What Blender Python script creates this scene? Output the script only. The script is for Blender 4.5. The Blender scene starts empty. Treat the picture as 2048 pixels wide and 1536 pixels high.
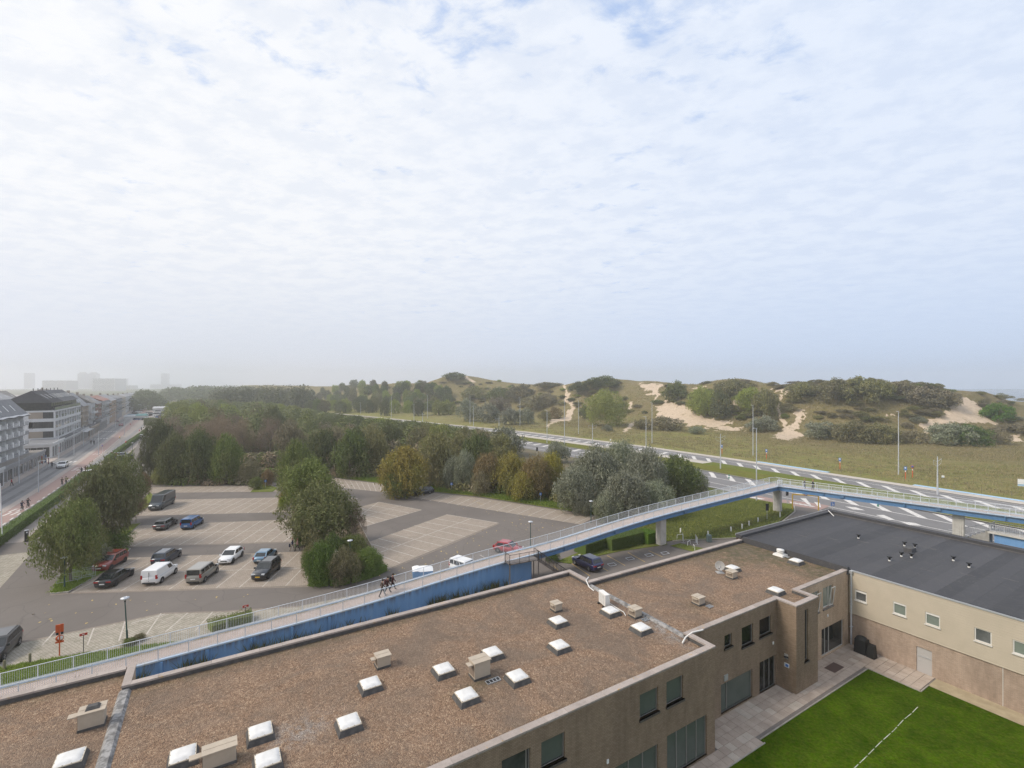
import bpy, math, random
import numpy as np
from mathutils import Vector, Matrix
from mathutils import noise as mnoise

SC = bpy.context.scene
COL = SC.collection
RD = math.radians

# ------------------------------------------------------------------ camera, sky, sun, exposure
CAM_H, FPX, HOR = 23.0, 967.1, 768.0          # eye height; focal length and horizon in photo pixels (2048 wide)
cam = bpy.data.cameras.new('camera')
cam.lens, cam.sensor_width, cam.clip_start, cam.clip_end = 17.0, 36.0, 0.1, 9000.0
camo = bpy.data.objects.new('camera', cam)
COL.objects.link(camo)
camo.location = (0, 0, CAM_H)
camo.rotation_euler = (RD(90), 0, 0)
SC.camera = camo

HAZE = 0.00056                                # scattering per metre
SUN_EL, SUN_AZ = RD(44), RD(-102)              # azimuth measured from the view axis (+Y), positive to the right
world = bpy.data.worlds.new('World')
SC.world = world
world.use_nodes = True
wt = world.node_tree
wt.nodes.clear()


def wn(t, ins=None, **kw):
 n = wt.nodes.new(t)
 for k, v in kw.items():
  setattr(n, k, v)
 for k, v in (ins or {}).items():
  if hasattr(v, 'bl_idname') or isinstance(v, bpy.types.NodeSocket):
   wt.links.new(v, n.inputs[k])
  else:
   n.inputs[k].default_value = v
 return n


def wm(op, a, b=0.0, c=0.0, clamp=False):
 n = wn('ShaderNodeMath', {0: a, 1: b, 2: c}, operation=op)
 n.use_clamp = clamp
 return n.outputs[0]


sky = wn('ShaderNodeTexSky', sky_type='NISHITA')
sky.sun_disc = False
sky.sun_elevation = SUN_EL
sky.sun_rotation = SUN_AZ
sky.air_density, sky.dust_density, sky.ozone_density = 1.0, 1.5, 1.0
tc = wn('ShaderNodeTexCoord')
sep = wn('ShaderNodeSeparateXYZ', {0: tc.outputs['Generated']})
sx, sy, sz = sep.outputs
zc = wm('ADD', wm('MAXIMUM', sz, 0.0), 0.10)
pl = wn('ShaderNodeCombineXYZ', {0: wm('DIVIDE', sx, zc), 1: wm('DIVIDE', sy, zc), 2: 0.0})
n_big = wn('ShaderNodeTexNoise', {'Vector': pl.outputs[0], 'Scale': 1.15, 'Detail': 3.0, 'Roughness': 0.55})
mp = wn('ShaderNodeMapping', {'Vector': pl.outputs[0], 'Rotation': (0, 0, RD(35)), 'Scale': (1.0, 1.3, 1.0)})
n_small = wn('ShaderNodeTexNoise', {'Vector': mp.outputs[0], 'Scale': 7.5, 'Detail': 7.0, 'Roughness': 0.58, 'Distortion': 0.25})
n_grey = wn('ShaderNodeTexNoise', {'Vector': mp.outputs[0], 'Scale': 6.0, 'Detail': 6.0, 'Roughness': 0.62})
# open blue only near the zenith ahead and to the right, veiled towards the horizon
cov = wm('ADD', wm('MULTIPLY', n_small.outputs['Fac'], 0.75), wm('MULTIPLY', n_big.outputs['Fac'], 0.55))
cov = wm('ADD', cov, wm('MULTIPLY', wm('MAXIMUM', wm('SUBTRACT', sx, 0.30), 0.0), 0.40))
cov = wm('SUBTRACT', cov, wm('MULTIPLY', wm('MINIMUM', wm('MAXIMUM', wm('SUBTRACT', sz, 0.455), 0.0), 0.15), 1.0))
cov = wm('SUBTRACT', cov, wm('MULTIPLY', sx, 0.05))
cl = wn('ShaderNodeMapRange', {'Value': cov, 'From Min': 0.325, 'From Max': 0.57, 'To Min': 0.06, 'To Max': 1.0}, interpolation_type='SMOOTHSTEP')
veil = wn('ShaderNodeMapRange', {'Value': sz, 'From Min': 0.05, 'From Max': 0.42, 'To Min': 0.97, 'To Max': 0.0}, interpolation_type='SMOOTHSTEP')
fac = wm('MAXIMUM', cl.outputs[0], veil.outputs[0])
shf = wn('ShaderNodeMapRange', {'Value': n_grey.outputs['Fac'], 'From Min': 0.36, 'From Max': 0.62, 'To Min': 0.0, 'To Max': 1.0}, interpolation_type='SMOOTHSTEP')
shade = wn('ShaderNodeMix', {'Factor': shf.outputs[0], 6: (0.895, 0.918, 0.958, 1), 7: (1, 1, 1, 1)}, data_type='RGBA')
# thin stratus: near white on the sun's side, cooler and a little darker away from it and near the horizon
side = wn('ShaderNodeMapRange', {'Value': sx, 'From Min': -0.55, 'From Max': 0.65, 'To Min': 0.0, 'To Max': 1.0}, interpolation_type='SMOOTHSTEP')
low = wn('ShaderNodeMapRange', {'Value': sz, 'From Min': 0.0, 'From Max': 0.30, 'To Min': 1.0, 'To Max': 0.0}, interpolation_type='SMOOTHSTEP')
c_hi = wn('ShaderNodeMix', {'Factor': side.outputs[0], 6: (7.45, 7.55, 7.75, 1), 7: (6.1, 6.7, 7.75, 1)}, data_type='RGBA')
c_lo = wn('ShaderNodeMix', {'Factor': side.outputs[0], 6: (5.6, 6.05, 6.95, 1), 7: (4.55, 5.6, 7.4, 1)}, data_type='RGBA')
c_cl = wn('ShaderNodeMix', {'Factor': low.outputs[0], 6: c_hi.outputs[2], 7: c_lo.outputs[2]}, data_type='RGBA')
c_sh = wn('ShaderNodeMix', {'Factor': wm('SUBTRACT', 1.0, wm('MULTIPLY', low.outputs[0], 0.9)), 6: c_cl.outputs[2], 7: shade.outputs[2]}, data_type='RGBA', blend_type='MULTIPLY')
gap = wn('ShaderNodeMix', {'Factor': 0.80, 6: sky.outputs[0], 7: (3.3, 4.7, 7.5, 1)}, data_type='RGBA')
mx = wn('ShaderNodeMix', {'Factor': fac, 6: gap.outputs[2], 7: c_sh.outputs[2]}, data_type='RGBA')
bg = wn('ShaderNodeBackground', {'Color': mx.outputs[2], 'Strength': 0.13})
wo = wn('ShaderNodeOutputWorld', {'Surface': bg.outputs[0]})

sun = bpy.data.lights.new('sun', 'SUN')
sun.energy, sun.angle, sun.color = 3.1, RD(18), (1.0, 0.91, 0.79)
suno = bpy.data.objects.new('sun', sun)
COL.objects.link(suno)
sd = Vector((math.sin(SUN_AZ) * math.cos(SUN_EL), math.cos(SUN_AZ) * math.cos(SUN_EL), math.sin(SUN_EL)))
suno.rotation_euler = sd.to_track_quat('Z', 'Y').to_euler()
suno.location = sd * 200

vs = SC.view_settings
vs.view_transform, vs.look, vs.exposure, vs.gamma, vs.use_curve_mapping = 'Standard', 'None', 0.0, 1.0, False
cy = SC.cycles
cy.use_denoising = True
try:
 cy.denoiser = 'OPENIMAGEDENOISE'
except Exception:
 pass
cy.max_bounces, cy.diffuse_bounces, cy.glossy_bounces, cy.transmission_bounces = 8, 3, 3, 3
cy.volume_bounces, cy.transparent_max_bounces = 5, 8
cy.sample_clamp_indirect = 4.0
cy.use_adaptive_sampling = False
cy.denoising_prefilter = 'NONE'

# ------------------------------------------------------------------ frames and helpers
ANG = RD(31.5)
CA, SA = math.cos(ANG), math.sin(ANG)


def W(u, v):                                  # town grid (u along the brick building, v along the street) -> world
 return (u * CA - v * SA, u * SA + v * CA)


def UVof(x, y):
 return (x * CA + y * SA, -x * SA + y * CA)


def g(px, py, z=0.0):                         # where the line of sight through a photo pixel meets height z
 d = FPX * (CAM_H - z) / (py - HOR)
 return ((px - 1024.0) * d / FPX, d)


def px_of(x, y, z):
 return 1024.0 + FPX * x / y, HOR + FPX * (CAM_H - z) / y


def at_depth(px, y):
 return (px - 1024.0) * y / FPX


class MB:
 def __init__(self):
  self.v, self.f, self.m, self.mats, self.sm = [], [], [], [], []

 def mi(self, mat):
  if mat not in self.mats:
   self.mats.append(mat)
  return self.mats.index(mat)

 def add(self, vs, fs, mat, smooth=False):
  b, k = len(self.v), self.mi(mat)
  self.v += [tuple(p) for p in vs]
  for f in fs:
   self.f.append(tuple(i + b for i in f))
   self.m.append(k)
   self.sm.append(smooth)
  return self

 def box(self, x0, x1, y0, y1, z0, z1, mat, M=None):
  p = [(x0, y0, z0), (x1, y0, z0), (x1, y1, z0), (x0, y1, z0), (x0, y0, z1), (x1, y0, z1), (x1, y1, z1), (x0, y1, z1)]
  if M is not None:
   p = [tuple(M @ Vector(q)) for q in p]
  return self.add(p, [(0, 3, 2, 1), (4, 5, 6, 7), (0, 1, 5, 4), (1, 2, 6, 5), (2, 3, 7, 6), (3, 0, 4, 7)], mat)

 def taper(self, x0, x1, y0, y1, z0, z1, ins, mat):
  p = [(x0, y0, z0), (x1, y0, z0), (x1, y1, z0), (x0, y1, z0), (x0 + ins, y0 + ins, z1), (x1 - ins, y0 + ins, z1), (x1 - ins, y1 - ins, z1), (x0 + ins, y1 - ins, z1)]
  return self.add(p, [(0, 3, 2, 1), (4, 5, 6, 7), (0, 1, 5, 4), (1, 2, 6, 5), (2, 3, 7, 6), (3, 0, 4, 7)], mat)

 def prism(self, pts, z0, z1, mat):
  n = len(pts)
  vs = [(p[0], p[1], z0) for p in pts] + [(p[0], p[1], z1) for p in pts]
  return self.add(vs, [tuple(range(n - 1, -1, -1)), tuple(range(n, 2 * n))] + [(i, (i + 1) % n, (i + 1) % n + n, i + n) for i in range(n)], mat)

 def poly(self, pts, mat):
  return self.add(pts, [tuple(range(len(pts)))], mat)

 def tube(self, p0, p1, r, mat, n=6, r1=None, smooth=True, cap=True):
  p0, p1 = Vector(p0), Vector(p1)
  r1 = r if r1 is None else r1
  d = (p1 - p0)
  if d.length < 1e-6:
   return self
  d.normalize()
  a = d.orthogonal().normalized()
  b = d.cross(a)
  vs = []
  for c, rr in ((p0, r), (p1, r1)):
   for i in range(n):
    t = 2 * math.pi * i / n
    vs.append(c + a * (math.cos(t) * rr) + b * (math.sin(t) * rr))
  fs = [(i, (i + 1) % n, (i + 1) % n + n, i + n) for i in range(n)]
  self.add(vs, fs, mat, smooth)
  if cap:
   self.add(vs[:n], [tuple(range(n - 1, -1, -1))], mat)
   self.add(vs[n:], [tuple(range(n))], mat)
  return self

 def bar(self, p0, p1, w, h, mat):         # rectangular bar, w across, h upright
  p0, p1 = Vector(p0), Vector(p1)
  d = (p1 - p0).normalized()
  s = d.cross(Vector((0, 0, 1)))
  s = Vector((1, 0, 0)) if s.length < 1e-5 else s.normalized()
  t = s.cross(d)
  vs = [q + s * (a * w / 2) + t * (b * h / 2) for q in (p0, p1) for a, b in ((-1, -1), (1, -1), (1, 1), (-1, 1))]
  return self.add(vs, [(3, 2, 1, 0), (4, 5, 6, 7), (0, 1, 5, 4), (1, 2, 6, 5), (2, 3, 7, 6), (3, 0, 4, 7)], mat)

 def lathe(self, prof, mat, o=(0, 0, 0), n=12, axis='z', smooth=True):
  vs = []
  for r, h in prof:
   for i in range(n):
    t = 2 * math.pi * i / n
    c, s = r * math.cos(t), r * math.sin(t)
    vs.append((o[0] + c, o[1] + s, o[2] + h) if axis == 'z' else (o[0] + c, o[1] + h, o[2] + s))
  k = len(prof)
  fs = [(j * n + i, j * n + (i + 1) % n, (j + 1) * n + (i + 1) % n, (j + 1) * n + i) for j in range(k - 1) for i in range(n)]
  self.add(vs, fs, mat, smooth)
  for j, rev in ((0, True), (k - 1, False)):
   if prof[j][0] > 1e-4:
    ring = vs[j * n:(j + 1) * n]
    self.add(ring, [tuple(range(n - 1, -1, -1)) if rev else tuple(range(n))], mat)
  return self

 def mesh(self, name):
  me = bpy.data.meshes.new(name)
  me.from_pydata(self.v, [], self.f)
  for m in self.mats:
   me.materials.append(m)
  me.polygons.foreach_set('material_index', self.m)
  me.polygons.foreach_set('use_smooth', self.sm)
  me.update()
  return me

 def build(self, name, parent=None, **kw):
  return put(name, self.mesh(name), parent, **kw)


def put(name, me, parent=None, loc=None, rotz=0.0, scale=None, mats=None):
 o = bpy.data.objects.new(name, me)
 COL.objects.link(o)
 if parent is not None:
  o.parent = parent
 if loc is not None:
  o.location = loc
 if rotz:
  o.rotation_euler = (0, 0, rotz)
 if scale is not None:
  o.scale = scale
 if mats:
  for i, m in enumerate(mats):
   if i < len(o.material_slots):
    o.material_slots[i].link = 'OBJECT'
    o.material_slots[i].material = m
 return o


def tag(o, label=None, cat=None, group=None, kind=None):
 if label:
  o['label'] = label
 if cat:
  o['category'] = cat
 if group:
  o['group'] = group
 if kind:
  o['kind'] = kind
 return o


def thing(name, label, cat, loc=(0, 0, 0), rotz=0.0, group=None):
 o = bpy.data.objects.new(name, None)
 o.empty_display_size = 0.2
 COL.objects.link(o)
 o.location = loc if len(loc) == 3 else (loc[0], loc[1], 0.0)
 o.rotation_euler = (0, 0, rotz)
 return tag(o, label, cat, group)


def copy_tree(o, parent=None):
 c = o.copy()
 COL.objects.link(c)
 if parent is not None:
  c.parent = parent
 for ch in list(o.children):
  copy_tree(ch, c)
 return c


def struct(name, mb, parent=None):
 return tag(mb.build(name, parent), kind='structure')


# ------------------------------------------------------------------ materials
def newmat(name):
 m = bpy.data.materials.new(name)
 m.use_nodes = True
 nt = m.node_tree
 return m, nt, nt.nodes['Principled BSDF']


class NB:
 def __init__(self, nt):
  self.nt = nt

 def n(self, t, ins=None, **kw):
  x = self.nt.nodes.new(t)
  for k, v in kw.items():
   setattr(x, k, v)
  for k, v in (ins or {}).items():
   if isinstance(v, bpy.types.NodeSocket):
    self.nt.links.new(v, x.inputs[k])
   else:
    x.inputs[k].default_value = v
  return x

 def math(self, op, a, b=0.0, clamp=False):
  x = self.n('ShaderNodeMath', {0: a, 1: b}, operation=op)
  x.use_clamp = clamp
  return x.outputs[0]

 def noise(self, vec, scale, detail=4.0, rough=0.55, dist=0.0):
  return self.n('ShaderNodeTexNoise', {'Vector': vec, 'Scale': scale, 'Detail': detail, 'Roughness': rough, 'Distortion': dist}).outputs['Fac']

 def ramp(self, v, a, b, lo=0.0, hi=1.0, smooth=False):
  return self.n('ShaderNodeMapRange', {'Value': v, 'From Min': a, 'From Max': b, 'To Min': lo, 'To Max': hi}, interpolation_type='SMOOTHSTEP' if smooth else 'LINEAR').outputs[0]

 def mix(self, f, a, b, blend='MIX'):
  def c(q):
   return q if isinstance(q, bpy.types.NodeSocket) else (*q, 1) if len(q) == 3 else q
  return self.n('ShaderNodeMix', {'Factor': f, 6: c(a), 7: c(b)}, data_type='RGBA', blend_type=blend).outputs[2]

 def bump(self, h, strength, dist=0.02):
  return self.n('ShaderNodeBump', {'Height': h, 'Strength': strength, 'Distance': dist}).outputs[0]

 def obj(self):
  return self.n('ShaderNodeTexCoord').outputs['Object']

 def pos(self):
  return self.n('ShaderNodeNewGeometry').outputs['Position']

 def link(self, a, b):
  self.nt.links.new(a, b)


def simple(name, col, rough=0.6, metal=0.0, spec=0.5, col2=None, scale=3.0, lo=0.35, hi=0.65, bump=0.0, bscale=40.0, coat=0.0, world=False, dist=0.01):
 m, nt, b = newmat(name)
 nb = NB(nt)
 b.inputs['Base Color'].default_value = (*col, 1)
 b.inputs['Roughness'].default_value = rough
 b.inputs['Metallic'].default_value = metal
 b.inputs['Specular IOR Level'].default_value = spec
 if coat:
  b.inputs['Coat Weight'].default_value = coat
  b.inputs['Coat Roughness'].default_value = 0.05
 vec = nb.pos() if world else nb.obj()
 if col2:
  f = nb.ramp(nb.noise(vec, scale, 5.0, 0.6), lo, hi)
  nb.link(nb.mix(f, col, col2), b.inputs['Base Color'])
 if bump:
  nb.link(nb.bump(nb.noise(vec, bscale, 4.0, 0.6), bump, dist), b.inputs['Normal'])
 return m


def leafmat(name, c1, c2, c3=None, transl=0.22, rough=0.55):
 m, nt, b = newmat(name)
 nb = NB(nt)
 geo = nb.n('ShaderNodeNewGeometry')
 oi = nb.n('ShaderNodeObjectInfo')
 col = nb.mix(geo.outputs['Random Per Island'], c1, c2)
 if c3:
  f = nb.ramp(nb.noise(nb.obj(), 1.6, 2.0), 0.45, 0.68)
  col = nb.mix(nb.math('MULTIPLY', f, 0.75), col, c3)
 hs = nb.n('ShaderNodeHueSaturation', {'Hue': nb.ramp(oi.outputs['Random'], 0, 1, 0.485, 0.515), 'Saturation': nb.ramp(oi.outputs['Random'], 0, 1, 0.85, 1.1), 'Value': nb.ramp(oi.outputs['Random'], 0, 1, 0.85, 1.15), 'Color': col})
 nb.link(hs.outputs[0], b.inputs['Base Color'])
 b.inputs['Roughness'].default_value = rough
 b.inputs['Specular IOR Level'].default_value = 0.12
 tr = nb.n('ShaderNodeBsdfTranslucent', {'Color': hs.outputs[0]})
 ms = nb.n('ShaderNodeMixShader', {0: transl, 1: b.outputs[0], 2: tr.outputs[0]})
 nb.link(ms.outputs[0], nt.nodes['Material Output'].inputs['Surface'])
 return m


M = {}


def mat_felt(name, c1, rough, col2=None, **kw):
 m, nt, b = newmat(name)
 nb = NB(nt)
 p = nb.pos()
 oi = nb.n('ShaderNodeObjectInfo')
 c = nb.mix(oi.outputs['Random'], tuple(x * 0.86 for x in c1), tuple(x * 1.16 for x in col2))
 c = nb.mix(nb.ramp(nb.noise(p, 0.22, 5.0, 0.65, 0.8), 0.50, 0.70, 0, 0.4), c, (0.060, 0.057, 0.055))
 v = nb.ramp(nb.noise(p, 0.5, 4.0, 0.6, 1.2), 0.485, 0.5, 0.0, 1.0)
 w_ = nb.ramp(nb.noise(p, 0.5, 4.0, 0.6, 1.2), 0.5, 0.515, 1.0, 0.0)
 c = nb.mix(nb.math('MULTIPLY', nb.math('MULTIPLY', v, w_), 0.35), c, (0.11, 0.10, 0.09))
 c = nb.mix(nb.ramp(nb.noise(p, 6.0, 4.0, 0.75), 0.60, 0.75, 0, 0.4), c, (0.11, 0.105, 0.10))
 nb.link(c, b.inputs['Base Color'])
 b.inputs['Roughness'].default_value = rough
 nb.link(nb.bump(nb.noise(p, 22.0, 3.0, 0.6), 0.25, 0.01), b.inputs['Normal'])
 return m


def mat_asphalt(name, c1, c2, stain=0.5):
 m, nt, b = newmat(name)
 nb = NB(nt)
 p = nb.pos()
 big = nb.ramp(nb.noise(p, 0.09, 4.0, 0.6, 0.6), 0.36, 0.66)
 mid = nb.ramp(nb.noise(p, 0.7, 4.0, 0.65), 0.35, 0.7)
 fine = nb.noise(p, 26.0, 3.0, 0.7)
 col = nb.mix(big, c1, c2)
 col = nb.mix(nb.math('MULTIPLY', mid, 0.3 * stain), col, tuple(x * 0.72 for x in c1))
 patch = nb.ramp(nb.noise(p, 0.045, 3.0, 0.5, 1.5), 0.56, 0.575)
 col = nb.mix(nb.math('MULTIPLY', patch, 0.22 * stain * 2), col, tuple(x * 0.70 for x in c1))
 spot = nb.ramp(nb.noise(p, 1.9, 3.0, 0.6), 0.68, 0.78)
 col = nb.mix(nb.math('MULTIPLY', spot, 0.6 * stain), col, (0.045, 0.04, 0.037))
 col = nb.mix(nb.ramp(fine, 0.3, 0.75, 0.0, 0.35), col, tuple(min(1, x * 1.5) for x in c2))
 v = nb.n('ShaderNodeTexVoronoi', {'Vector': nb.n('ShaderNodeVectorMath', {0: p, 1: nb.n('ShaderNodeTexNoise', {'Vector': p, 'Scale': 0.5, 'Detail': 3.0}).outputs['Color']}, operation='ADD').outputs[0], 'Scale': 0.16}, feature='DISTANCE_TO_EDGE')
 crack = nb.ramp(v.outputs['Distance'], 0.0, 0.011, 0.55, 0.0)
 col = nb.mix(nb.math('MULTIPLY', crack, stain), col, (0.03, 0.03, 0.03))
 nb.link(col, b.inputs['Base Color'])
 b.inputs['Roughness'].default_value = 0.85
 nb.link(nb.bump(fine, 0.25, 0.006), b.inputs['Normal'])
 return m


def mat_pavers(name, c1, c2, joint, bw=0.22, bh=0.22, rot=0.0, moss=0.4):
 m, nt, b = newmat(name)
 nb = NB(nt)
 p = nb.pos()
 mp = nb.n('ShaderNodeMapping', {'Vector': p, 'Rotation': (0, 0, rot)}).outputs[0]
 br = nb.n('ShaderNodeTexBrick', {'Vector': mp, 'Color1': (*c1, 1), 'Color2': (*c2, 1), 'Mortar': (*joint, 1), 'Scale': 1.0, 'Mortar Size': 0.018, 'Mortar Smooth': 0.4, 'Bias': 0.0, 'Brick Width': bw, 'Row Height': bh})
 big = nb.ramp(nb.noise(p, 0.16, 5.0, 0.65, 0.4), 0.40, 0.68)
 mid = nb.ramp(nb.noise(p, 1.3, 5.0, 0.7), 0.42, 0.72)
 col = nb.mix(nb.math('MULTIPLY', big, 0.45), br.outputs['Color'], tuple(x * 0.66 for x in c1))
 col = nb.mix(nb.math('MULTIPLY', mid, moss), col, (0.10, 0.10, 0.055))
 fine = nb.noise(p, 11.0, 3.0, 0.7)
 col = nb.mix(nb.ramp(fine, 0.35, 0.75, 0.0, 0.4), col, tuple(min(1, x * 1.3) for x in c2))
 nb.link(col, b.inputs['Base Color'])
 b.inputs['Roughness'].default_value = 0.9
 nb.link(nb.bump(nb.math('ADD', nb.math('MULTIPLY', br.outputs['Fac'], -0.6), fine), 0.5, 0.012), b.inputs['Normal'])
 return m


def mat_paint(name, col, under, wear=0.5):
 m, nt, b = newmat(name)
 nb = NB(nt)
 p = nb.pos()
 f = nb.ramp(nb.noise(p, 2.2, 6.0, 0.75), 0.62 - 0.28 * wear, 0.80 - 0.10 * wear)
 f2 = nb.ramp(nb.noise(p, 19.0, 3.0, 0.7), 0.5, 0.75)
 f = nb.math('MAXIMUM', f, nb.math('MULTIPLY', f2, wear))
 nb.link(nb.mix(f, col, under), b.inputs['Base Color'])
 b.inputs['Roughness'].default_value = 0.75
 return m


def mat_grass(name, c1, c2, c3, s=0.5, bump=0.8, fine=14.0):
 m, nt, b = newmat(name)
 nb = NB(nt)
 p = nb.pos()
 big = nb.ramp(nb.noise(p, s * 0.35, 5.0, 0.6, 0.5), 0.36, 0.66)
 mid = nb.ramp(nb.noise(p, s * 2.2, 6.0, 0.7, 0.3), 0.36, 0.68)
 fn = nb.noise(p, fine, 4.0, 0.75)
 col = nb.mix(big, c1, c2)
 col = nb.mix(nb.math('MULTIPLY', mid, 0.8), col, c3)
 col = nb.mix(nb.ramp(fn, 0.35, 0.7, 0.0, 0.6), col, tuple(x * 0.45 for x in c1))
 nb.link(col, b.inputs['Base Color'])
 b.inputs['Roughness'].default_value = 0.95
 b.inputs['Specular IOR Level'].default_value = 0.0
 nb.link(nb.bump(nb.math('ADD', fn, nb.noise(p, fine * 0.25, 3.0, 0.6)), bump, 0.08), b.inputs['Normal'])
 return m


def mat_gravel(name):
 m, nt, b = newmat(name)
 nb = NB(nt)
 p = nb.pos()
 vo = nb.n('ShaderNodeTexVoronoi', {'Vector': p, 'Scale': 19.0, 'Randomness': 1.0})
 vo2 = nb.n('ShaderNodeTexVoronoi', {'Vector': p, 'Scale': 9.0, 'Randomness': 1.0})
 cr = nt.nodes.new('ShaderNodeValToRGB')
 e = cr.color_ramp.elements
 e[0].position, e[0].color = 0.0, (0.090, 0.054, 0.032, 1)
 e[1].position, e[1].color = 1.0, (0.52, 0.38, 0.26, 1)
 for q, c in ((0.35, (0.205, 0.122, 0.073, 1)), (0.65, (0.28, 0.178, 0.109, 1)), (0.85, (0.37, 0.262, 0.172, 1))):
  x = e.new(q)
  x.color = c
 sp = nb.n('ShaderNodeSeparateColor', {0: vo.outputs['Color']})
 sp2 = nb.n('ShaderNodeSeparateColor', {0: vo2.outputs['Color']})
 nb.link(nb.math('ADD', nb.math('MULTIPLY', sp.outputs[0], 0.62), nb.math('MULTIPLY', sp2.outputs[1], 0.38)), cr.inputs[0])
 big = nb.ramp(nb.noise(p, 0.26, 6.0, 0.68, 0.9), 0.42, 0.62)
 mid = nb.ramp(nb.noise(p, 0.9, 5.0, 0.65, 0.4), 0.42, 0.7)
 col = nb.mix(nb.math('MULTIPLY', big, 0.60), cr.outputs[0], (0.125, 0.098, 0.075))
 col = nb.mix(nb.math('MULTIPLY', mid, 0.22), col, (0.30, 0.22, 0.16))
 # a bleached patch and moss, by attribute painted on the sheet
 at = nb.n('ShaderNodeAttribute', attribute_name='moss')
 mm = nb.math('MULTIPLY', at.outputs['Fac'], nb.ramp(nb.noise(p, 1.6, 5.0, 0.7), 0.36, 0.58), True)
 col = nb.mix(nb.math('MULTIPLY', mm, 0.8), col, nb.mix(nb.noise(p, 3.0), (0.052, 0.040, 0.018), (0.085, 0.095, 0.03)))
 ap = nb.n('ShaderNodeAttribute', attribute_name='pale')
 pm = nb.math('MULTIPLY', ap.outputs['Fac'], nb.ramp(nb.noise(p, 2.5, 5.0, 0.7), 0.4, 0.58), True)
 col = nb.mix(nb.math('MULTIPLY', pm, 0.75), col, nb.mix(sp.outputs[1], (0.10, 0.095, 0.09), (0.55, 0.53, 0.50)))
 nb.link(col, b.inputs['Base Color'])
 b.inputs['Roughness'].default_value = 0.9
 nb.link(nb.bump(nb.math('SUBTRACT', 1.0, vo.outputs['Distance']), 1.0, 0.05), b.inputs['Normal'])
 return m


def mat_brick(name, c1, c2, joint, dirty=0.5):
 m, nt, b = newmat(name)
 nb = NB(nt)
 o = nb.obj()
 s = nb.n('ShaderNodeSeparateXYZ', {0: o})
 vec = nb.n('ShaderNodeCombineXYZ', {0: nb.math('ADD', s.outputs[0], s.outputs[1]), 1: s.outputs[2], 2: 0.0}).outputs[0]
 br = nb.n('ShaderNodeTexBrick', {'Vector': vec, 'Color1': (*c1, 1), 'Color2': (*c2, 1), 'Mortar': (*joint, 1), 'Scale': 1.0, 'Mortar Size': 0.011, 'Mortar Smooth': 0.2, 'Bias': -0.1, 'Brick Width': 0.22, 'Row Height': 0.075})
 st = nb.n('ShaderNodeMapping', {'Vector': o, 'Scale': (1.0, 1.0, 0.28)}).outputs[0]
 d = nb.ramp(nb.noise(st, 0.55, 5.0, 0.65, 0.5), 0.44, 0.70)
 d2 = nb.ramp(nb.noise(st, 3.2, 4.0, 0.65), 0.45, 0.75)
 col = nb.mix(nb.math('MULTIPLY', d, dirty), br.outputs['Color'], tuple(x * 0.42 for x in c1))
 col = nb.mix(nb.math('MULTIPLY', d2, dirty * 0.5), col, tuple(min(1, x * 1.35) for x in c2))
 nb.link(col, b.inputs['Base Color'])
 b.inputs['Roughness'].default_value = 0.88
 nb.link(nb.bump(nb.math('MULTIPLY', br.outputs['Fac'], -1.0), 0.6, 0.012), b.inputs['Normal'])
 return m


def mat_streaky(name, col, streak, rust, rough=0.5):
 m, nt, b = newmat(name)
 nb = NB(nt)
 p = nb.pos()
 st = nb.n('ShaderNodeMapping', {'Vector': p, 'Scale': (1.6, 1.6, 0.08)}).outputs[0]
 f = nb.ramp(nb.noise(st, 1.6, 4.0, 0.65), 0.45, 0.72)
 f1 = nb.ramp(nb.noise(p, 0.5, 5.0, 0.6), 0.4, 0.7)
 at = nb.n('ShaderNodeAttribute', attribute_name='edge')
 edge = at.outputs['Fac']
 k = nb.math('MULTIPLY', nb.math('POWER', edge, 2.2), nb.ramp(nb.noise(st, 2.6, 5.0, 0.7), 0.40, 0.62))
 c = nb.mix(nb.math('MULTIPLY', f, 0.45), col, streak)
 c = nb.mix(nb.math('MULTIPLY', f1, 0.3), c, tuple(x * 0.75 for x in col))
 c = nb.mix(nb.math('MULTIPLY', k, 1.0, True), c, rust)
 nb.link(c, b.inputs['Base Color'])
 b.inputs['Roughness'].default_value = rough
 return m


def mat_coping(name):
 m, nt, b = newmat(name)
 nb = NB(nt)
 p = nb.pos()
 oi = nb.n('ShaderNodeObjectInfo')
 c = nb.mix(oi.outputs['Random'], (0.36, 0.305, 0.27), (0.45, 0.385, 0.345))
 c = nb.mix(nb.ramp(nb.noise(p, 2.0, 5.0, 0.7), 0.4, 0.7, 0, 0.6), c, (0.25, 0.215, 0.19))
 c = nb.mix(nb.ramp(nb.noise(p, 30.0, 2.0, 0.6), 0.45, 0.7, 0, 0.5), c, (0.19, 0.165, 0.15))
 li = nb.math('MULTIPLY', nb.ramp(nb.noise(p, 3.6, 4.0, 0.75), 0.60, 0.66), nb.ramp(nb.noise(p, 0.35, 2.0), 0.42, 0.6))
 c = nb.mix(nb.math('MULTIPLY', li, 0.8), c, (0.42, 0.25, 0.07))
 nb.link(c, b.inputs['Base Color'])
 b.inputs['Roughness'].default_value = 0.9
 nb.link(nb.bump(nb.noise(p, 35.0, 3.0, 0.7), 0.4, 0.01), b.inputs['Normal'])
 return m


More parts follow.
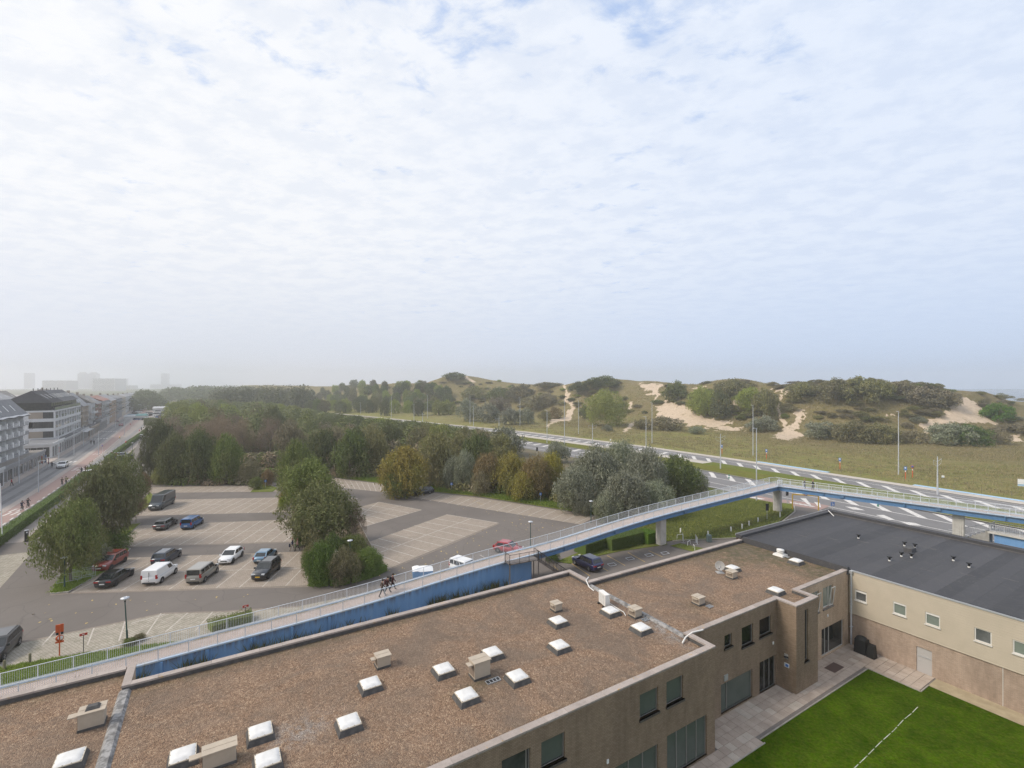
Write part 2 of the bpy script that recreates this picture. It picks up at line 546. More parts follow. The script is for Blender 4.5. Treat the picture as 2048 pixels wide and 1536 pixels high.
M['asphalt'] = mat_asphalt('asphalt', (0.122, 0.105, 0.092), (0.155, 0.135, 0.119))
M['road'] = mat_asphalt('road_asphalt', (0.150, 0.143, 0.142), (0.185, 0.178, 0.175), 0.3)
M['street'] = mat_asphalt('street_asphalt', (0.17, 0.165, 0.165), (0.225, 0.22, 0.215), 0.35)
M['pavers'] = mat_pavers('parking_pavers', (0.31, 0.252, 0.205), (0.375, 0.312, 0.26), (0.15, 0.13, 0.095), rot=0.07)
M['pavers_mossy'] = mat_pavers('mossy_pavers', (0.33, 0.285, 0.235), (0.42, 0.375, 0.315), (0.12, 0.12, 0.07), rot=0.5, moss=0.75)
M['deck'] = mat_pavers('ramp_paving', (0.40, 0.325, 0.29), (0.48, 0.40, 0.36), (0.26, 0.21, 0.185), bw=0.2, bh=0.1, rot=0.52, moss=0.25)
M['footway'] = mat_pavers('footway_paving', (0.36, 0.30, 0.26), (0.43, 0.37, 0.33), (0.24, 0.2, 0.18), bw=0.3, bh=0.3, rot=ANG, moss=0.12)
M['concrete_path'] = simple('pale_concrete_path', (0.52, 0.47, 0.41), 0.9, col2=(0.43, 0.385, 0.335), scale=0.6, world=True)
M['redpath'] = simple('red_cycle_path', (0.34, 0.225, 0.195), 0.9, col2=(0.30, 0.215, 0.19), scale=0.5, world=True)
M['white_line'] = mat_paint('worn_white_paint', (0.56, 0.52, 0.465), (0.33, 0.275, 0.225), 1.0)
M['white_road'] = mat_paint('white_road_paint', (0.70, 0.67, 0.63), (0.24, 0.225, 0.215), 0.6)
M['yellow_line'] = mat_paint('yellow_paint', (0.55, 0.37, 0.12), (0.16, 0.14, 0.12), 0.5)
M['blue_path'] = mat_paint('pale_blue_paint', (0.34, 0.52, 0.68), (0.42, 0.46, 0.48), 0.4)
M['lawn'] = mat_grass('lawn_grass', (0.024, 0.066, 0.001), (0.074, 0.142, 0.004), (0.095, 0.105, 0.018), 1.6, 1.0, 5.0)
M['verge'] = mat_grass('verge_grass', (0.13, 0.18, 0.035), (0.18, 0.205, 0.055), (0.21, 0.19, 0.075), 0.7, 1.0, 9.0)
M['rough_grass'] = mat_grass('rough_grass', (0.105, 0.115, 0.042), (0.155, 0.135, 0.065), (0.095, 0.13, 0.035), 0.3, 1.0, 5.0)
M['tram_grass'] = mat_grass('tram_grass', (0.17, 0.205, 0.035), (0.23, 0.24, 0.055), (0.17, 0.15, 0.05), 0.5, 0.9, 7.0)
M['soil'] = simple('brown_soil', (0.17, 0.12, 0.08), 0.95, col2=(0.11, 0.09, 0.05), scale=1.2, world=True, bump=0.6, bscale=6, dist=0.05)
M['gravel'] = mat_gravel('roof_gravel')
M['grit'] = simple('yellow_grit', (0.40, 0.33, 0.215), 0.95, col2=(0.31, 0.25, 0.16), scale=1.5, world=True, bump=0.5, bscale=25)
M['brick'] = mat_brick('tan_brick', (0.460, 0.335, 0.232), (0.580, 0.435, 0.312), (0.33, 0.255, 0.19), 0.40)
M['brick_pink'] = mat_brick('pinkish_brick', (0.365, 0.268, 0.200), (0.450, 0.335, 0.258), (0.29, 0.24, 0.195), 0.55)
M['coping'] = mat_coping('concrete_coping')
M['cladding'] = simple('beige_cladding', (0.47, 0.405, 0.315), 0.6, col2=(0.43, 0.37, 0.285), scale=0.7)
M['felt'] = mat_felt('black_roof_felt', (0.038, 0.037, 0.040), 0.7, col2=(0.050, 0.048, 0.051), scale=0.35, world=True, bump=0.2, bscale=30)
M['felt_worn'] = simple('dusty_roof_felt', (0.075, 0.072, 0.072), 0.75, col2=(0.13, 0.12, 0.11), scale=1.2, world=True)
M['flash'] = simple('weathered_zinc', (0.13, 0.125, 0.12), 0.8, 0.0, col2=(0.31, 0.30, 0.29), scale=3.5, world=True, lo=0.4, hi=0.6, bump=0.5, bscale=4)
M['zinc'] = simple('zinc_trim', (0.50, 0.51, 0.52), 0.45, 0.5)
M['galv'] = simple('galvanised_steel', (0.50, 0.52, 0.55), 0.45, 0.25, col2=(0.60, 0.62, 0.65), scale=6)
M['rail_paint'] = simple('pale_grey_rail_paint', (0.66, 0.69, 0.73), 0.5, 0.0, col2=(0.57, 0.61, 0.66), scale=5, world=True)
M['steel_dark'] = simple('dark_steel', (0.085, 0.078, 0.075), 0.6, 0.2)
M['steel_brown'] = simple('brown_grey_steel', (0.17, 0.15, 0.14), 0.6, 0.1)
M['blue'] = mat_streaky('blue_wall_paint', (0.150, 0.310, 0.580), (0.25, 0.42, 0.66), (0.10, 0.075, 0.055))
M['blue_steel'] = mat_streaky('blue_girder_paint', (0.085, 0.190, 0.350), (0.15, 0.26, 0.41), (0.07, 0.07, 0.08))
M['blue_edge'] = simple('faded_blue_edge', (0.42, 0.53, 0.66), 0.6, col2=(0.48, 0.51, 0.54), scale=1.3, world=True, lo=0.45, hi=0.65)
M['rust_edge'] = simple('mossy_edge', (0.33, 0.25, 0.12), 0.9, col2=(0.45, 0.42, 0.38), scale=1.0, world=True)
M['concrete'] = simple('pale_concrete', (0.58, 0.56, 0.53), 0.85, col2=(0.47, 0.45, 0.42), scale=1.6, world=True)
M['concrete_grey'] = simple('grey_concrete', (0.36, 0.35, 0.34), 0.9, col2=(0.28, 0.27, 0.25), scale=1.6, world=True)
M['slab'] = simple('paving_slab_concrete', (0.43, 0.355, 0.295), 0.9, col2=(0.36, 0.295, 0.24), scale=1.1, world=True)
M['kerb'] = simple('kerb_concrete', (0.38, 0.35, 0.31), 0.9, col2=(0.28, 0.25, 0.21), scale=1.5, world=True)
M['plastic_white'] = simple('white_plastic', (0.72, 0.70, 0.66), 0.45)
M['dome'] = simple('milky_dome', (0.72, 0.71, 0.69), 0.38, spec=0.4, col2=(0.57, 0.56, 0.54), scale=2.2)
M['dome_rim'] = simple('yellowed_rim', (0.62, 0.56, 0.45), 0.6, col2=(0.50, 0.44, 0.34), scale=6)
M['curb_black'] = simple('black_upstand', (0.055, 0.053, 0.052), 0.8, col2=(0.10, 0.095, 0.09), scale=3)
M['ventbox'] = simple('beige_sheet_metal', (0.45, 0.38, 0.295), 0.55, col2=(0.40, 0.335, 0.26), scale=2.0)
M['louvre'] = simple('brown_louvre', (0.235, 0.185, 0.145), 0.6)
M['black'] = simple('black_plastic', (0.012, 0.012, 0.013), 0.5)
M['black_cloth'] = simple('black_cover', (0.016, 0.016, 0.017), 0.7, bump=0.5, bscale=6, dist=0.03)
M['frame_alu'] = simple('grey_window_frame', (0.42, 0.40, 0.375), 0.5)
M['frame_white'] = simple('white_window_frame', (0.62, 0.60, 0.56), 0.5)
M['sill'] = simple('stone_sill', (0.20, 0.175, 0.155), 0.8, col2=(0.15, 0.13, 0.115), scale=3)
M['door_grey'] = simple('grey_door', (0.42, 0.40, 0.385), 0.5)
M['pane_green'] = simple('pane_with_pale_blind', (0.205, 0.235, 0.205), 0.08, spec=0.6, col2=(0.165, 0.195, 0.17), scale=0.8)
M['pane_dark'] = simple('dark_pane', (0.020, 0.023, 0.022), 0.05, spec=0.7, col2=(0.05, 0.05, 0.048), scale=1.3)
M['pane_grey'] = simple('grey_pane', (0.07, 0.075, 0.078), 0.06, spec=0.7, col2=(0.14, 0.145, 0.145), scale=1.2)
M['wood'] = simple('weathered_wood', (0.22, 0.19, 0.13), 0.9, col2=(0.15, 0.14, 0.08), scale=4)
M['orange'] = simple('orange_sign_paint', (0.58, 0.105, 0.03), 0.5)
M['red'] = simple('red_sign', (0.45, 0.05, 0.035), 0.5)
M['white'] = simple('white_paint', (0.78, 0.78, 0.77), 0.5)
M['sign_blue'] = simple('blue_sign', (0.06, 0.17, 0.46), 0.45)
M['yellow'] = simple('yellow_paint_steel', (0.52, 0.32, 0.03), 0.5)
M['green_lamp'] = simple('dark_green_post', (0.030, 0.075, 0.065), 0.5)
M['lampglass'] = simple('lamp_glass', (0.60, 0.62, 0.62), 0.15)
M['green'] = simple('green_bollard', (0.02, 0.17, 0.12), 0.5)
M['bark'] = simple('bark', (0.16, 0.13, 0.10), 0.95, col2=(0.10, 0.08, 0.06), scale=4, bump=0.7, bscale=14, dist=0.04)
M['tyre'] = simple('tyre_rubber', (0.018, 0.018, 0.018), 0.8)
M['rim'] = simple('alloy_rim', (0.35, 0.35, 0.36), 0.35, 0.7)
M['rim_dark'] = simple('dark_rim', (0.05, 0.05, 0.052), 0.4, 0.6)
M['carglass'] = simple('car_glass', (0.018, 0.022, 0.024), 0.04, spec=0.8)
M['lens'] = simple('headlight_lens', (0.60, 0.62, 0.63), 0.1, spec=0.8)
M['tail'] = simple('tail_light', (0.33, 0.012, 0.012), 0.15)
M['trim'] = simple('black_trim', (0.022, 0.022, 0.023), 0.6)
M['plate_white'] = simple('white_plate', (0.68, 0.67, 0.65), 0.5)
M['plate_yellow'] = simple('yellow_plate', (0.70, 0.42, 0.03), 0.5)
M['skin'] = simple('skin', (0.50, 0.31, 0.22), 0.6)
M['hair'] = simple('dark_hair', (0.035, 0.022, 0.015), 0.7)
M['hair_fair'] = simple('fair_hair', (0.30, 0.17, 0.10), 0.7)


def paint(name, col, metal=0.0):
 return simple(name, col, 0.28, metal, coat=0.9)


def cloth(name, col):
 return simple(name, col, 0.9, spec=0.2)


LEAF = {
 'willow': leafmat('olive_willow_leaves', (0.116, 0.144, 0.041), (0.220, 0.238, 0.085), (0.183, 0.168, 0.071)),
 'silver': leafmat('silvery_grey_leaves', (0.140, 0.159, 0.095), (0.378, 0.384, 0.287), (0.183, 0.195, 0.110)),
 'dark': leafmat('dark_green_leaves', (0.085, 0.108, 0.038), (0.165, 0.185, 0.070), (0.135, 0.130, 0.062)),
 'mid': leafmat('mid_green_leaves', (0.115, 0.148, 0.040), (0.205, 0.230, 0.074), (0.165, 0.160, 0.070)),
 'bright': leafmat('fresh_green_leaves', (0.104, 0.183, 0.024), (0.195, 0.281, 0.049)),
 'lime': leafmat('yellow_green_leaves', (0.220, 0.262, 0.049), (0.329, 0.348, 0.088)),
 'autumn': leafmat('orange_autumn_leaves', (0.205, 0.155, 0.052), (0.325, 0.245, 0.095), (0.185, 0.175, 0.058)),
 'yellow': leafmat('yellow_autumn_leaves', (0.215, 0.185, 0.044), (0.345, 0.290, 0.085), (0.180, 0.180, 0.058)),
 'rust': leafmat('rusty_leaves', (0.180, 0.125, 0.065), (0.275, 0.190, 0.105)),
 'twig': leafmat('bare_brown_twigs', (0.195, 0.142, 0.096), (0.330, 0.250, 0.178), (0.170, 0.140, 0.085), 0.05),
 'scrub': leafmat('grey_brown_scrub', (0.177, 0.152, 0.088), (0.305, 0.262, 0.168), (0.195, 0.183, 0.095), 0.1),
 'olive': leafmat('dull_olive_leaves', (0.155, 0.155, 0.060), (0.275, 0.255, 0.118), (0.215, 0.185, 0.098)),
 'hedge': leafmat('clipped_hedge_leaves', (0.063, 0.122, 0.020), (0.144, 0.210, 0.044)),
 'blades': leafmat('grass_blades', (0.159, 0.232, 0.039), (0.287, 0.329, 0.091), None, 0.4),
 'marram': leafmat('dry_dune_grass', (0.293, 0.244, 0.104), (0.488, 0.403, 0.201), (0.232, 0.232, 0.085), 0.3),
 'flowers': leafmat('pale_seed_heads', (0.44, 0.40, 0.31), (0.60, 0.56, 0.45), None, 0.2),
}
# ------------------------------------------------------------------ terrain: dunes beyond the highway
rng = np.random.default_rng(5)
_T = rng.random((256, 256))


def vnoise(x, y):                             # smooth value noise, vectorised
 x, y = np.asarray(x, float), np.asarray(y, float)
 xi, yi = np.floor(x).astype(int), np.floor(y).astype(int)
 fx, fy = x - xi, y - yi
 fx, fy = fx * fx * (3 - 2 * fx), fy * fy * (3 - 2 * fy)
 a, b = _T[xi % 256, yi % 256], _T[(xi + 1) % 256, yi % 256]
 c, d = _T[xi % 256, (yi + 1) % 256], _T[(xi + 1) % 256, (yi + 1) % 256]
 return (a * (1 - fx) + b * fx) * (1 - fy) + (c * (1 - fx) + d * fx) * fy - 0.5


def fbm(x, y, o=4):
 s, a = 0.0, 1.0
 for i in range(o):
  s = s + a * vnoise(x * 2 ** i + 17.3 * i, y * 2 ** i + 9.1 * i)
  a *= 0.5
 return s


KV = [-80, 20, 60, 90, 127, 193, 253, 330, 420, 520, 640, 760, 860, 1000, 1300]
KU = [132, 134, 135, 136, 135.5, 128.4, 113.5, 97, 74, 44, 8, -30, -58, -92, -150]


def K(v):                                     # far kerb of the highway in town coordinates
 return np.interp(v, KV, KU)


SILX = [300, 440, 520, 610, 640, 700, 760, 860, 890, 910, 935, 960, 1040, 1090, 1130, 1165, 1200, 1240, 1270, 1310, 1350, 1400, 1440, 1480, 1530, 1560, 1600, 1625, 1650, 1720, 1780, 1850, 1900, 1960, 2000, 2048, 2300]
SILY = [774, 773, 772, 774, 774, 772, 771, 769, 760, 751, 755, 762, 770, 771, 774, 768, 762, 762, 767, 767, 772, 775, 767, 766, 776, 779, 773, 774, 768, 766, 770, 775, 785, 788, 806, 823, 880]


def dune_z(u, v):
 u, v = np.asarray(u, float), np.asarray(v, float)
 k = K(v)
 w = u - k
 wf = 62 + 14 * np.sin(v * 0.021 + 0.6) + np.interp(v, [20, 60, 100, 150, 300], [32, 26, 4, 14, 12])
 wc = wf + 62 + 10 * np.sin(v * 0.035)
 uc = k + wc
 X, Y = uc * CA - v * SA, uc * SA + v * CA
 px = 1024 + FPX * X / np.maximum(Y, 30)
 zc = CAM_H - (np.interp(px, SILX, SILY) - HOR) * Y / FPX
 zc = np.clip(zc, 3, 40)
 t = np.clip((w - wf) / (wc - wf), 0, 1)
 s = t * t * (3 - 2 * t)
 back = np.clip((w - wc) / 70, 0, 1)
 z = zc * s * (1 - 0.55 * back * back * (3 - 2 * back))
 rough = np.clip((w - 6) / 30, 0, 1)
 z = z + rough * 0.8 * fbm(u * 0.06, v * 0.06) + s * (1 - 0.7 * t * t) * 4.0 * fbm(u * 0.025 + 3, v * 0.025)
 z = z + np.clip(w / 40, 0, 1) * 1.3
 return np.where(w < 0, 0.0, np.maximum(z, 0.02) * np.clip(w / 3, 0, 1) + 0.012)


def ground_z(x, y):
 u, v = UVof(x, y)
 return float(dune_z(u, v))


def ghit(px, py, y0=60.0, y1=900.0):          # first point of the terrain on a line of sight
 ys = np.concatenate([np.arange(y0, 500, 0.5), np.arange(500, y1, 2.0)])
 xs = (px - 1024) * ys / FPX
 zr = CAM_H - (py - HOR) * ys / FPX
 zt = dune_z(*UVof(xs, ys))
 h = np.nonzero(zr <= zt)[0]
 i = h[0] if len(h) else len(ys) - 1
 return float(xs[i]), float(ys[i]), float(zt[i])


def inpoly(px, py, poly):
 r = np.zeros(px.shape, bool)
 n = len(poly)
 for i in range(n):
  x0, y0 = poly[i]
  x1, y1 = poly[(i + 1) % n]
  if y0 == y1:
   continue
  c = ((y0 > py) != (y1 > py)) & (px < (x1 - x0) * (py - y0) / (y1 - y0) + x0)
  r ^= c
 return r


SAND_POLYS = [
 [(1308, 813), (1340, 805), (1365, 815), (1400, 830), (1440, 846), (1492, 852), (1490, 860), (1430, 857), (1380, 851), (1345, 845), (1318, 832)],
 [(1275, 768), (1318, 764), (1326, 778), (1312, 796), (1296, 784)],
 [(1380, 776), (1396, 769), (1412, 774), (1400, 784)],
 [(1602, 815), (1616, 818), (1600, 850), (1601, 874), (1576, 881), (1548, 873), (1566, 862), (1582, 842)],
 [(1550, 776), (1590, 770), (1575, 790), (1558, 795)],
 [(1912, 795), (1960, 808), (1968, 830), (2000, 843), (1990, 852), (1950, 850), (1890, 849), (1835, 846), (1872, 832), (1905, 818)],
 [(1845, 850), (1865, 846), (1862, 860), (1846, 872), (1832, 858)],
 [(1775, 824), (1786, 832), (1780, 840), (1770, 836)],
 [(2015, 870), (2048, 868), (2048, 878), (2020, 880)],
 [(1458, 805), (1490, 800), (1490, 815), (1465, 818)],
]
SAND_LINES = [
 [(1127, 770, 3), (1136, 788, 4), (1133, 800, 5), (1146, 812, 6), (1140, 824, 7), (1135, 838, 10)],
 [(1095, 852, 3), (1105, 842, 4), (1135, 838, 6)],
 [(1250, 862, 5), (1268, 846, 6)],
 [(1563, 793, 4), (1557, 812, 5), (1559, 832, 5), (1568, 846, 6)],
 [(1310, 800, 4), (1318, 775, 4)],
 [(1258, 818, 4), (1262, 805, 4)],
 [(930, 752, 3), (948, 764, 4)],
]


def seg_dist(px, py, ax, ay, bx, by):
 dx, dy = bx - ax, by - ay
 t = np.clip(((px - ax) * dx + (py - ay) * dy) / (dx * dx + dy * dy), 0, 1)
 return np.hypot(px - ax - t * dx, py - ay - t * dy)


def sand_mask(u, v, z):
 X, Y = u * CA - v * SA, u * SA + v * CA
 Ys = np.maximum(Y, 20)
 px, py = 1024 + FPX * X / Ys, HOR + FPX * (CAM_H - z) / Ys
 jx, jy = 24 * fbm(u * 0.2, v * 0.2, 5), 14 * fbm(u * 0.2 + 40, v * 0.2, 5)
 m = np.zeros(px.shape)
 for p in SAND_POLYS:
  m = np.maximum(m, inpoly(px + jx, py + jy, p).astype(float))
 for ln in SAND_LINES:
  for a, b in zip(ln[:-1], ln[1:]):
   m = np.maximum(m, (seg_dist(px + jx * 0.25, py + jy * 0.25, a[0], a[1], b[0], b[1]) < (a[2] + b[2]) / 2.6).astype(float))
 return m


va = np.concatenate([np.arange(-70, 300, 0.95), np.arange(300, 1000, 5.0)])
wa = np.concatenate([np.arange(0, 46, 2.0), np.arange(46, 152, 0.9), np.arange(152, 330, 6.0)])
VV, WW = np.meshgrid(va, wa, indexing='ij')
UU = WW + K(VV)
ZZ = dune_z(UU, VV)
XX, YY = UU * CA - VV * SA, UU * SA + VV * CA
nv, nw = VV.shape
idx = np.arange(nv * nw).reshape(nv, nw)
faces = np.stack([idx[:-1, :-1], idx[:-1, 1:], idx[1:, 1:], idx[1:, :-1]], -1).reshape(-1, 4)
dm = bpy.data.meshes.new('dunes')
dm.vertices.add(nv * nw)
dm.vertices.foreach_set('co', np.stack([XX, YY, ZZ], -1).reshape(-1).astype(np.float32))
dm.loops.add(faces.size)
dm.loops.foreach_set('vertex_index', faces.reshape(-1).astype(np.int32))
dm.polygons.add(len(faces))
dm.polygons.foreach_set('loop_start', np.arange(0, faces.size, 4, dtype=np.int32))
dm.polygons.foreach_set('use_smooth', np.ones(len(faces), bool))
dm.update(calc_edges=True)
SM = sand_mask(UU, VV, ZZ)
a = dm.attributes.new('sand', 'FLOAT', 'POINT')
a.data.foreach_set('value', SM.reshape(-1).astype(np.float32))
a = dm.attributes.new('lush', 'FLOAT', 'POINT')
a.data.foreach_set('value', np.clip(1 - (WW - 8) / 55 + 0.9 * fbm(UU * 0.03, VV * 0.03), 0, 1).reshape(-1).astype(np.float32))


def mat_dune():
 m, nt, b = newmat('dune_ground')
 nb = NB(nt)
 p = nb.pos()
 n1 = nb.ramp(nb.noise(p, 0.13, 6.0, 0.68, 0.5), 0.38, 0.64)
 n2 = nb.ramp(nb.noise(p, 0.55, 6.0, 0.72, 0.4), 0.40, 0.66)
 n3 = nb.noise(p, 3.2, 5.0, 0.75)
 scrub = nb.mix(n1, (0.205, 0.160, 0.078), (0.175, 0.160, 0.058))
 scrub = nb.mix(nb.math('MULTIPLY', n2, 0.75), scrub, (0.290, 0.230, 0.130))
 lush = nb.mix(n1, (0.285, 0.255, 0.090), (0.205, 0.235, 0.058))
 lush = nb.mix(nb.math('MULTIPLY', n2, 0.6), lush, (0.350, 0.280, 0.130))
 la = nb.n('ShaderNodeAttribute', attribute_name='lush').outputs['Fac']
 c = nb.mix(la, scrub, lush)
 c = nb.mix(nb.ramp(n3, 0.35, 0.7, 0.0, 0.55), c, (0.095, 0.085, 0.032))
 sa = nb.n('ShaderNodeAttribute', attribute_name='sand').outputs['Fac']
 sand = nb.mix(nb.ramp(nb.noise(p, 0.8, 5.0, 0.7), 0.35, 0.7), (0.58, 0.47, 0.355), (0.46, 0.36, 0.262))
 bare = nb.math('MULTIPLY', nb.ramp(nb.noise(p, 0.35, 6.0, 0.75, 0.6), 0.60, 0.70), nb.math('SUBTRACT', 1.0, la))
 sf = nb.ramp(nb.math('ADD', sa, nb.math('MULTIPLY', nb.math('SUBTRACT', nb.noise(p, 0.5, 6.0, 0.8), 0.5), 2.8)), 0.55, 0.80)
 c = nb.mix(nb.math('MULTIPLY', bare, 0.55), c, sand)
 c = nb.mix(sf, c, sand)
 nb.link(c, b.inputs['Base Color'])
 b.inputs['Roughness'].default_value = 0.95
 b.inputs['Specular IOR Level'].default_value = 0.1
 nb.link(nb.bump(nb.math('ADD', n3, nb.noise(p, 0.9, 4.0, 0.6)), nb.math('SUBTRACT', 1.0, nb.math('MULTIPLY', sf, 0.75)), 0.35), b.inputs['Normal'])
 return m


dm.materials.append(mat_dune())
tag(put('dunes', dm), kind='structure')

# ------------------------------------------------------------------ base ground, sea
mb = MB()
n = 64
mb.poly([(3000 * math.cos(2 * math.pi * i / n), 3000 * math.sin(2 * math.pi * i / n), -0.05) for i in range(n)], M['rough_grass'])
struct('ground', mb)
mb = MB()
mb.poly([(*W(330, -1500), -0.02), (*W(640, -1500), -0.02), (*W(640, 2000), -0.02), (*W(10, 2000), -0.02), (*W(60, 1000), -0.02), (*W(330, 100), -0.02)],
  simple('beach_sand', (0.42, 0.35, 0.28), 0.95, col2=(0.36, 0.30, 0.24), scale=0.05, world=True))
struct('beach', mb)


def mat_sea():
 m, nt, b = newmat('sea_water')
 nb = NB(nt)
 p = nb.pos()
 mp = nb.n('ShaderNodeMapping', {'Vector': p, 'Rotation': (0, 0, -ANG), 'Scale': (0.05, 0.012, 1)}).outputs[0]
 f = nb.ramp(nb.noise(mp, 1.0, 5.0, 0.6), 0.62, 0.68)
 at = nb.n('ShaderNodeAttribute', attribute_name='surf').outputs['Fac']
 nb.link(nb.mix(nb.math('MULTIPLY', f, at), (0.10, 0.135, 0.16), (0.7, 0.72, 0.74)), b.inputs['Base Color'])
 b.inputs['Roughness'].default_value = 0.25
 nb.link(nb.bump(nb.noise(p, 0.25, 5.0, 0.6), 0.5, 0.6), b.inputs['Normal'])
 return m


mb = MB()
us = [600, 640, 700, 780, 900, 1400, 2700]
for i in range(len(us) - 1):
 q0, q1 = us[i], us[i + 1]
 lim = 1200
 mb.poly([(*W(q0, -1000), 0.03), (*W(q1, -1000), 0.03), (*W(q1, 1200), 0.03), (*W(q0, 1200), 0.03)], mat_sea() if i == 0 else mb.mats[0])
sea = struct('sea', mb)
at = sea.data.attributes.new('surf', 'FLOAT', 'POINT')
at.data.foreach_set('value', [1.0 if k < 12 else 0.0 for k in range(len(sea.data.vertices))])


# ------------------------------------------------------------------ sheets
def sheet(name, pts, z, mat, parent=None, kind='structure', px=True):
 mb = MB()
 mb.poly([(*(g(*p) if px else p), z) for p in pts], mat)
 o = mb.build(name, parent)
 if kind:
  o['kind'] = kind
 return o


def uvsheet(name, pts, z, mat, parent=None, kind='structure'):
 return sheet(name, [W(*p) for p in pts], z, mat, parent, kind, px=False)


def strip_line(mb, pts, width, z, mat):       # a ribbon along world points
 P = [Vector((p[0], p[1], 0)) for p in pts]
 L, Rr = [], []
 for i, p in enumerate(P):
  d = (P[min(i + 1, len(P) - 1)] - P[max(i - 1, 0)]).normalized()
  nrm = Vector((-d.y, d.x, 0)) * (width / 2)
  L.append((p.x + nrm.x, p.y + nrm.y, z))
  Rr.append((p.x - nrm.x, p.y - nrm.y, z))
 k = len(P)
 mb.add(L + Rr, [(i, i + 1, k + i + 1, k + i) for i in range(k - 1)], mat)


# town paving, street, cycle path
def curve_u(v):
 return float(np.interp(v, [140, 170, 200, 230, 260, 330, 405, 541, 870], [0, -0.9, -2.2, -3.6, -5.2, -9.0, -13.0, -23.0, -49.0]))


VS = [40, 70, 100, 130, 150, 170, 190, 210, 230, 250, 280, 310, 340, 370, 400, 440, 500, 560, 640, 740, 870]


def street_strip(name, a, b, z, mat, parent=None, k=1.0, v0=40, v1=870):
 mb = MB()
 vv = [q for q in VS if v0 <= q <= v1]
 pa = [(*W(a + k * curve_u(q), q), z) for q in vv]
 pb = [(*W(b + k * curve_u(q), q), z) for q in vv]
 m_ = len(vv)
 mb.add(pa + pb, [(i, i + 1, m_ + i + 1, m_ + i) for i in range(m_ - 1)], mat)
 o = mb.build(name, parent)
 o['kind'] = 'structure'
 return o


uvsheet('town_pavement', [(-400, 20), (-24, 20), (-24, 150), (-26, 330), (20, 420), (-10, 560), (-60, 900), (-400, 1500)], -0.03,
  simple('town_paving', (0.33, 0.285, 0.255), 0.9, col2=(0.27, 0.235, 0.21), scale=0.4, world=True))
street = street_strip('street', -39.2, -33.4, 0.012, M['street'])
mb = MB()
for a in (-37.6, -35.0):                       # darker wheel tracks worn into the lanes
 vv = VS
 pa = [(*W(a - 0.45 + curve_u(q), q), 0.020) for q in vv]
 pb = [(*W(a + 0.45 + curve_u(q), q), 0.020) for q in vv]
 mb.add(pa + pb, [(i, i + 1, len(vv) + i + 1, len(vv) + i) for i in range(len(vv) - 1)], simple('worn_lane', (0.115, 0.112, 0.115), 0.8, col2=(0.165, 0.16, 0.16), scale=0.5, world=True) if not mb.mats else mb.mats[0])
mb.build('lane_track', street)
street_strip('pavement', -41.8, -39.2, 0.10, M['footway'])
street_strip('footway', -33.4, -32.2, 0.05, M['footway'])
rp = street_strip('cycle_path', -32.2, -29.5, 0.03, M['redpath'])
street_strip('side_lane', -29.5, -27.9, 0.02, M['street'], k=0.6)
mb = MB()
for i in range(60):
 v = 60 + i * 3.6
 mb.poly([(*W(q + curve_u(v) * 0.95, v + dv), 0.040) for q, dv in ((-29.75, 0), (-29.5, 0), (-29.5, 1.6), (-29.75, 1.6))], M['white_road'])
mb.build('dashed_marking', rp)
mb = MB()
for v in (118, 121, 170, 173, 205):
 for k in range(2):
  mb.poly([(*W(-31.8 + k * 1.0 + curve_u(v) + q, v + dv), 0.042) for q, dv in ((0, 0), (0.35, 0), (0.8, 2.6), (0.45, 2.6))], M['white_road'])
mb.build('cycle_marking', rp)
for v in (188, 262, 300):                      # zebra crossings
 mb = MB()
 for k in range(6):
  q = -39.0 + k * 0.98
  mb.poly([(*W(q + curve_u(v) + e, v + dv), 0.026) for e, dv in ((0, 0), (0.5, 0), (0.5, 3.2), (0, 3.2))], M['white_road'])
 mb.build('zebra_crossing', street)

# highway, cycle path beyond it, tram bed
HV = [-60, -20, 0, 20, 40, 60, 75, 90, 108, 127, 150, 172, 193, 222, 253, 290, 330, 375, 420, 470, 520, 580, 640, 700, 760, 810, 860, 930, 1000]


def hw_strip(name, a, b, z, mat, parent=None, v0=-60, v1=1000, kind='structure'):
 mb = MB()
 vv = [q for q in HV if v0 <= q <= v1]
 pa = [(*W(K(q) + a, q), z) for q in vv]
 pb = [(*W(K(q) + b, q), z) for q in vv]
 m_ = len(vv)
 mb.add(pa + pb, [(i, i + 1, m_ + i + 1, m_ + i) for i in range(m_ - 1)], mat)
 o = mb.build(name, parent)
 if kind:
  o['kind'] = kind
 return o


hw = hw_strip('highway', -41.5, 0.0, 0.0, M['road'])
hw_strip('cycle_track', -3.3, -0.3, 0.10, M['concrete_path'])
hw_strip('tram_bed', -25.0, -16.6, 0.12, M['tram_grass'])
hw_strip('tall_grass_verge', -16.6, -11.7, 0.13, M['verge'], v1=90)
hw_strip('gravel_median', -16.4, -12.2, 0.11, M['concrete_path'], v0=90, v1=420)
for a in (-24.0, -22.55, -20.0, -18.55):
 hw_strip('tram_rail', a - 0.09, a + 0.09, 0.165, simple('rusty_rail', (0.16, 0.085, 0.05), 0.7, 0.3) if a == -24.0 else bpy.data.materials['rusty_rail'], hw, kind=None)
hw_strip('kerb', -25.4, -25.0, 0.15, M['kerb'])
hw_strip('kerb', -11.75, -11.5, 0.14, M['kerb'], v1=420)
for a, w_ in ((-6.1, 0.25), (-30.9, 0.28), (-36.6, 0.25), (-40.6, 0.2), (-3.7, 0.2)):
 hw_strip('edge_line', a - w_ / 2, a + w_ / 2, 0.008, M['white_road'], hw, kind=None)
hw_strip('cycle_lane', -41.4, -38.2, 0.006, M['concrete_path'], hw, v0=-60, v1=52, kind=None)
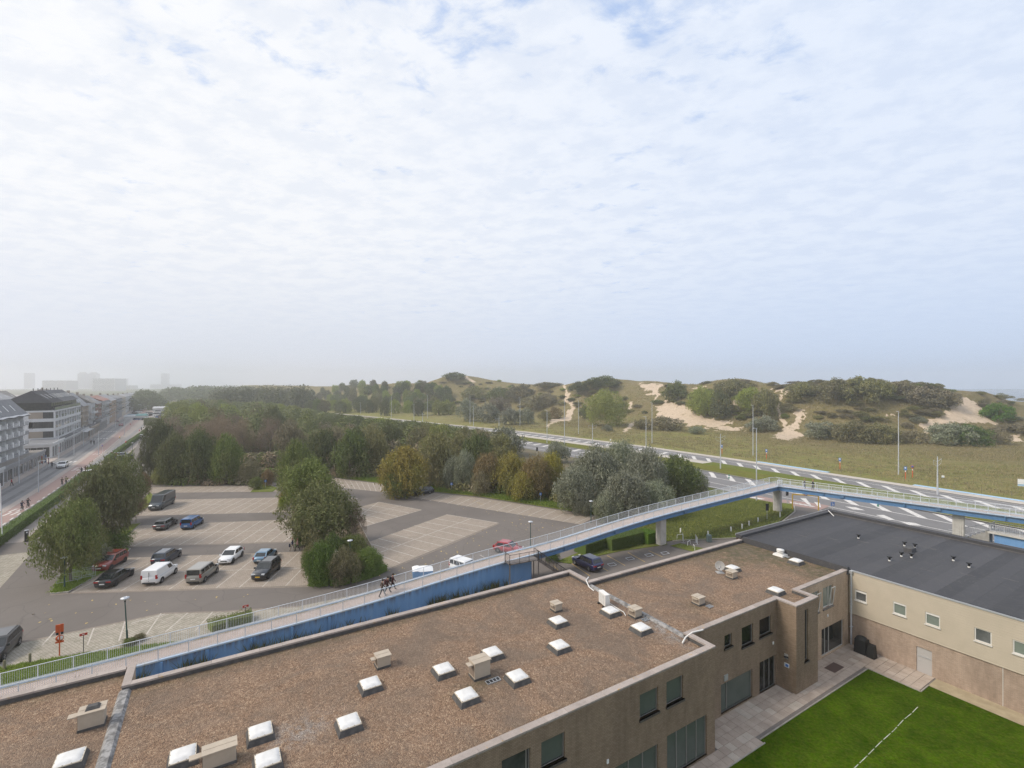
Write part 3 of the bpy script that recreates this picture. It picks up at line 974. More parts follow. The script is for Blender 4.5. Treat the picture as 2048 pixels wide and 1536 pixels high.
for name, a, b, sl, per, ln in (('hatch_marking', -6.3, -11.4, -4.6, 5.2, 1.35), ('hatch_marking', -25.7, -30.9, -4.9, 5.2, 1.5)):
 for i in range(64):
  v = -40 + i * per
  s_ = sl * (1.0 if v < 110 else 0.4)
  p = [(a, v), (a, v + ln), (b, v + ln + s_), (b, v + s_)]
  mb = MB()
  mb.poly([(*W(K(q[1]) + q[0], q[1]), 0.010) for q in p], M['white_road'])
  mb.build(name, hw)
for v0, v1 in ((64, 84), (24, 46)):            # pale blue stretches along the cycle track
 hw_strip('blue_stretch', -0.25, 1.2, 0.11, M['blue_path'], hw, kind=None) if False else None
 mb = MB()
 vv = np.linspace(v0, v1, 6)
 mb.add([(*W(K(q) - 0.25, q), 0.115) for q in vv] + [(*W(K(q) + 1.3, q), 0.115) for q in vv], [(i, i + 1, i + 7, i + 6) for i in range(5)], M['blue_path'])
 mb.build('blue_stretch', hw)
mb = MB()                                      # yield teeth, arrows and hatching at the slip road
for i in range(5):
 x, y = g(1586 + i * 9.5, 1006.5 + i * 1.6)
 mb.add([(x - 0.5, y, 0.016), (x + 0.5, y - 0.3, 0.016), (x + 0.1, y + 1.3, 0.016)], [(0, 1, 2)], M['white_road'])
for q in ([(1600, 996), (1612, 997), (1622, 1010), (1618, 1011)], [(1628, 1004), (1640, 1006), (1642, 1015), (1637, 1014)], [(1440, 985), (1462, 986), (1530, 998), (1522, 999)],
  [(1690, 1013), (1712, 1015), (1730, 1021), (1706, 1019)], [(1752, 1030), (1768, 1030), (1790, 1040), (1778, 1040)], [(1800, 1043), (1830, 1046), (1846, 1052), (1818, 1050)],
  [(1718, 993), (1726, 993), (1760, 1003), (1750, 1003)]):
 mb.poly([(*g(*p), 0.016) for p in q], M['white_road'])
mb.build('lane_arrow', hw)

# car park: one asphalt sheet, paver bays and painted lines on it
park = sheet('car_park', [(-120, 1098), (60, 1083), (150, 1040), (215, 985), (250, 930), (288, 868), (316, 868), (338, 920), (298, 958), (545, 955), (650, 943), (775, 960),
      (960, 988), (1195, 1030), (1222, 1050), (1165, 1098), (1060, 1180), (900, 1250), (300, 1420), (-300, 1560)], 0.0, M['asphalt'])
BAYS = [
 [(140, 1186), (207, 1143), (248, 1116), (608, 1103), (616, 1171)],
 [(222, 1094), (278, 1051), (582, 1039), (596, 1083)],
 [(268, 1032), (310, 1000), (560, 995), (582, 1024)],
 [(285, 986), (302, 975), (545, 969), (556, 983)],
 [(690, 1022), (757, 1004), (843, 1020), (729, 1053), (690, 1050)],
 [(735, 1085), (893, 1029), (997, 1046), (776, 1138), (745, 1135)],
 [(665, 992), (716, 997), (690, 1005), (665, 1004)],
 [(650, 954), (770, 969), (774, 985), (668, 974)],
 [(776, 987), (850, 984), (962, 996), (1193, 1032), (1161, 1049), (962, 1017)],
]
for b in BAYS:
 sheet('parking_bays', b, 0.006, M['pavers'], park, None)
sheet('parking_bays', [(-60, 1330), (40, 1285), (185, 1255), (287, 1234), (322, 1226), (450, 1222), (600, 1212), (760, 1180), (900, 1150), (1040, 1112), (1060, 1120), (900, 1180), (700, 1240), (420, 1300), (100, 1375), (-60, 1400)], 0.006, M['pavers_mossy'], park, None)
sheet('parking_bays', [(-60, 1118), (66, 1103), (0, 1176), (-60, 1230)], 0.006, M['pavers_mossy'], park, None)
sheet('footpath', [(-120, 1398), (75, 1335), (90, 1352), (-60, 1420)], 0.010, M['concrete_grey'])


def lerp(a, b, t):
 return (a[0] + (b[0] - a[0]) * t, a[1] + (b[1] - a[1]) * t)


def bay_lines(a0, a1, b0, b1, n_, skip=(), centre=None, ends=(0.0, 1.0)):   # n_ dividers between edge a and edge b, in world
 A0, A1, B0, B1 = (g(*p) for p in (a0, a1, b0, b1))
 mb = MB()
 for i in range(n_ + 1):
  t = i / n_
  if i in skip:
   continue
  p, q = lerp(A0, A1, t), lerp(B0, B1, t)
  strip_line(mb, [lerp(p, q, ends[0]), lerp(p, q, ends[1])], 0.11, 0.0115, M['white_line'])
 if centre is not None:
  strip_line(mb, [lerp(A0, B0, centre), lerp(A1, B1, centre)], 0.11, 0.0125, M['white_line'])
 mb.build('bay_marking', park)


def slant_lines(bay, a0, a1, n_, ang, centre):  # dividers at one angle, clipped to their bay
 A0, A1 = g(*a0), g(*a1)
 poly_ = [g(*p) for p in bay]
 dx, dy = math.cos(RD(ang)), math.sin(RD(ang))
 mb = MB()
 for i in range(n_):
  p = lerp(A0, A1, i / (n_ - 1))
  tt = np.linspace(-2, 26, 281)
  k_ = np.nonzero(inpoly(p[0] + dx * tt, p[1] + dy * tt, poly_))[0]
  if len(k_) > 8:
   strip_line(mb, [(p[0] + dx * tt[k_[0]], p[1] + dy * tt[k_[0]]), (p[0] + dx * tt[k_[-1]], p[1] + dy * tt[k_[-1]])], 0.11, 0.0115, M['white_line'])
 if centre:
  strip_line(mb, [g(*centre[0]), g(*centre[1])], 0.11, 0.0125, M['white_line'])
 mb.build('bay_marking', park)


slant_lines(BAYS[0], (95, 1187), (616, 1171.5), 12, 94, ((190, 1149), (611, 1136)))
slant_lines(BAYS[1], (110, 1097), (596, 1083), 17, 93.5, ((252, 1070), (589, 1059)))
slant_lines(BAYS[2], (195, 1034), (582, 1024), 18, 93.5, ((300, 1012), (570, 1006)))
slant_lines(BAYS[3], (230, 987), (556, 983), 18, 94, None)
bay_lines((700, 1047), (729, 1053), (757, 1004), (843, 1020), 1, centre=None)
mb = MB()
for a, b in (((893, 1029), (997, 1046)), ((871, 1037), (975, 1055)), ((850, 1044), (954, 1063)), ((829, 1051), (930, 1073)), ((806, 1059), (908, 1082)), ((782, 1068), (884, 1092)), ((757, 1077), (857, 1103)), ((740, 1087), (829, 1113)), ((745, 1105), (800, 1126)),
   ((757, 1004), (843, 1020)), ((739, 1010), (818, 1026)), ((717, 1016), (796, 1033)), ((720, 1027), (774, 1040)), ((722, 1037), (750, 1047)),
   ((942, 1037), (757, 1106)), ((802, 1011), (715, 1036)), ((680, 991), (716, 997))):
 strip_line(mb, [g(*a), g(*b)], 0.13, 0.0125, M['white_line'])
mb.build('bay_marking', park)
bay_lines((670, 974), (774, 985), (656, 955), (770, 969), 10)
bay_lines((842, 999), (1150, 1047), (870, 986), (1185, 1031), 15)
mb = MB()
for a, b in (((85, 1290), (110, 1262)), ((175, 1290), (188, 1256)), ((238, 1282), (250, 1243)), ((292, 1270), (322, 1227)), ((330, 1265), (375, 1226)), ((390, 1262), (425, 1224)), ((455, 1245), (480, 1222)), ((262, 1247), (330, 1228)),
   ((960, 1110), (990, 1128)), ((1000, 1100), (1030, 1115))):
 strip_line(mb, [g(*a), g(*b)], 0.12, 0.0125, M['white_line'])
mb.build('bay_marking', park)
mb = MB()                                      # white arrow on the entry lane
for q in ([(88, 1138), (92, 1141), (101, 1130), (97, 1128)], [(92, 1131), (101, 1127), (101, 1133)]):
 mb.poly([(*g(*p), 0.009) for p in q], M['white_line'])
mb.build('arrow_marking', park)
# brick gutter strips along bays
mb = MB()
for pl_ in ([(99, 1190), (140, 1187), (616, 1173)], [(40, 1286), (185, 1256), (287, 1235), (322, 1227), (450, 1223), (600, 1213)], [(735, 1087), (776, 1140), (885, 1095), (998, 1047)], [(222, 1095), (596, 1084.5)]):
 strip_line(mb, [g(*p) for p in pl_], 0.30, 0.0105, simple('gutter_brick', (0.26, 0.215, 0.175), 0.9, col2=(0.20, 0.165, 0.135), scale=2, world=True) if not mb.mats else mb.mats[0])
mb.build('gutter_strip', park)

# access yard, slip road, verges
yard = sheet('access_yard', [(1020, 1150), (1118, 1122), (1240, 1097), (1345, 1082), (1420, 1080), (1475, 1076), (1560, 1046), (1590, 1020), (1582, 1000), (1640, 1008), (1760, 1060), (1690, 1180), (1170, 1260), (1050, 1230)], 0.004, M['asphalt'])
mb = MB()
for a, b in (((1136, 1122), (1180, 1152)), ((1200, 1133), (1216, 1142)), ((1214, 1111), (1250, 1131)), ((1256, 1105), (1290, 1124)), ((1297, 1101), (1325, 1114)), ((1106, 1130), (1116, 1140))):
 strip_line(mb, [g(*a), g(*b)], 0.10, 0.010, M['yellow_line'])
mb.build('bay_marking', yard)
sheet('red_crossing', [(1575, 1000), (1580, 1010), (1640, 1020), (1660, 1012), (1640, 1008)], 0.012, M['redpath'], yard, None)
sheet('red_crossing', [(1500, 988), (1548, 998), (1575, 1000), (1575, 1006), (1540, 1004), (1490, 994)], 0.012, M['redpath'], None)


def verge(name, pts, z, mat, h=0.0, inset=0.0):
 o = sheet(name, pts, z, mat)
 return o


def island(pts, mat, h=0.12, name='grass_island'):     # raised island with a concrete kerb round it
 w_ = [g(*p) for p in pts]
 cx, cy_ = sum(p[0] for p in w_) / len(w_), sum(p[1] for p in w_) / len(w_)
 mb = MB()
 mb.prism(w_, -0.02, h, M['kerb'])
 o = struct('kerb', mb)
 ins = []
 for p in w_:
  d = math.hypot(p[0] - cx, p[1] - cy_)
  f = max(0.0, (d - 0.22) / d)
  ins.append((cx + (p[0] - cx) * f, cy_ + (p[1] - cy_) * f))
 mb = MB()
 mb.poly([(*p, h + 0.02) for p in ins], mat)
 return struct(name, mb)


island([(99, 1189), (136, 1186), (206, 1146), (262, 1098), (215, 1092), (190, 1105), (152, 1125), (122, 1152)], M['verge'])
island([(205, 1098), (228, 1092), (283, 1047), (252, 1050)], M['verge'])
island([(255, 1042), (270, 1032), (318, 1000), (300, 985), (275, 1010)], M['verge'])
island([(617, 1170), (770, 1141), (742, 1090), (716, 1040), (690, 1010), (650, 985), (600, 975), (565, 985), (580, 1010), (583, 1035), (606, 1092)], M['soil'])
island([(774, 986), (830, 996), (855, 985), (840, 975), (775, 968)], M['soil'])
verge('grass_verge', [(650, 952), (770, 968), (860, 983), (962, 994), (1195, 1031), (1215, 1026), (1150, 1005), (1000, 985), (865, 970), (770, 955), (650, 938)], 0.05, M['verge'])
verge('grass_verge', [(500, 985), (545, 984), (556, 976), (520, 965)], 0.05, M['verge'])
verge('wood_floor', [(300, 966), (545, 962), (640, 948), (770, 958), (865, 972), (1000, 987), (1150, 1007), (1215, 1028), (1240, 1045), (1330, 1040), (1420, 985), (1380, 960), (1230, 930), (1040, 895), (900, 862), (760, 835), (600, 812), (440, 800), (350, 798), (330, 830), (310, 870), (320, 905), (335, 930)], 0.02,
 simple('leaf_litter', (0.16, 0.125, 0.08), 0.95, col2=(0.11, 0.10, 0.045), scale=0.3, world=True, bump=0.8, bscale=4, dist=0.05))
verge('grass_verge', [(1198, 1090), (1240, 1096), (1345, 1081), (1475, 1075), (1555, 1046), (1588, 1022), (1585, 1008), (1545, 1005), (1490, 995), (1420, 985), (1330, 1030), (1240, 1050), (1180, 1080)], 0.06, M['verge'])
sheet('bare_soil', [(1420, 1066), (1490, 1057), (1560, 1030), (1552, 1022), (1500, 1040), (1440, 1055)], 0.068, M['soil'])
mb = MB()
strip_line(mb, [g(*p) for p in [(1345, 1082), (1475, 1076.5), (1520, 1060), (1560, 1047), (1590, 1024), (1588, 1012)]], 0.22, 0.09, M['kerb'])
struct('kerb', mb)
sheet('grass_verge', [(1112, 1124), (1140, 1128), (1170, 1118), (1240, 1103), (1335, 1090), (1330, 1080), (1230, 1092), (1150, 1108)], 0.05, M['verge'])
sheet('grass_verge', [(1340, 1092), (1400, 1108), (1420, 1100), (1360, 1087)], 0.05, M['verge'])
# ------------------------------------------------------------------ brick building with gravel roofs
def wall_holes(mb, axis, c, a0, a1, z0, z1, holes, depth, sign, mat):
 """wall plane at c facing sign along the other axis, rectangular openings with reveals"""
 A = sorted(set([a0, a1] + [q for h in holes for q in (h[0], h[1])]))
 Z = sorted(set([z0, z1] + [q for h in holes for q in (h[2], h[3])]))

 def P(q, z, d=0.0):
  return (q, c - sign * d, z) if axis == 'u' else (c - sign * d, q, z)
 for i in range(len(A) - 1):
  for j in range(len(Z) - 1):
   ca_, cz_ = (A[i] + A[i + 1]) / 2, (Z[j] + Z[j + 1]) / 2
   if any(h[0] < ca_ < h[1] and h[2] < cz_ < h[3] for h in holes):
    continue
   mb.add([P(A[i], Z[j]), P(A[i + 1], Z[j]), P(A[i + 1], Z[j + 1]), P(A[i], Z[j + 1])], [(0, 1, 2, 3)], mat)
 for h in holes:
  for (q0, y0), (q1, y1) in (((h[0], h[2]), (h[1], h[2])), ((h[1], h[2]), (h[1], h[3])), ((h[1], h[3]), (h[0], h[3])), ((h[0], h[3]), (h[0], h[2]))):
   mb.add([P(q0, y0), P(q1, y1), P(q1, y1, depth), P(q0, y0, depth)], [(0, 1, 2, 3)], mat)
 return mb


def abox(mb, axis, c, sign, a0, a1, d0, d1, z0, z1, mat):    # box on a wall; d measured inwards from the face
 lo, hi = sorted((c - sign * d0, c - sign * d1))
 if axis == 'u':
  mb.box(a0, a1, lo, hi, z0, z1, mat)
 else:
  mb.box(lo, hi, a0, a1, z0, z1, mat)


def window(parent, axis, c, sign, a0, a1, z0, z1, pane, frame, inset=0.14, fw=0.06, mull=(), sill=True, name='window', blind=0.0):
 mb = MB()
 abox(mb, axis, c, sign, a0, a0 + fw, inset - 0.03, inset + 0.05, z0, z1, frame)
 abox(mb, axis, c, sign, a1 - fw, a1, inset - 0.03, inset + 0.05, z0, z1, frame)
 abox(mb, axis, c, sign, a0 + fw, a1 - fw, inset - 0.03, inset + 0.05, z0, z0 + fw, frame)
 abox(mb, axis, c, sign, a0 + fw, a1 - fw, inset - 0.03, inset + 0.05, z1 - fw, z1, frame)
 for q in mull:
  abox(mb, axis, c, sign, q - fw / 2, q + fw / 2, inset - 0.028, inset + 0.045, z0 + fw, z1 - fw, frame)
 w = mb.build(name, parent)
 edges = [a0 + fw] + list(mull) + [a1 - fw]
 for i in range(len(edges) - 1):
  mb = MB()
  abox(mb, axis, c, sign, edges[i] + (fw / 2 if i else 0), edges[i + 1] - (fw / 2 if i < len(edges) - 2 else 0), inset + 0.01, inset + 0.03, z0 + fw, z1 - fw, pane)
  mb.build('pane', w)
 if sill:
  mb = MB()
  abox(mb, axis, c, sign, a0 - 0.06, a1 + 0.06, -0.10, inset - 0.035, z0 - 0.13, z0 - 0.005, M['sill'])
  mb.build('sill', w)
 return w


ZR = 6.6
bb = thing('brick_building', 'long flat roofed tan brick building with brown gravel roofs and skylights', 'building', (0, 0, 0), ANG)
NEARH = [(20.06, 21.54, 4.38, 5.74), (22.22, 23.68, 4.36, 5.75), (13.41, 14.85, 4.38, 5.68), (11.2, 12.78, 4.36, 5.70), (8.6, 10.0, 4.38, 5.7),
  (22.27, 25.87, 0.12, 2.62), (18.2, 21.54, 0.12, 2.48), (14.0, 17.6, 0.12, 2.48)]
mb = MB()
wall_holes(mb, 'u', 19.17, -20, 26.65, 0, ZR - 0.1, NEARH, 0.25, -1, M['brick'])
mb.build('brick_wall', bb)
for h in NEARH[:2] + NEARH[2:3] + NEARH[4:5]:
 window(bb, 'u', 19.17, -1, *h, M['pane_green'], M['frame_alu'])
window(bb, 'u', 19.17, -1, *NEARH[3], M['pane_grey'], M['frame_alu'], mull=(12.6,))
window(bb, 'u', 19.17, -1, *NEARH[5], M['pane_green'], M['frame_alu'], mull=(23.2, 24.1, 25.0), sill=False)
window(bb, 'u', 19.17, -1, *NEARH[6], M['pane_green'], M['frame_alu'], mull=(19.3, 20.4), sill=False)
window(bb, 'u', 19.17, -1, *NEARH[7], M['pane_green'], M['frame_alu'], mull=(15.2, 16.4), sill=False)
ANH = [(30.17, 31.02, 4.62, 5.47), (32.16, 33.55, 4.12, 5.50), (34.32, 35.85, 4.24, 5.52), (29.78, 33.46, 0.14, 2.20), (34.33, 36.45, 0.05, 2.36), (27.6, 28.3, 4.7, 5.45)]
mb = MB()
wall_holes(mb, 'u', 20.95, 26.65, 36.6, 0, ZR - 0.1, ANH, 0.25, -1, M['brick'])
mb.build('brick_wall', bb)
for h in ANH[:3] + ANH[5:]:
 window(bb, 'u', 20.95, -1, *h, M['pane_dark'], M['frame_alu'])
window(bb, 'u', 20.95, -1, *ANH[3], M['pane_green'], M['frame_alu'], mull=(30.55,), sill=False)
window(bb, 'u', 20.95, -1, *ANH[4], M['pane_dark'], M['frame_alu'], mull=(35.1, 35.75), sill=False, name='glazed_door')
mb = MB()
wall_holes(mb, 'u', 19.5, 36.6, 39.65, 0, ZR - 0.1, [(37.78, 38.24, 2.15, 6.0)], 0.25, -1, M['brick'])
mb.build('brick_wall', bb)
window(bb, 'u', 19.5, -1, 37.78, 38.24, 2.15, 6.0, M['pane_dark'], M['frame_alu'], fw=0.05)
for a_, b_, c_ in ((36.6, 19.5, 20.95), (39.65, 19.5, 20.95), (26.65, 19.17, 20.95)):
 mb = MB()
 mb.add([(a_, b_, 0), (a_, c_, 0), (a_, c_, ZR - 0.1), (a_, b_, ZR - 0.1)], [(0, 1, 2, 3)], M['brick'])
 mb.build('brick_wall', bb)
RH = [(20.06, 21.54, 4.38, 5.74), (22.22, 23.68, 4.36, 5.75), (13.41, 14.85, 4.38, 5.68), (11.2, 12.78, 4.36, 5.70), (8.6, 10.0, 4.38, 5.7),
  (22.27, 25.87, 0.12, 2.62), (18.2, 21.54, 0.12, 2.48), (14.0, 17.6, 0.12, 2.48)]
mb = MB()
wall_holes(mb, 'u', 19.17, -20, 26.65, 0, ZR - 0.1, NEARH, 0.25, -1, M['brick'])
mb.build('brick_wall', bb)
for h in NEARH[:2] + NEARH[2:3] + NEARH[4:5]:
 window(bb, 'u', 19.17, -1, *h, M['pane_green'], M['frame_alu'])
window(bb, 'u', 19.17, -1, *NEARH[3], M['pane_grey'], M['frame_alu'], mull=(12.6,))
window(bb, 'u', 19.17, -1, *NEARH[5], M['pane_green'], M['frame_alu'], mull=(23.2, 24.1, 25.0), sill=False)
window(bb, 'u', 19.17, -1, *NEARH[6], M['pane_green'], M['frame_alu'], mull=(19.3, 20.4), sill=False)
window(bb, 'u', 19.17, -1, *NEARH[7], M['pane_green'], M['frame_alu'], mull=(15.2, 16.4), sill=False)
ANH = [(30.17, 31.02, 4.62, 5.47), (32.16, 33.55, 4.12, 5.50), (34.32, 35.85, 4.24, 5.52), (29.78, 33.46, 0.14, 2.20), (34.33, 36.45, 0.05, 2.36), (27.6, 28.3, 4.7, 5.45)]
mb = MB()
wall_holes(mb, 'u', 20.95, 26.65, 36.6, 0, ZR - 0.1, ANH, 0.25, -1, M['brick'])
mb.build('brick_wall', bb)
for h in ANH[:3] + ANH[5:]:
 window(bb, 'u', 20.95, -1, *h, M['pane_dark'], M['frame_alu'])
window(bb, 'u', 20.95, -1, *ANH[3], M['pane_green'], M['frame_alu'], mull=(30.55,), sill=False)
window(bb, 'u', 20.95, -1, *ANH[4], M['pane_dark'], M['frame_alu'], mull=(35.1, 35.75), sill=False, name='glazed_door')
mb = MB()
wall_holes(mb, 'u', 19.5, 36.6, 39.65, 0, ZR - 0.1, [(37.78, 38.24, 2.15, 6.0)], 0.25, -1, M['brick'])
mb.build('brick_wall', bb)
window(bb, 'u', 19.5, -1, 37.78, 38.24, 2.15, 6.0, M['pane_dark'], M['frame_alu'], fw=0.05)
mb = MB()
mb.add([(36.6, 19.5, 0), (36.6, 20.95, 0), (36.6, 20.95, ZR - 0.1), (36.6, 19.5, ZR - 0.1)], [(0, 1, 2, 3)], M['brick'])
mb.add([(39.65, 19.5, 0), (39.65, 20.95, 0), (39.65, 20.95, ZR - 0.1), (39.65, 19.5, ZR - 0.1)], [(0, 1, 2, 3)], M['brick'])
mb.add([(26.65, 19.17, 0), (26.65, 20.95, 0), (26.65, 20.95, ZR - 0.1), (26.65, 19.17, ZR - 0.1)], [(0, 1, 2, 3)], M['brick'])
mb.build('brick_wall', bb)
RH = [(41.55, 42.75, 4.1, 5.85), (43.43, 45.05, 4.12, 5.86), (43.2, 46.95, 0.12, 2.45), (41.9, 42.55, 0.12, 2.37)]
mb = MB()
wall_holes(mb, 'u', 20.95, 39.65, 47.85, 0, ZR - 0.1, RH, 0.25, -1, M['brick'])
mb.build('brick_wall', bb)
for h in RH[:2]:
 w = window(bb, 'u', 20.95, -1, *h, M['pane_green'], M['frame_white'], mull=((h[0] + h[1]) / 2 + 0.25,))
 mb = MB()                                   # the open sash, tipped into the room
 z0, z1, a1 = h[2] + 0.08, h[3] - 0.1, h[1] - 0.08
 for p, q in (((a1 - 0.62, 20.93, z0), (a1 - 0.62, 20.72, z1)), ((a1, 20.93, z0), (a1, 20.72, z1)), ((a1 - 0.62, 20.93, z0), (a1, 20.93, z0)), ((a1 - 0.62, 20.72, z1), (a1, 20.72, z1))):
  mb.bar(p, q, 0.05, 0.05, M['frame_white'])
 mb.build('open_sash', w)
window(bb, 'u', 20.95, -1, *RH[2], M['pane_dark'], M['frame_alu'], mull=(43.95, 44.6), sill=False)
window(bb, 'u', 20.95, -1, *RH[3], M['pane_dark'], M['wood'], sill=False, name='door')
mb = MB()
for q in (((-20, 35.7), (-4, 35.7)), ((-4, 35.7), (-4, 33.75)), ((-4, 33.75), (26.65, 33.75)), ((26.65, 33.75), (26.65, 31.1)), ((26.65, 31.1), (47.85, 31.1)), ((-20, 19.17), (-20, 35.7))):
 (a, b), (c, d) = q
 mb.add([(a, b, 0), (c, d, 0), (c, d, ZR - 0.1), (a, b, ZR - 0.1)], [(0, 1, 2, 3)], M['brick'])
mb.build('brick_wall', bb)

# inner faces of the parapets, dark
INNER = [((-20, 35.36), (-4.34, 35.36)), ((-4.34, 35.36), (-4.34, 33.41)), ((-4.34, 33.41), (26.31, 33.41)), ((26.31, 33.41), (26.31, 30.76)), ((26.31, 30.76), (47.5, 30.76)),
  ((-20, 19.51), (26.31, 19.51)), ((26.31, 19.51), (26.31, 21.29)), ((26.31, 21.29), (36.94, 21.29)), ((36.94, 21.29), (36.94, 19.84)), ((36.94, 19.84), (39.31, 19.84)), ((39.31, 19.84), (39.31, 21.29)), ((39.31, 21.29), (47.5, 21.29))]
mb = MB()
for (a, b), (c, d) in INNER:
 mb.add([(a, b, 6.2), (c, d, 6.2), (c, d, ZR - 0.1), (a, b, ZR - 0.1)], [(0, 1, 2, 3)], M['curb_black'])
mb.build('parapet_lining', bb)
# coping, stone by stone
def coping(a, b, inward, lift=0.0, L=1.25):
 a, b, n_ = Vector((*a, 0)), Vector((*b, 0)), Vector((*inward, 0))
 d = b - a
 k = max(1, round(d.length / L))
 for i in range(k):
  p, q = a + d * (i / k), a + d * ((i + 1) / k)
  e = d.normalized() * 0.006
  mb = MB()
  c0, c1 = p + e - n_ * 0.04, q - e - n_ * 0.04
  c2, c3 = q - e + n_ * 0.36, p + e + n_ * 0.36
  t_ = 0.004 * math.sin(i * 2.3)
  mb.prism([(c.x, c.y) for c in (c0, c1, c2, c3)], ZR - 0.1, ZR + lift + t_, M['coping'])
  mb.build('coping_stone', bb)


coping((-20, 35.7), (-4.4, 35.7), (0, -1))
coping((-4.0, 35.74), (-4.0, 33.4), (-1, 0), 0.012, 2.4)
coping((-4.0, 33.75), (26.3, 33.75), (0, -1))
coping((26.65, 33.79), (26.65, 31.14), (-1, 0), 0.012)
coping((26.29, 31.1), (47.3, 31.1), (0, -1))
coping((-10, 19.17), (26.29, 19.17), (0, 1))
coping((26.65, 19.13), (26.65, 20.91), (-1, 0), 0.012, 2.0)
coping((26.29, 20.95), (36.56, 20.95), (0, 1))
coping((36.6, 21.31), (36.6, 19.46), (1, 0), 0.012, 2.0)
coping((36.96, 19.5), (39.29, 19.5), (0, 1), 0.0, 1.2)
coping((39.65, 19.46), (39.65, 21.31), (-1, 0), 0.012, 2.0)
coping((39.69, 20.95), (47.9, 20.95), (0, 1))

# gravel sheets with painted-on masks for moss and the bleached patch
def gravel_sheet(u0, u1, v0, v1, z, parent, extra=()):
 st = 0.5
 ua = np.arange(u0, u1 + 1e-6, (u1 - u0) / max(1, round((u1 - u0) / st)))
 va_ = np.arange(v0, v1 + 1e-6, (v1 - v0) / max(1, round((v1 - v0) / st)))
 vs_, fs = [], []
 for b_ in va_:
  for a_ in ua:
   vs_.append((a_, b_, z + 0.02 * float(fbm(a_ * 0.4, b_ * 0.4))))
 n_ = len(ua)
 for j in range(len(va_) - 1):
  for i in range(n_ - 1):
   fs.append((j * n_ + i, j * n_ + i + 1, (j + 1) * n_ + i + 1, (j + 1) * n_ + i))
 mb = MB()
 mb.add(vs_, fs, M['gravel'], True)
 for q in extra:
  mb.poly(q, M['gravel'])
 o = mb.build('gravel_roof', parent)
 moss, pale = [], []
 for v_ in o.data.vertices:
  a_, b_ = v_.co.x, v_.co.y
  e = 0.9 * math.exp(-((b_ - (v1 if v1 < 34 else v1)) / 0.7) ** 2) + 0.55 * math.exp(-((b_ - v0) / 0.5) ** 2)
  m_ = e * 0.7
  if u0 > 20:
   dmoss = abs((a_ - 47.3) + 0.12 * (b_ - 21))
   m_ += 1.3 * math.exp(-((a_ - 46.6) / 2.8) ** 2) + 0.9 * math.exp(-(((a_ - 42.5) / 4.0) ** 2 + ((b_ - 28.5) / 2.0) ** 2))
   m_ += 0.5 * math.exp(-(((a_ - 31.3) / 1.4) ** 2 + ((b_ - 23.8) / 0.9) ** 2))
  m_ += 0.7 * math.exp(-(((a_ - 12.2) / 1.2) ** 2 + ((b_ - 23.8) / 0.7) ** 2)) + 0.6 * math.exp(-(((a_ - 0.9) / 0.5) ** 2 + ((b_ - 24.6) / 0.8) ** 2))
  moss.append(min(1.0, m_))
  p_ = 0.7 * math.exp(-(((a_ - 3.4) / 1.6) ** 2 + ((b_ - 25.2) / 1.0) ** 2)) + 0.8 * math.exp(-((a_ - 26.0) / 0.9) ** 2) * math.exp(-((b_ - 23) / 3.2) ** 2) * (1 if u1 < 27 else 0.2)
  pale.append(min(1.0, p_))
 for nm, dat in (('moss', moss), ('pale', pale)):
  at_ = o.data.attributes.new(nm, 'FLOAT', 'POINT')
  at_.data.foreach_set('value', dat)
 return o


gravel_sheet(-19.9, -4.2, 19.45, 35.4, 6.27, bb)
gravel_sheet(-4.2, 26.45, 19.45, 33.45, 6.27, bb)
gravel_sheet(26.45, 47.6, 21.25, 30.8, 6.27, bb, [[(36.9, 19.8, 6.28), (39.35, 19.8, 6.28), (39.35, 21.26, 6.28), (36.9, 21.26, 6.28)]])
# zinc flashings over the expansion joints, in lapped lengths
def flashing(u, v0, v1, w_):
 k = max(1, round((v1 - v0) / 2.0))
 for i in range(k):
  a, b = v0 + (v1 - v0) * i / k, v0 + (v1 - v0) * (i + 1) / k + 0.05
  mb = MB()
  h = 6.41 + 0.004 * (i % 2)
  mb.add([(u - w_, a, 6.27), (u - w_ * 0.55, a, h), (u + w_ * 0.55, a, h), (u + w_, a, 6.27), (u - w_, b, 6.27), (u - w_ * 0.55, b, h), (u + w_ * 0.55, b, h), (u + w_, b, 6.27)],
   [(0, 1, 5, 4), (1, 2, 6, 5), (2, 3, 7, 6)], M['flash'])
  mb.build('zinc_flashing', bb)


flashing(-4.2, 19.5, 33.4, 0.29)
flashing(26.45, 21.2, 30.8, 0.22)
mb = MB()                                        # white drain pipes over the parapet corners
mb.tube((26.9, 31.5, 6.66), (26.2, 31.0, 6.72), 0.045, M['plastic_white'])
mb.tube((26.2, 31.0, 6.72), (25.95, 30.3, 6.45), 0.045, M['plastic_white'])
mb.tube((25.95, 30.3, 6.45), (26.0, 29.8, 6.33), 0.04, M['plastic_white'])
mb.build('overflow_pipe', bb)
mb = MB()
mb.tube((27.6, 20.75, 6.67), (26.7, 20.9, 6.69), 0.045, M['plastic_white'])
mb.tube((26.7, 20.9, 6.69), (26.1, 20.95, 6.5), 0.045, M['plastic_white'])
mb.tube((26.1, 20.95, 6.5), (25.6, 20.8, 6.33), 0.05, M['plastic_white'])
mb.build('overflow_pipe', bb)
mb = MB()                                        # lamps, plates and vents on the walls
mb.box(36.54, 36.6, 20.1, 20.35, 2.35, 2.7, M['frame_alu'])
mb.lathe([(0.17, 0), (0.17, 0.03), (0.1, 0.07)], M['black'], (36.5, 20.2, 2.5), 10)
mb.build('wall_lamp', bb)
mb = MB()
mb.box(36.57, 36.6, 20.02, 20.36, 1.72, 2.02, M['white'])
mb.box(36.555, 36.57, 20.06, 20.28, 1.77, 1.97, M['sign_blue'])
mb.build('blue_plate', bb)
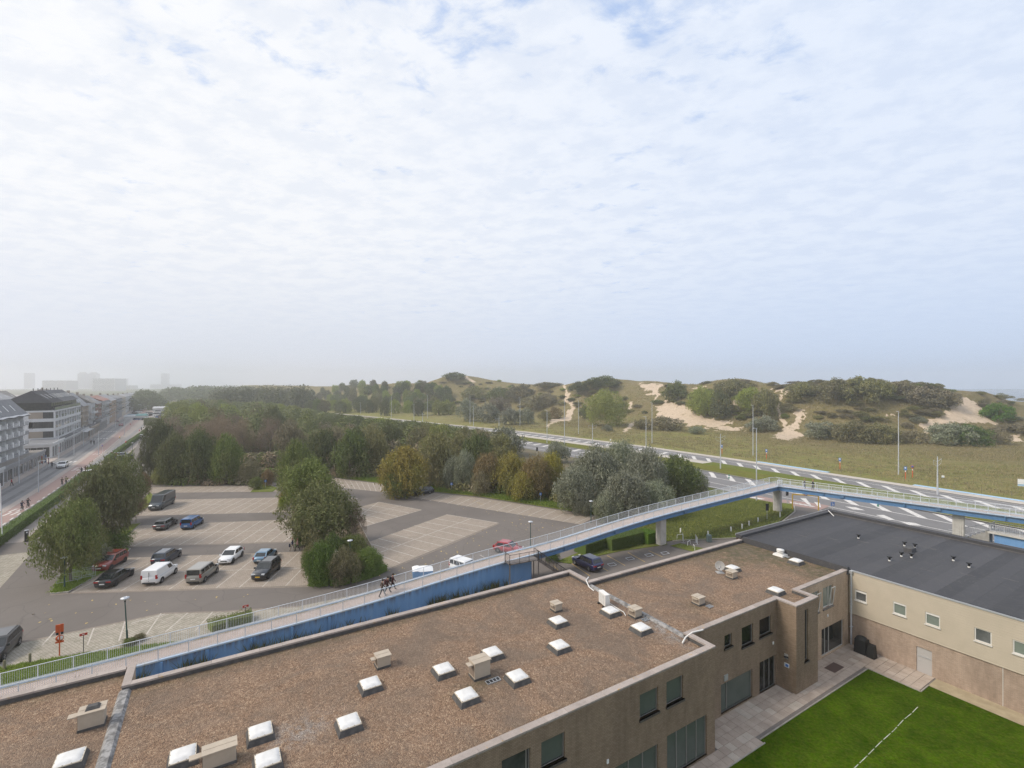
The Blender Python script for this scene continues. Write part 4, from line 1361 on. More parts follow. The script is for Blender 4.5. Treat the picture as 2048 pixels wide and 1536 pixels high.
for u_, v_, z_ in ((17.6, 19.17, 2.95), (36.0, 20.95, 3.25), (42.3, 20.95, 3.35), (44.1, 20.95, 3.3)):
 mb = MB()
 mb.box(u_, u_ + 0.13, v_ - 0.05, v_, z_, z_ + 0.2, M['white'])
 mb.build('sensor', bb)
mb = MB()
mb.box(30.1, 30.5, 20.90, 20.95, 2.35, 2.75, M['zinc'])
mb.build('wall_vent', bb)
mb = MB()
mb.tube((28.6, 20.83, 0.0), (28.6, 20.83, 2.2), 0.055, M['steel_dark'])
mb.build('downpipe', bb)

# ------------------------------------------------------------------ black roofed building
UB = 47.9
kb = thing('black_roofed_building', 'lower building with black felt roof and beige boarded upper wall', 'building', (0, 0, 0), ANG)
DOORH = (15.12, 16.11, 0.02, 2.0)
mb = MB()
wall_holes(mb, 'v', UB, -12, 20.93, 0, 2.78, [DOORH], 0.2, -1, M['brick_pink'])
mb.add([(UB, -12, 0), (67, -12, 0), (67, -12, 6.5), (UB, -12, 6.5)], [(0, 1, 2, 3)], M['brick_pink'])
mb.add([(67, -12, 0), (67, 31.6, 0), (67, 31.6, 6.95), (67, -12, 6.95)], [(0, 1, 2, 3)], M['brick'])
mb.add([(UB - 0.4, 31.6, 0), (67, 31.6, 0), (67, 31.6, 6.95), (UB - 0.4, 31.6, 6.95)], [(0, 1, 2, 3)], M['brick'])
mb.build('brick_wall', kb)
CW = [(19.55, 20.45, 4.1, 4.97), (16.75, 17.65, 4.06, 5.03), (14.6, 15.52, 4.08, 5.02), (11.68, 12.62, 4.08, 5.05), (9.6, 10.6, 4.1, 5.03), (5.8, 6.8, 4.1, 5.03)]
zb, step = 2.80, 0.187
for r in range(20):
 z0, z1 = zb + r * step, zb + (r + 1) * step - 0.012
 z1 = min(z1, 6.49)
 cuts = sorted([(h[0], h[1]) for h in CW if h[2] < z1 - 0.02 and h[3] > z0 + 0.02])
 q = -12.0
 segs = []
 for a, b in cuts:
  segs.append((q, a))
  q = b
 segs.append((q, 20.9))
 for a, b in segs:
  mb = MB()                                # shiplap board: lower edge stands proud
  mb.add([(UB - 0.10, a, z0), (UB - 0.10, b, z0), (UB - 0.075, b, z1), (UB - 0.075, a, z1), (UB, a, z0), (UB, b, z0), (UB, b, z1), (UB, a, z1)],
   [(0, 1, 2, 3), (4, 5, 1, 0), (3, 2, 6, 7), (0, 3, 7, 4), (1, 5, 6, 2)], M['cladding'])
  mb.build('cladding_board', kb)
mb = MB()
for a, b, c, d in CW:                            # closing the cut board ends
 pass
wall_holes(mb, 'v', UB - 0.01, -12, 20.9, 2.79, 6.5, CW, 0.2, -1, M['louvre'])
mb.build('wall_lining', kb)
for i, h in enumerate(CW):
 w = window(kb, 'v', UB - 0.05, -1, *h, M['pane_grey'] if i in (0, 3) else M['pane_green'], M['frame_white'], inset=0.03, fw=0.075, sill=False)
 mb = MB()
 mb.box(UB - 0.17, UB - 0.02, h[0] - 0.04, h[1] + 0.04, h[2] - 0.07, h[2] - 0.002, M['frame_white'])
 mb.build('sill', w)
 if i < 3:
  mb = MB()
  mb.box(UB - 0.09, UB - 0.03, h[0] + 0.06, h[1] - 0.06, h[3] - 0.14, h[3] - 0.08, M['plastic_white'])
  mb.build('vent_strip', w)
mb = MB()
mb.box(UB + 0.06, UB + 0.11, 15.12, 16.11, 0.02, 2.0, M['door_grey'])
mb.box(UB + 0.03, UB + 0.06, 15.2, 16.03, 1.28, 1.34, M['zinc'])
dr = mb.build('door', kb)
mb = MB()
mb.tube((UB + 0.0, 15.98, 1.0), (UB + 0.06, 15.98, 1.0), 0.02, M['zinc'])
mb.tube((UB + 0.0, 15.98, 1.0), (UB + 0.0, 15.86, 1.0), 0.015, M['zinc'])
mb.build('handle', dr)
mb = MB()
mb.box(UB - 0.02, UB - 0.001, 11.1, 11.13, 0.0, 2.77, M['frame_white'])
mb.build('expansion_joint', kb)
mb = MB()
mb.box(UB - 0.14, UB + 0.1, -12, 20.75, 6.49, 6.60, M['zinc'])
mb.build('roof_edge_trim', kb)
mb = MB()
mb.tube((UB - 0.15, 20.72, 0.05), (UB - 0.15, 20.72, 6.35), 0.07, M['galv'], 10)
mb.box(UB - 0.27, UB - 0.03, 20.6, 20.84, 6.3, 6.56, M['zinc'])
for z in (1.6, 3.6, 5.2):
 mb.box(UB - 0.24, UB, 20.63, 20.81, z, z + 0.04, M['galv'])
mb.build('downpipe', kb)
# felt laid in strips across the roof
k = 40
for i in range(k):
 a = -12 + (31.25 + 12) * i / k
 b = -12 + (31.25 + 12) * (i + 1) / k + 0.07
 mb = MB()
 h = 6.615 + (0.006 if i % 2 else 0.0)
 mb.box(UB - 0.02, 66.7, a, min(b, 31.25), 6.55, h, M['felt'])
 mb.build('felt_strip', kb)
mb = MB()
for a in np.arange(-12, 31, 2.2):                # end laps of the rolls
 o_ = 52.0 + 9 * ((a * 0.37) % 1)
 mb.box(o_, o_ + 0.10, a, a + 1.05, 6.60, 6.627, M['felt_worn'])
mb.build('felt_lap', kb)
mb = MB()
mb.box(66.35, 67.05, -12, 31.65, 6.56, 6.95, M['felt'])
mb.box(66.15, 66.35, -12, 31.05, 6.60, 6.68, M['felt_worn'])
mb.box(47.5, 66.34, 31.0, 31.65, 6.56, 6.93, M['felt'])
mb.box(47.5, 66.3, 30.86, 31.0, 6.60, 6.66, M['felt_worn'])
mb.box(47.5, 67.1, 31.65, 31.70, 6.80, 6.98, M['zinc'])
mb.box(67.05, 67.1, -12, 31.65, 6.80, 6.98, M['felt_worn'])
mb.build('roof_upstand', kb)
mb = MB()
mb.taper(47.42, 47.98, 20.8, 30.99, 6.2, 6.80, 0.12, M['felt'])
mb.build('roof_upstand', kb)
mb = MB()
mb.tube((66.0, 31.2, 7.0), (65.2, 30.2, 6.66), 0.05, M['plastic_white'])
mb.build('overflow_pipe', kb)

# ------------------------------------------------------------------ things standing on the roofs
def skylight(u, v, s, label, z=6.29):
 x, y = W(u, v)
 t = thing('skylight', label, 'skylight', (x, y, z), ANG, 'domed skylights on the flat roofs')
 h = s / 2
 mb = MB()
 mb.taper(-h - 0.07, h + 0.07, -h - 0.07, h + 0.07, -0.02, 0.14, 0.06, M['curb_black'])
 mb.taper(-h, h, -h, h, 0.14, 0.25, 0.04, M['curb_black'])
 mb.build('upstand', t)
 mb = MB()
 q = h - 0.03
 mb.box(-q, q, -q, q, 0.25, 0.295, M['dome_rim'])
 mb.build('rim', t)
 n_ = 10
 vs_, fs = [], []
 q = h - 0.06
 for j in range(n_ + 1):
  for i in range(n_ + 1):
   a_, b_ = -1 + 2 * i / n_, -1 + 2 * j / n_
   vs_.append((a_ * q, b_ * q, 0.296 + 0.105 * ((1 - a_ ** 4) * (1 - b_ ** 4)) ** 0.7))
 for j in range(n_):
  for i in range(n_):
   fs.append((j * (n_ + 1) + i, j * (n_ + 1) + i + 1, (j + 1) * (n_ + 1) + i + 1, (j + 1) * (n_ + 1) + i))
 mb = MB()
 mb.add(vs_, fs, M['dome'], True)
 mb.build('dome', t)
 mb = MB()
 for a_ in (-1, 1):
  for b_ in (-1, -0.33, 0.33, 1):
   mb.box(a_ * (h - 0.06) - 0.012, a_ * (h - 0.06) + 0.012, b_ * (h - 0.08) - 0.012, b_ * (h - 0.08) + 0.012, 0.295, 0.312, M['louvre'])
   mb.box(b_ * (h - 0.08) - 0.012, b_ * (h - 0.08) + 0.012, a_ * (h - 0.06) - 0.013, a_ * (h - 0.06) + 0.013, 0.295, 0.314, M['louvre'])
 mb.build('fixing', t)
 return t


for u, v, lab in ((-5.48, 28.3, 'domed skylight left of the long zinc flashing, cut by the picture foot'),
    (-1.24, 25.95, 'domed skylight between the zinc flashing and the widest beige vent box'),
    (1.95, 23.7, 'domed skylight at the picture foot, right of the widest vent box'),
    (1.81, 25.8, 'domed skylight next to the bleached gravel patch'),
    (5.54, 24.25, 'domed skylight on a black upstand right of the bleached gravel patch'),
    (7.26, 26.75, 'domed skylight just below the lone vent box in the roof middle'),
    (11.24, 25.9, 'domed skylight left of the tall beige vent box'),
    (11.33, 23.1, 'domed skylight in front of the tall beige vent box'),
    (14.49, 25.95, 'domed skylight directly behind the tall beige vent box'),
    (14.51, 23.1, 'domed skylight right of the tall beige vent box'),
    (20.34, 27.05, 'domed skylight just below the vent box near the blue wall end'),
    (18.48, 24.45, 'domed skylight nearer of the two in the roof middle right'),
    (24.49, 26.25, 'domed skylight right in front of the white air conditioner'),
    (24.55, 23.35, 'domed skylight beside the zinc flashing, nearest the facade'),
    (38.19, 21.95, 'low domed skylight by the notch in the roof edge'),
    (39.53, 26.65, 'low domed skylight behind the dish antenna and vent box'),
    (46.13, 24.6, 'low domed skylight on the mossy gravel beside the black roof')):
 skylight(u, v, 1.06 if u < 30 else 1.0, lab)


def ventbox(u, v, w_, d_, h_, label, side, cap=False, louv=True):
 x, y = W(u, v)
 t = thing('vent_box', label, 'roof vent', (x, y, 6.27), ANG, 'beige sheet metal vent boxes on the roofs')
 mb = MB()
 mb.box(-w_ / 2 - 0.03, w_ / 2 + 0.03, -d_ / 2 - 0.03, d_ / 2 + 0.03, -0.02, 0.12, M['curb_black'])
 mb.build('base', t)
 mb = MB()
 mb.box(-w_ / 2, w_ / 2, -d_ / 2, d_ / 2, 0.12, h_ - 0.05, M['ventbox'])
 b = mb.build('casing', t)
 for z in np.arange(0.22, h_ - 0.2, 0.07) if louv else ():
  mb = MB()
  mb.box(-w_ / 2 - 0.025, -w_ / 2 - 0.002, -d_ / 2 + 0.06, d_ / 2 - 0.06, z, z + 0.045, M['louvre'])
  mb.build('louvre_slat', b)
 mb = MB()
 mb.box(-w_ / 2 - 0.05, w_ / 2 + 0.05, -d_ / 2 - 0.05, d_ / 2 + 0.05, h_ - 0.05, h_, M['ventbox'])
 mb.box(-w_ / 2 + 0.0, w_ / 2 - 0.0, -0.006, 0.006, h_, h_ + 0.014, M['ventbox'])
 mb.build('lid', t)
 if side:
  mb = MB()
  mb.box(-w_ / 2 - side, -w_ / 2 - 0.055, -d_ / 2 + 0.08, 0.1, h_ - 0.14, h_ - 0.09, M['ventbox'])
  mb.build('hood', t)
 if cap:
  mb = MB()
  mb.taper(-0.26, 0.30, -0.2, 0.24, h_ + 0.002, h_ + 0.14, 0.09, M['curb_black'])
  mb.build('ballast_slab', t)
 return t


def cable_tray(u, v, label, w_=0.5):
 x, y = W(u, v)
 mb = MB()
 for a in np.linspace(-w_, w_, 5):
  mb.box(a - 0.015, a + 0.015, -0.16, 0.16, 0.04, 0.06, M['zinc'])
 for b in (-0.16, 0.16):
  mb.box(-w_, w_, b - 0.015, b + 0.015, 0.0, 0.06, M['zinc'])
 mb.box(-w_ + 0.02, w_ - 0.02, -0.14, 0.14, 0.0, 0.03, M['black'])
 o = mb.build('roof_drain_grate', None, loc=(x, y, 6.28), rotz=ANG)
 tag(o, label, 'drain grate', 'drain grates beside the vent boxes')


ventbox(8.45, 28.5, 0.78, 0.62, 0.72, 'lone beige vent box in the middle of the large gravel roof', 0.32)
ventbox(12.9, 24.6, 1.0, 0.72, 1.02, 'tall beige vent box among four skylights', 0.34)
ventbox(0.15, 24.9, 1.25, 0.6, 0.8, 'widest beige vent box at the picture foot', 0.5)
ventbox(-5.15, 30.95, 0.98, 0.7, 0.86, 'beige vent box with a dark slab on its lid', 0.4, cap=True)
ventbox(21.45, 28.75, 0.62, 0.62, 0.62, 'vent box above a skylight near the blue wall end', 0.16)
ventbox(25.75, 25.05, 0.66, 0.66, 0.66, 'vent box standing against the zinc flashing', 0.16)
ventbox(31.3, 23.95, 0.66, 0.66, 0.62, 'vent box alone on the middle gravel roof', 0.16)
ventbox(38.0, 25.7, 0.66, 0.66, 0.62, 'vent box between the dish antenna and a skylight', 0.16)
for u, v, lab, w_ in ((13.3, 23.75, 'drain grate in front of the tall beige vent box', 0.42), (26.0, 24.3, 'dark drain grate below the vent box at the zinc flashing', 0.3), (31.6, 23.2, 'drain grate by the lone vent box on the middle roof', 0.25), (47.0, 25.9, 'small drain grate by the white roof fan', 0.18)):
 cable_tray(u, v, lab, w_)

x, y = W(25.05, 27.55)
t = thing('air_conditioner', 'white air conditioner outdoor unit standing on the gravel roof', 'air conditioner', (x, y, 6.28), ANG - RD(12))
mb = MB()
mb.box(-0.18, 0.18, -0.48, 0.48, 0.10, 0.92, M['plastic_white'])
mb.box(-0.2, 0.2, -0.5, 0.5, 0.92, 0.95, M['plastic_white'])
mb.box(0.18, 0.24, -0.45, 0.0, 0.15, 0.6, M['plastic_white'])
mb.build('casing', t)
mb = MB()
mb.box(-0.20, -0.181, -0.33, 0.38, 0.2, 0.84, M['zinc'])
for q in np.linspace(0.24, 0.8, 9):
 mb.box(-0.215, -0.2, -0.32, 0.37, q - 0.012, q + 0.012, M['plastic_white'])
mb.build('fan_grille', t)
for b_ in (-0.36, 0.36):
 mb = MB()
 mb.box(-0.34, 0.34, b_ - 0.06, b_ + 0.06, 0.0, 0.10, M['black'])
 mb.build('foot', t)
mb = MB()
mb.tube((0.2, -0.3, 0.3), (0.5, -0.5, 0.08), 0.03, M['plastic_white'])
mb.tube((0.5, -0.5, 0.08), (0.7, -1.6, 0.06), 0.03, M['plastic_white'])
mb.tube((0.7, -1.6, 0.06), (0.55, -2.1, 0.05), 0.03, M['plastic_white'])
mb.build('pipe', t)

x, y = W(38.08, 26.9)
t = thing('dish_antenna', 'round grey dish antenna on a short mast on the gravel roof', 'dish antenna', (x, y, 6.28), 0)
mb = MB()
mb.box(-0.3, 0.3, -0.3, 0.3, 0, 0.06, M['concrete_grey'])
mb.tube((0, 0, 0.05), (0, 0, 0.62), 0.03, M['galv'])
mb.build('mast', t)
mb = MB()
mb.lathe([(0.0, -0.09), (0.2, -0.065), (0.34, -0.012), (0.40, 0.03), (0.41, 0.02), (0.34, -0.03), (0.2, -0.085), (0.0, -0.11)], M['concrete_grey'], n=20)
o = mb.build('dish', t)
o.rotation_euler = (RD(68), 0, RD(-30))
o.location = (0, 0, 0.62)
mb = MB()
mb.tube((-0.1, -0.15, 0.3), (-0.28, -0.5, 0.52), 0.015, M['galv'])
mb.tube((-0.28, -0.5, 0.5), (-0.28, -0.5, 0.60), 0.04, M['black'])
mb.build('feed_arm', t)

x, y = W(47.0, 26.55)
t = thing('roof_fan', 'white round roof fan on a square foot beside the black roof', 'roof fan', (x, y, 6.28), ANG)
mb = MB()
mb.taper(-0.5, 0.5, -0.5, 0.5, 0, 0.16, 0.045, M['plastic_white'])
mb.build('foot', t)
mb = MB()
mb.lathe([(0.25, 0.16), (0.25, 0.34), (0.33, 0.36), (0.34, 0.42), (0.27, 0.43), (0.27, 0.47), (0.34, 0.48), (0.34, 0.58), (0.0, 0.60)], M['plastic_white'], n=14)
mb.build('cowl', t)

PL = ['black capped vent pipe standing alone on the black roof, farthest left', 'black capped pipe left of the pair behind the dark felt box', 'black capped pipe right of the pair behind the dark felt box', 'black capped pipe just left of the dark felt box',
 'black capped pipe in front of the dark felt box', 'black capped pipe nearest the boarded wall', 'black capped pipe left of the pair far right on the black roof', 'black capped pipe right of the pair far right on the black roof']
for (px_, py_), lab in zip(((1717, 1077), (1809, 1092), (1830, 1096), (1803, 1113), (1823, 1115.5), (1779, 1122), (1907, 1121.5), (1938, 1135)), PL):
 x, y = g(px_, py_, 6.62)
 t = thing('vent_pipe', lab, 'vent pipe', (x, y, 6.62), 0, 'black capped vent pipes on the black roof')
 mb = MB()
 mb.lathe([(0.10, -0.02), (0.10, 0.12)], M['plastic_white'], n=10)
 mb.build('collar', t)
 mb = MB()
 mb.lathe([(0.085, 0.12), (0.085, 0.30), (0.20, 0.36), (0.20, 0.44), (0.12, 0.46), (0.0, 0.46)], M['black'], n=10)
 mb.build('cap', t)
x, y = W(57.9, 20.0)
mb = MB()
mb.taper(-0.55, 0.55, -0.35, 0.35, 0, 0.36, 0.05, M['felt'])
mb.box(-0.52, 0.52, -0.32, 0.32, 0.36, 0.39, M['curb_black'])
tag(mb.build('felt_box', None, loc=(x, y, 6.62), rotz=ANG), 'low dark felt covered box amid the vent pipes', 'roof box')

# ------------------------------------------------------------------ courtyard
lawn = uvsheet('lawn', [(-30, -20), (46.3, -20), (46.3, 14.85), (44.9, 14.85), (44.9, 18.3), (29.95, 18.3), (29.95, 17.95), (-30, 17.95)], 0.015, M['lawn'])
mb = MB()
pts = [(42.6, 14.25), (41.5, 14.2), (40.2, 14.22), (38.5, 14.12), (36.5, 14.1), (34, 14.0), (30, 13.9), (24, 13.8)]
faint = mat_paint('faint_chalk', (0.60, 0.60, 0.56), (0.10, 0.13, 0.03), 0.9)
for i in range(90):
 t_ = i / 90
 u0 = 42.6 - 18.6 * t_
 if (i * 7919) % 17 < 3 and i > 3:
  continue
 q_ = 0.207
 v0 = np.interp(u0, [p[0] for p in pts[::-1]], [p[1] for p in pts[::-1]])
 mb.poly([(*W(u0, v0 - 0.022), 0.021), (*W(u0 - q_, v0 - 0.02), 0.021), (*W(u0 - q_, v0 + 0.022), 0.021), (*W(u0, v0 + 0.02), 0.021)], faint)
mb.build('painted_line', lawn)
uvsheet('grit_strip', [(46.3, -20), (47.9, -20), (47.9, 14.85), (46.3, 14.85)], 0.022, M['grit'])
pav = uvsheet('courtyard_paving', [(-30, 17.95), (29.95, 17.95), (29.95, 18.3), (44.9, 18.3), (44.9, 14.85), (47.9, 14.85), (47.9, 20.95), (-30, 20.95)], 0.008, M['sill'])
TS = 0.60
slabs = {}


def slab_mesh(k):
 if k not in slabs:
  mb = MB()
  mb.taper(-TS / 2 + 0.008, TS / 2 - 0.008, -TS / 2 + 0.008, TS / 2 - 0.008, 0.0, 0.03, 0.004, simple('paving_slab_%s' % 'abcd'[k], *[((0.44, 0.362, 0.300), (0.47, 0.39, 0.325), (0.41, 0.335, 0.275), (0.49, 0.42, 0.355))[k]], 0.9,
    col2=((0.36, 0.29, 0.235), (0.385, 0.315, 0.258), (0.335, 0.27, 0.22), (0.41, 0.35, 0.29))[k], scale=1.4, world=True))
  slabs[k] = mb.mesh('paving_slab')
 return slabs[k]


rs = random.Random(3)
cnt = 0
cand = []
for i in range(60):
 for j in range(12):
  u, v = 47.9 - TS / 2 - i * TS, 20.95 - TS / 2 - j * TS
  ok = (v - TS / 2 > 18.25) if 29.95 < u < 44.9 else (v - TS / 2 > 14.7) if u >= 44.9 else (v - TS / 2 > 17.9)
  if u < 26.65:
   ok = ok and v + TS / 2 < 19.17
  if 36.6 - TS / 2 < u < 39.65 + TS / 2 and v > 19.5:
   ok = False
  if ok:
   cand.append((u, v))
for u, v in cand[:300]:
 o = put('paving_slab', slab_mesh(rs.choice((0, 0, 0, 1, 1, 2, 2, 3))), pav, loc=(*W(u, v), 0.009 + rs.random() * 0.006), rotz=ANG + rs.uniform(-0.006, 0.006))
mb = MB()
for a, b in (((-30, 17.93), (29.97, 17.93)), ((29.97, 18.27), (44.88, 18.27)), ((44.88, 18.27), (44.88, 14.83)), ((44.88, 14.83), (46.3, 14.83))):
 p, q = W(*a), W(*b)
 mb.bar((*p, 0.03), (*q, 0.03), 0.07, 0.08, M['kerb'])
struct('edging_kerb', mb)
x, y = W(47.15, 19.75)
t = thing('covered_barbecue', 'black covered barbecue in the courtyard corner by the downpipe', 'covered barbecue', (x, y, 0.03), ANG)
mb = MB()
mb.taper(-0.42, 0.42, -0.55, 0.35, 0.0, 1.15, 0.05, M['black_cloth'])
mb.lathe([(0.42, 1.15), (0.38, 1.28), (0.2, 1.38), (0.0, 1.40)], M['black_cloth'], (0, -0.1, 0), 10)
mb.build('cover', t)
mb = MB()
mb.taper(-0.45, 0.15, -1.2, -0.6, 0.0, 1.05, 0.08, M['black_cloth'])
tag(mb.build('covered_stack', None, loc=(x, y, 0.03), rotz=ANG), 'smaller black covered stack in front of the covered barbecue', 'covered stack')
x, y = W(42.7, 19.75)
mb = MB()
mb.box(-0.75, 0.75, -0.4, 0.4, 0, 0.025, simple('brown_mat', (0.10, 0.065, 0.055), 0.95))
tag(mb.build('door_mat', None, loc=(x, y, 0.035), rotz=ANG), 'dark brown door mat in front of the courtyard glass door', 'door mat')


# ------------------------------------------------------------------ ramp and footbridge
def catmull(P, step=0.6):
 out = []
 Q = [2 * np.array(P[0]) - np.array(P[1])] + [np.array(p) for p in P] + [2 * np.array(P[-1]) - np.array(P[-2])]
 for i in range(1, len(Q) - 2):
  a, b, c, d = Q[i - 1], Q[i], Q[i + 1], Q[i + 2]
  m_ = max(2, int(np.linalg.norm(c - b) / step))
  for k_ in range(m_):
   t_ = k_ / m_
   out.append(tuple(0.5 * (2 * b + (c - a) * t_ + (2 * a - 5 * b + 4 * c - d) * t_ ** 2 + (3 * b - a - 3 * c + d) * t_ ** 3)))
 out.append(tuple(P[-1]))
 return [Vector(p) for p in out]


def on_px(px, py, z):
 return (*g(px, py, z), z)


FAR = [(-48, 30.0, 0.45), on_px(0, 1376, 1.0), on_px(400, 1275, 1.5), on_px(700, 1197, 2.0), on_px(900, 1138, 2.5), on_px(1000, 1110, 2.85), on_px(1100, 1084, 3.35), on_px(1300, 1024, 4.5), on_px(1538, 967, 5.0)]
far = catmull(FAR)
WD = 2.35


def offs(path, w_):
 out = []
 for i, p in enumerate(path):
  d = (path[min(i + 1, len(path) - 1)] - path[max(i - 1, 0)])
  n_ = Vector((d.y, -d.x, 0)).normalized()
  out.append(p + n_ * w_)
 return out


near = offs(far, WD)


def split_at_px(path, px):
 for i, p in enumerate(path):
  if px_of(p.x, p.y, p.z)[0] > px:
   return i
 return len(path) - 1


fb = thing('footbridge', 'blue sided pedestrian ramp and footbridge with pale railings', 'footbridge', (far[-1].x, far[-1].y, 0), 0)
FO = Vector((far[-1].x, far[-1].y, 0))


def L(p):
 return Vector(p) - FO


ks = split_at_px(near, 1058)                     # where the solid ramp ends and the span begins
mb = MB()
k = len(far)
mb.add([L(p) for p in far] + [L(p) for p in near], [(i, i + 1, k + i + 1, k + i) for i in range(k - 1)], M['deck'])
deck = mb.build('deck', fb)
for path, s in ((far, 1), (near, -1)):
 a, b = offs(path, -0.05 * s), offs(path, 0.19 * s)
 mb = MB()
 vs_ = []
 for p, q in zip(a, b):
  vs_ += [L(p) + Vector((0, 0, -0.02)), L(p) + Vector((0, 0, 0.09)), L(q) + Vector((0, 0, 0.09)), L(q) + Vector((0, 0, 0.0))]
 fs = []
 for i in range(len(a) - 1):
  for j in range(3):
   fs.append((i * 4 + j, (i + 1) * 4 + j, (i + 1) * 4 + j + 1, i * 4 + j + 1))
 mb.add(vs_, fs, M['blue_edge'])
 mb.build('edge_beam', fb)
 a, b = offs(path, 0.19 * s), offs(path, 0.36 * s)
 mb = MB()
 mb.add([L(p) + Vector((0, 0, 0.012)) for p in a] + [L(p) + Vector((0, 0, 0.012)) for p in b], [(i, i + 1, len(a) + i + 1, len(a) + i) for i in range(len(a) - 1)], M['rust_edge'])
 mb.build('gutter_moss', fb)


def wall_under(path, i0, i1, name, mat, drop=None, off=0.0):
 mb = MB()
 vs_, att = [], []
 rows = 5
 for p in path[i0:i1 + 1]:
  zt = p.z - 0.02
  zb_ = 0.0 if drop is None else zt - drop
  for r in range(rows):
   fz = (0.0, 0.16, 0.4, 0.7, 1.0)[r]
   z_ = zt + (zb_ - zt) * fz
   vs_.append(L((p.x, p.y, z_)))
   att.append(max(0.0, 1.0 - (zt - z_) / 1.0) if drop is None else 0.0)
 n_ = i1 - i0 + 1
 fs = [(i * rows + r, (i + 1) * rows + r, (i + 1) * rows + r + 1, i * rows + r + 1) for i in range(n_ - 1) for r in range(rows - 1)]
 mb.add(vs_, fs, mat)
 o = mb.build(name, fb)
 at_ = o.data.attributes.new('edge', 'FLOAT', 'POINT')
 at_.data.foreach_set('value', att)
 return o


wall_under(offs(near, -0.02), 0, ks, 'ramp_wall', M['blue'])
wall_under(offs(far, 0.02), 0, ks, 'ramp_wall', M['blue'])
mb = MB()
p, q = near[ks], far[ks]
mb.add([L((p.x, p.y, 0)), L((q.x, q.y, 0)), L((q.x, q.y, q.z - 0.03)), L((p.x, p.y, p.z - 0.03))], [(0, 1, 2, 3)], M['concrete_grey'])
mb.build('abutment', fb)
# concrete ribs on the blue ramp wall
for i in range(6, ks, 5):
 p = offs(near, 0.04)[i]
 d = (near[i + 1] - near[i]).normalized()
 if i * 0.6 > 34:
  break
 mb = MB()
 mb.bar(L((p.x, p.y, 0.0)), L((p.x, p.y, p.z - 0.1)), 0.22, 0.16, M['blue'])
 o = mb.build('wall_rib', fb)


def girder(path, i0, i1, s, h0=0.26, name='girder'):
 out = offs(path, 0.10 * s)
 inn = offs(path, 0.38 * s)
 mb = MB()
 vs_ = []
 for p, q in zip(out[i0:i1 + 1], inn[i0:i1 + 1]):
  for a, z_ in ((p, -0.03), (q, -0.03), (q, -h0 - 0.30), (p, -h0 - 0.30)):
   vs_.append(L((a.x, a.y, a.z + z_)))
 n_ = i1 - i0 + 1
 fs = [(i * 4 + j, (i + 1) * 4 + j, (i + 1) * 4 + (j + 1) % 4, i * 4 + (j + 1) % 4) for i in range(n_ - 1) for j in range(4)]
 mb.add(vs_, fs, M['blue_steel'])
 mb.add(vs_[:4], [(0, 1, 2, 3)], M['blue_steel'])
 mb.add(vs_[-4:], [(0, 1, 2, 3)], M['blue_steel'])
 mb.build(name, fb)
 mb = MB()
 a, b = offs(path, -0.02 * s), offs(path, 0.4 * s)
 vs_ = [L((p.x, p.y, p.z - h0 - 0.30)) for p in a[i0:i1 + 1]] + [L((p.x, p.y, p.z - h0 - 0.30)) for p in b[i0:i1 + 1]] + [L((p.x, p.y, p.z - h0 - 0.34)) for p in a[i0:i1 + 1]]
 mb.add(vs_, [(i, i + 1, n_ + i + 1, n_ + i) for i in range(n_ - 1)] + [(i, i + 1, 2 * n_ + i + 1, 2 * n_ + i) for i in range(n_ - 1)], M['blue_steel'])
 mb.build('girder_flange', fb)


def under(path, other, i0, i1):
 mb = MB()
 n_ = i1 - i0 + 1
 mb.add([L(p) + Vector((0, 0, -0.16)) for p in path[i0:i1 + 1]] + [L(p) + Vector((0, 0, -0.16)) for p in other[i0:i1 + 1]], [(i, i + 1, n_ + i + 1, n_ + i) for i in range(n_ - 1)], M['concrete_grey'])
 mb.build('deck_slab', fb)


girder(near, ks, len(near) - 1, -1)
girder(far, ks, len(far) - 1, 1)
under(far, near, ks, len(far) - 1)
# second leg, along the highway
B0, B1 = Vector((46.7, 85.0, 5.0)), Vector((78.0, 50.3, 5.75))
nb2 = [B0 + (B1 - B0) * (i / 40) for i in range(41)]
fb2 = offs(nb2, -WD)
mb = MB()
mb.add([L(p) for p in nb2] + [L(p) for p in fb2], [(i, i + 1, 42 + i, 41 + i) for i in range(40)], M['deck'])
cor = [near[-1], far[-1], fb2[0], nb2[0]]
c_out = fb2[0] + (far[-1] - fb2[0]) * 0.5 + Vector((0.6, 1.0, 0)) * 0.8
mb.build('deck', fb)
mb = MB()
mb.poly([L(near[-1]) - Vector((0, 0, 0.004)), L(nb2[0]) - Vector((0, 0, 0.004)), L(fb2[0]) - Vector((0, 0, 0.004)), L(c_out) - Vector((0, 0, 0.004)), L(far[-1]) - Vector((0, 0, 0.004))], M['deck'])
mb.build('deck', fb)
for path, s in ((nb2, -1), (fb2, 1)):
 a, b = offs(path, -0.05 * s), offs(path, 0.19 * s)
 mb = MB()
 vs_ = []
 for p, q in zip(a, b):
  vs_ += [L(p) + Vector((0, 0, -0.02)), L(p) + Vector((0, 0, 0.09)), L(q) + Vector((0, 0, 0.09)), L(q)]
 mb.add(vs_, [(i * 4 + j, (i + 1) * 4 + j, (i + 1) * 4 + j + 1, i * 4 + j + 1) for i in range(len(a) - 1) for j in range(3)], M['blue_edge'])
 mb.build('edge_beam', fb)
 girder(path, 0, 40, s, 0.36)
under(fb2, nb2, 0, 40)
for i in (6, 15, 24, 29, 35):
 mb = MB()
 p = L(offs(nb2, 0.12)[i])
 mb.bar(p + Vector((0, 0, -0.05)), p + Vector((0, 0, -0.62)), 0.1, 0.1, M['blue_steel'])
 mb.build('girder_stiffener', fb)


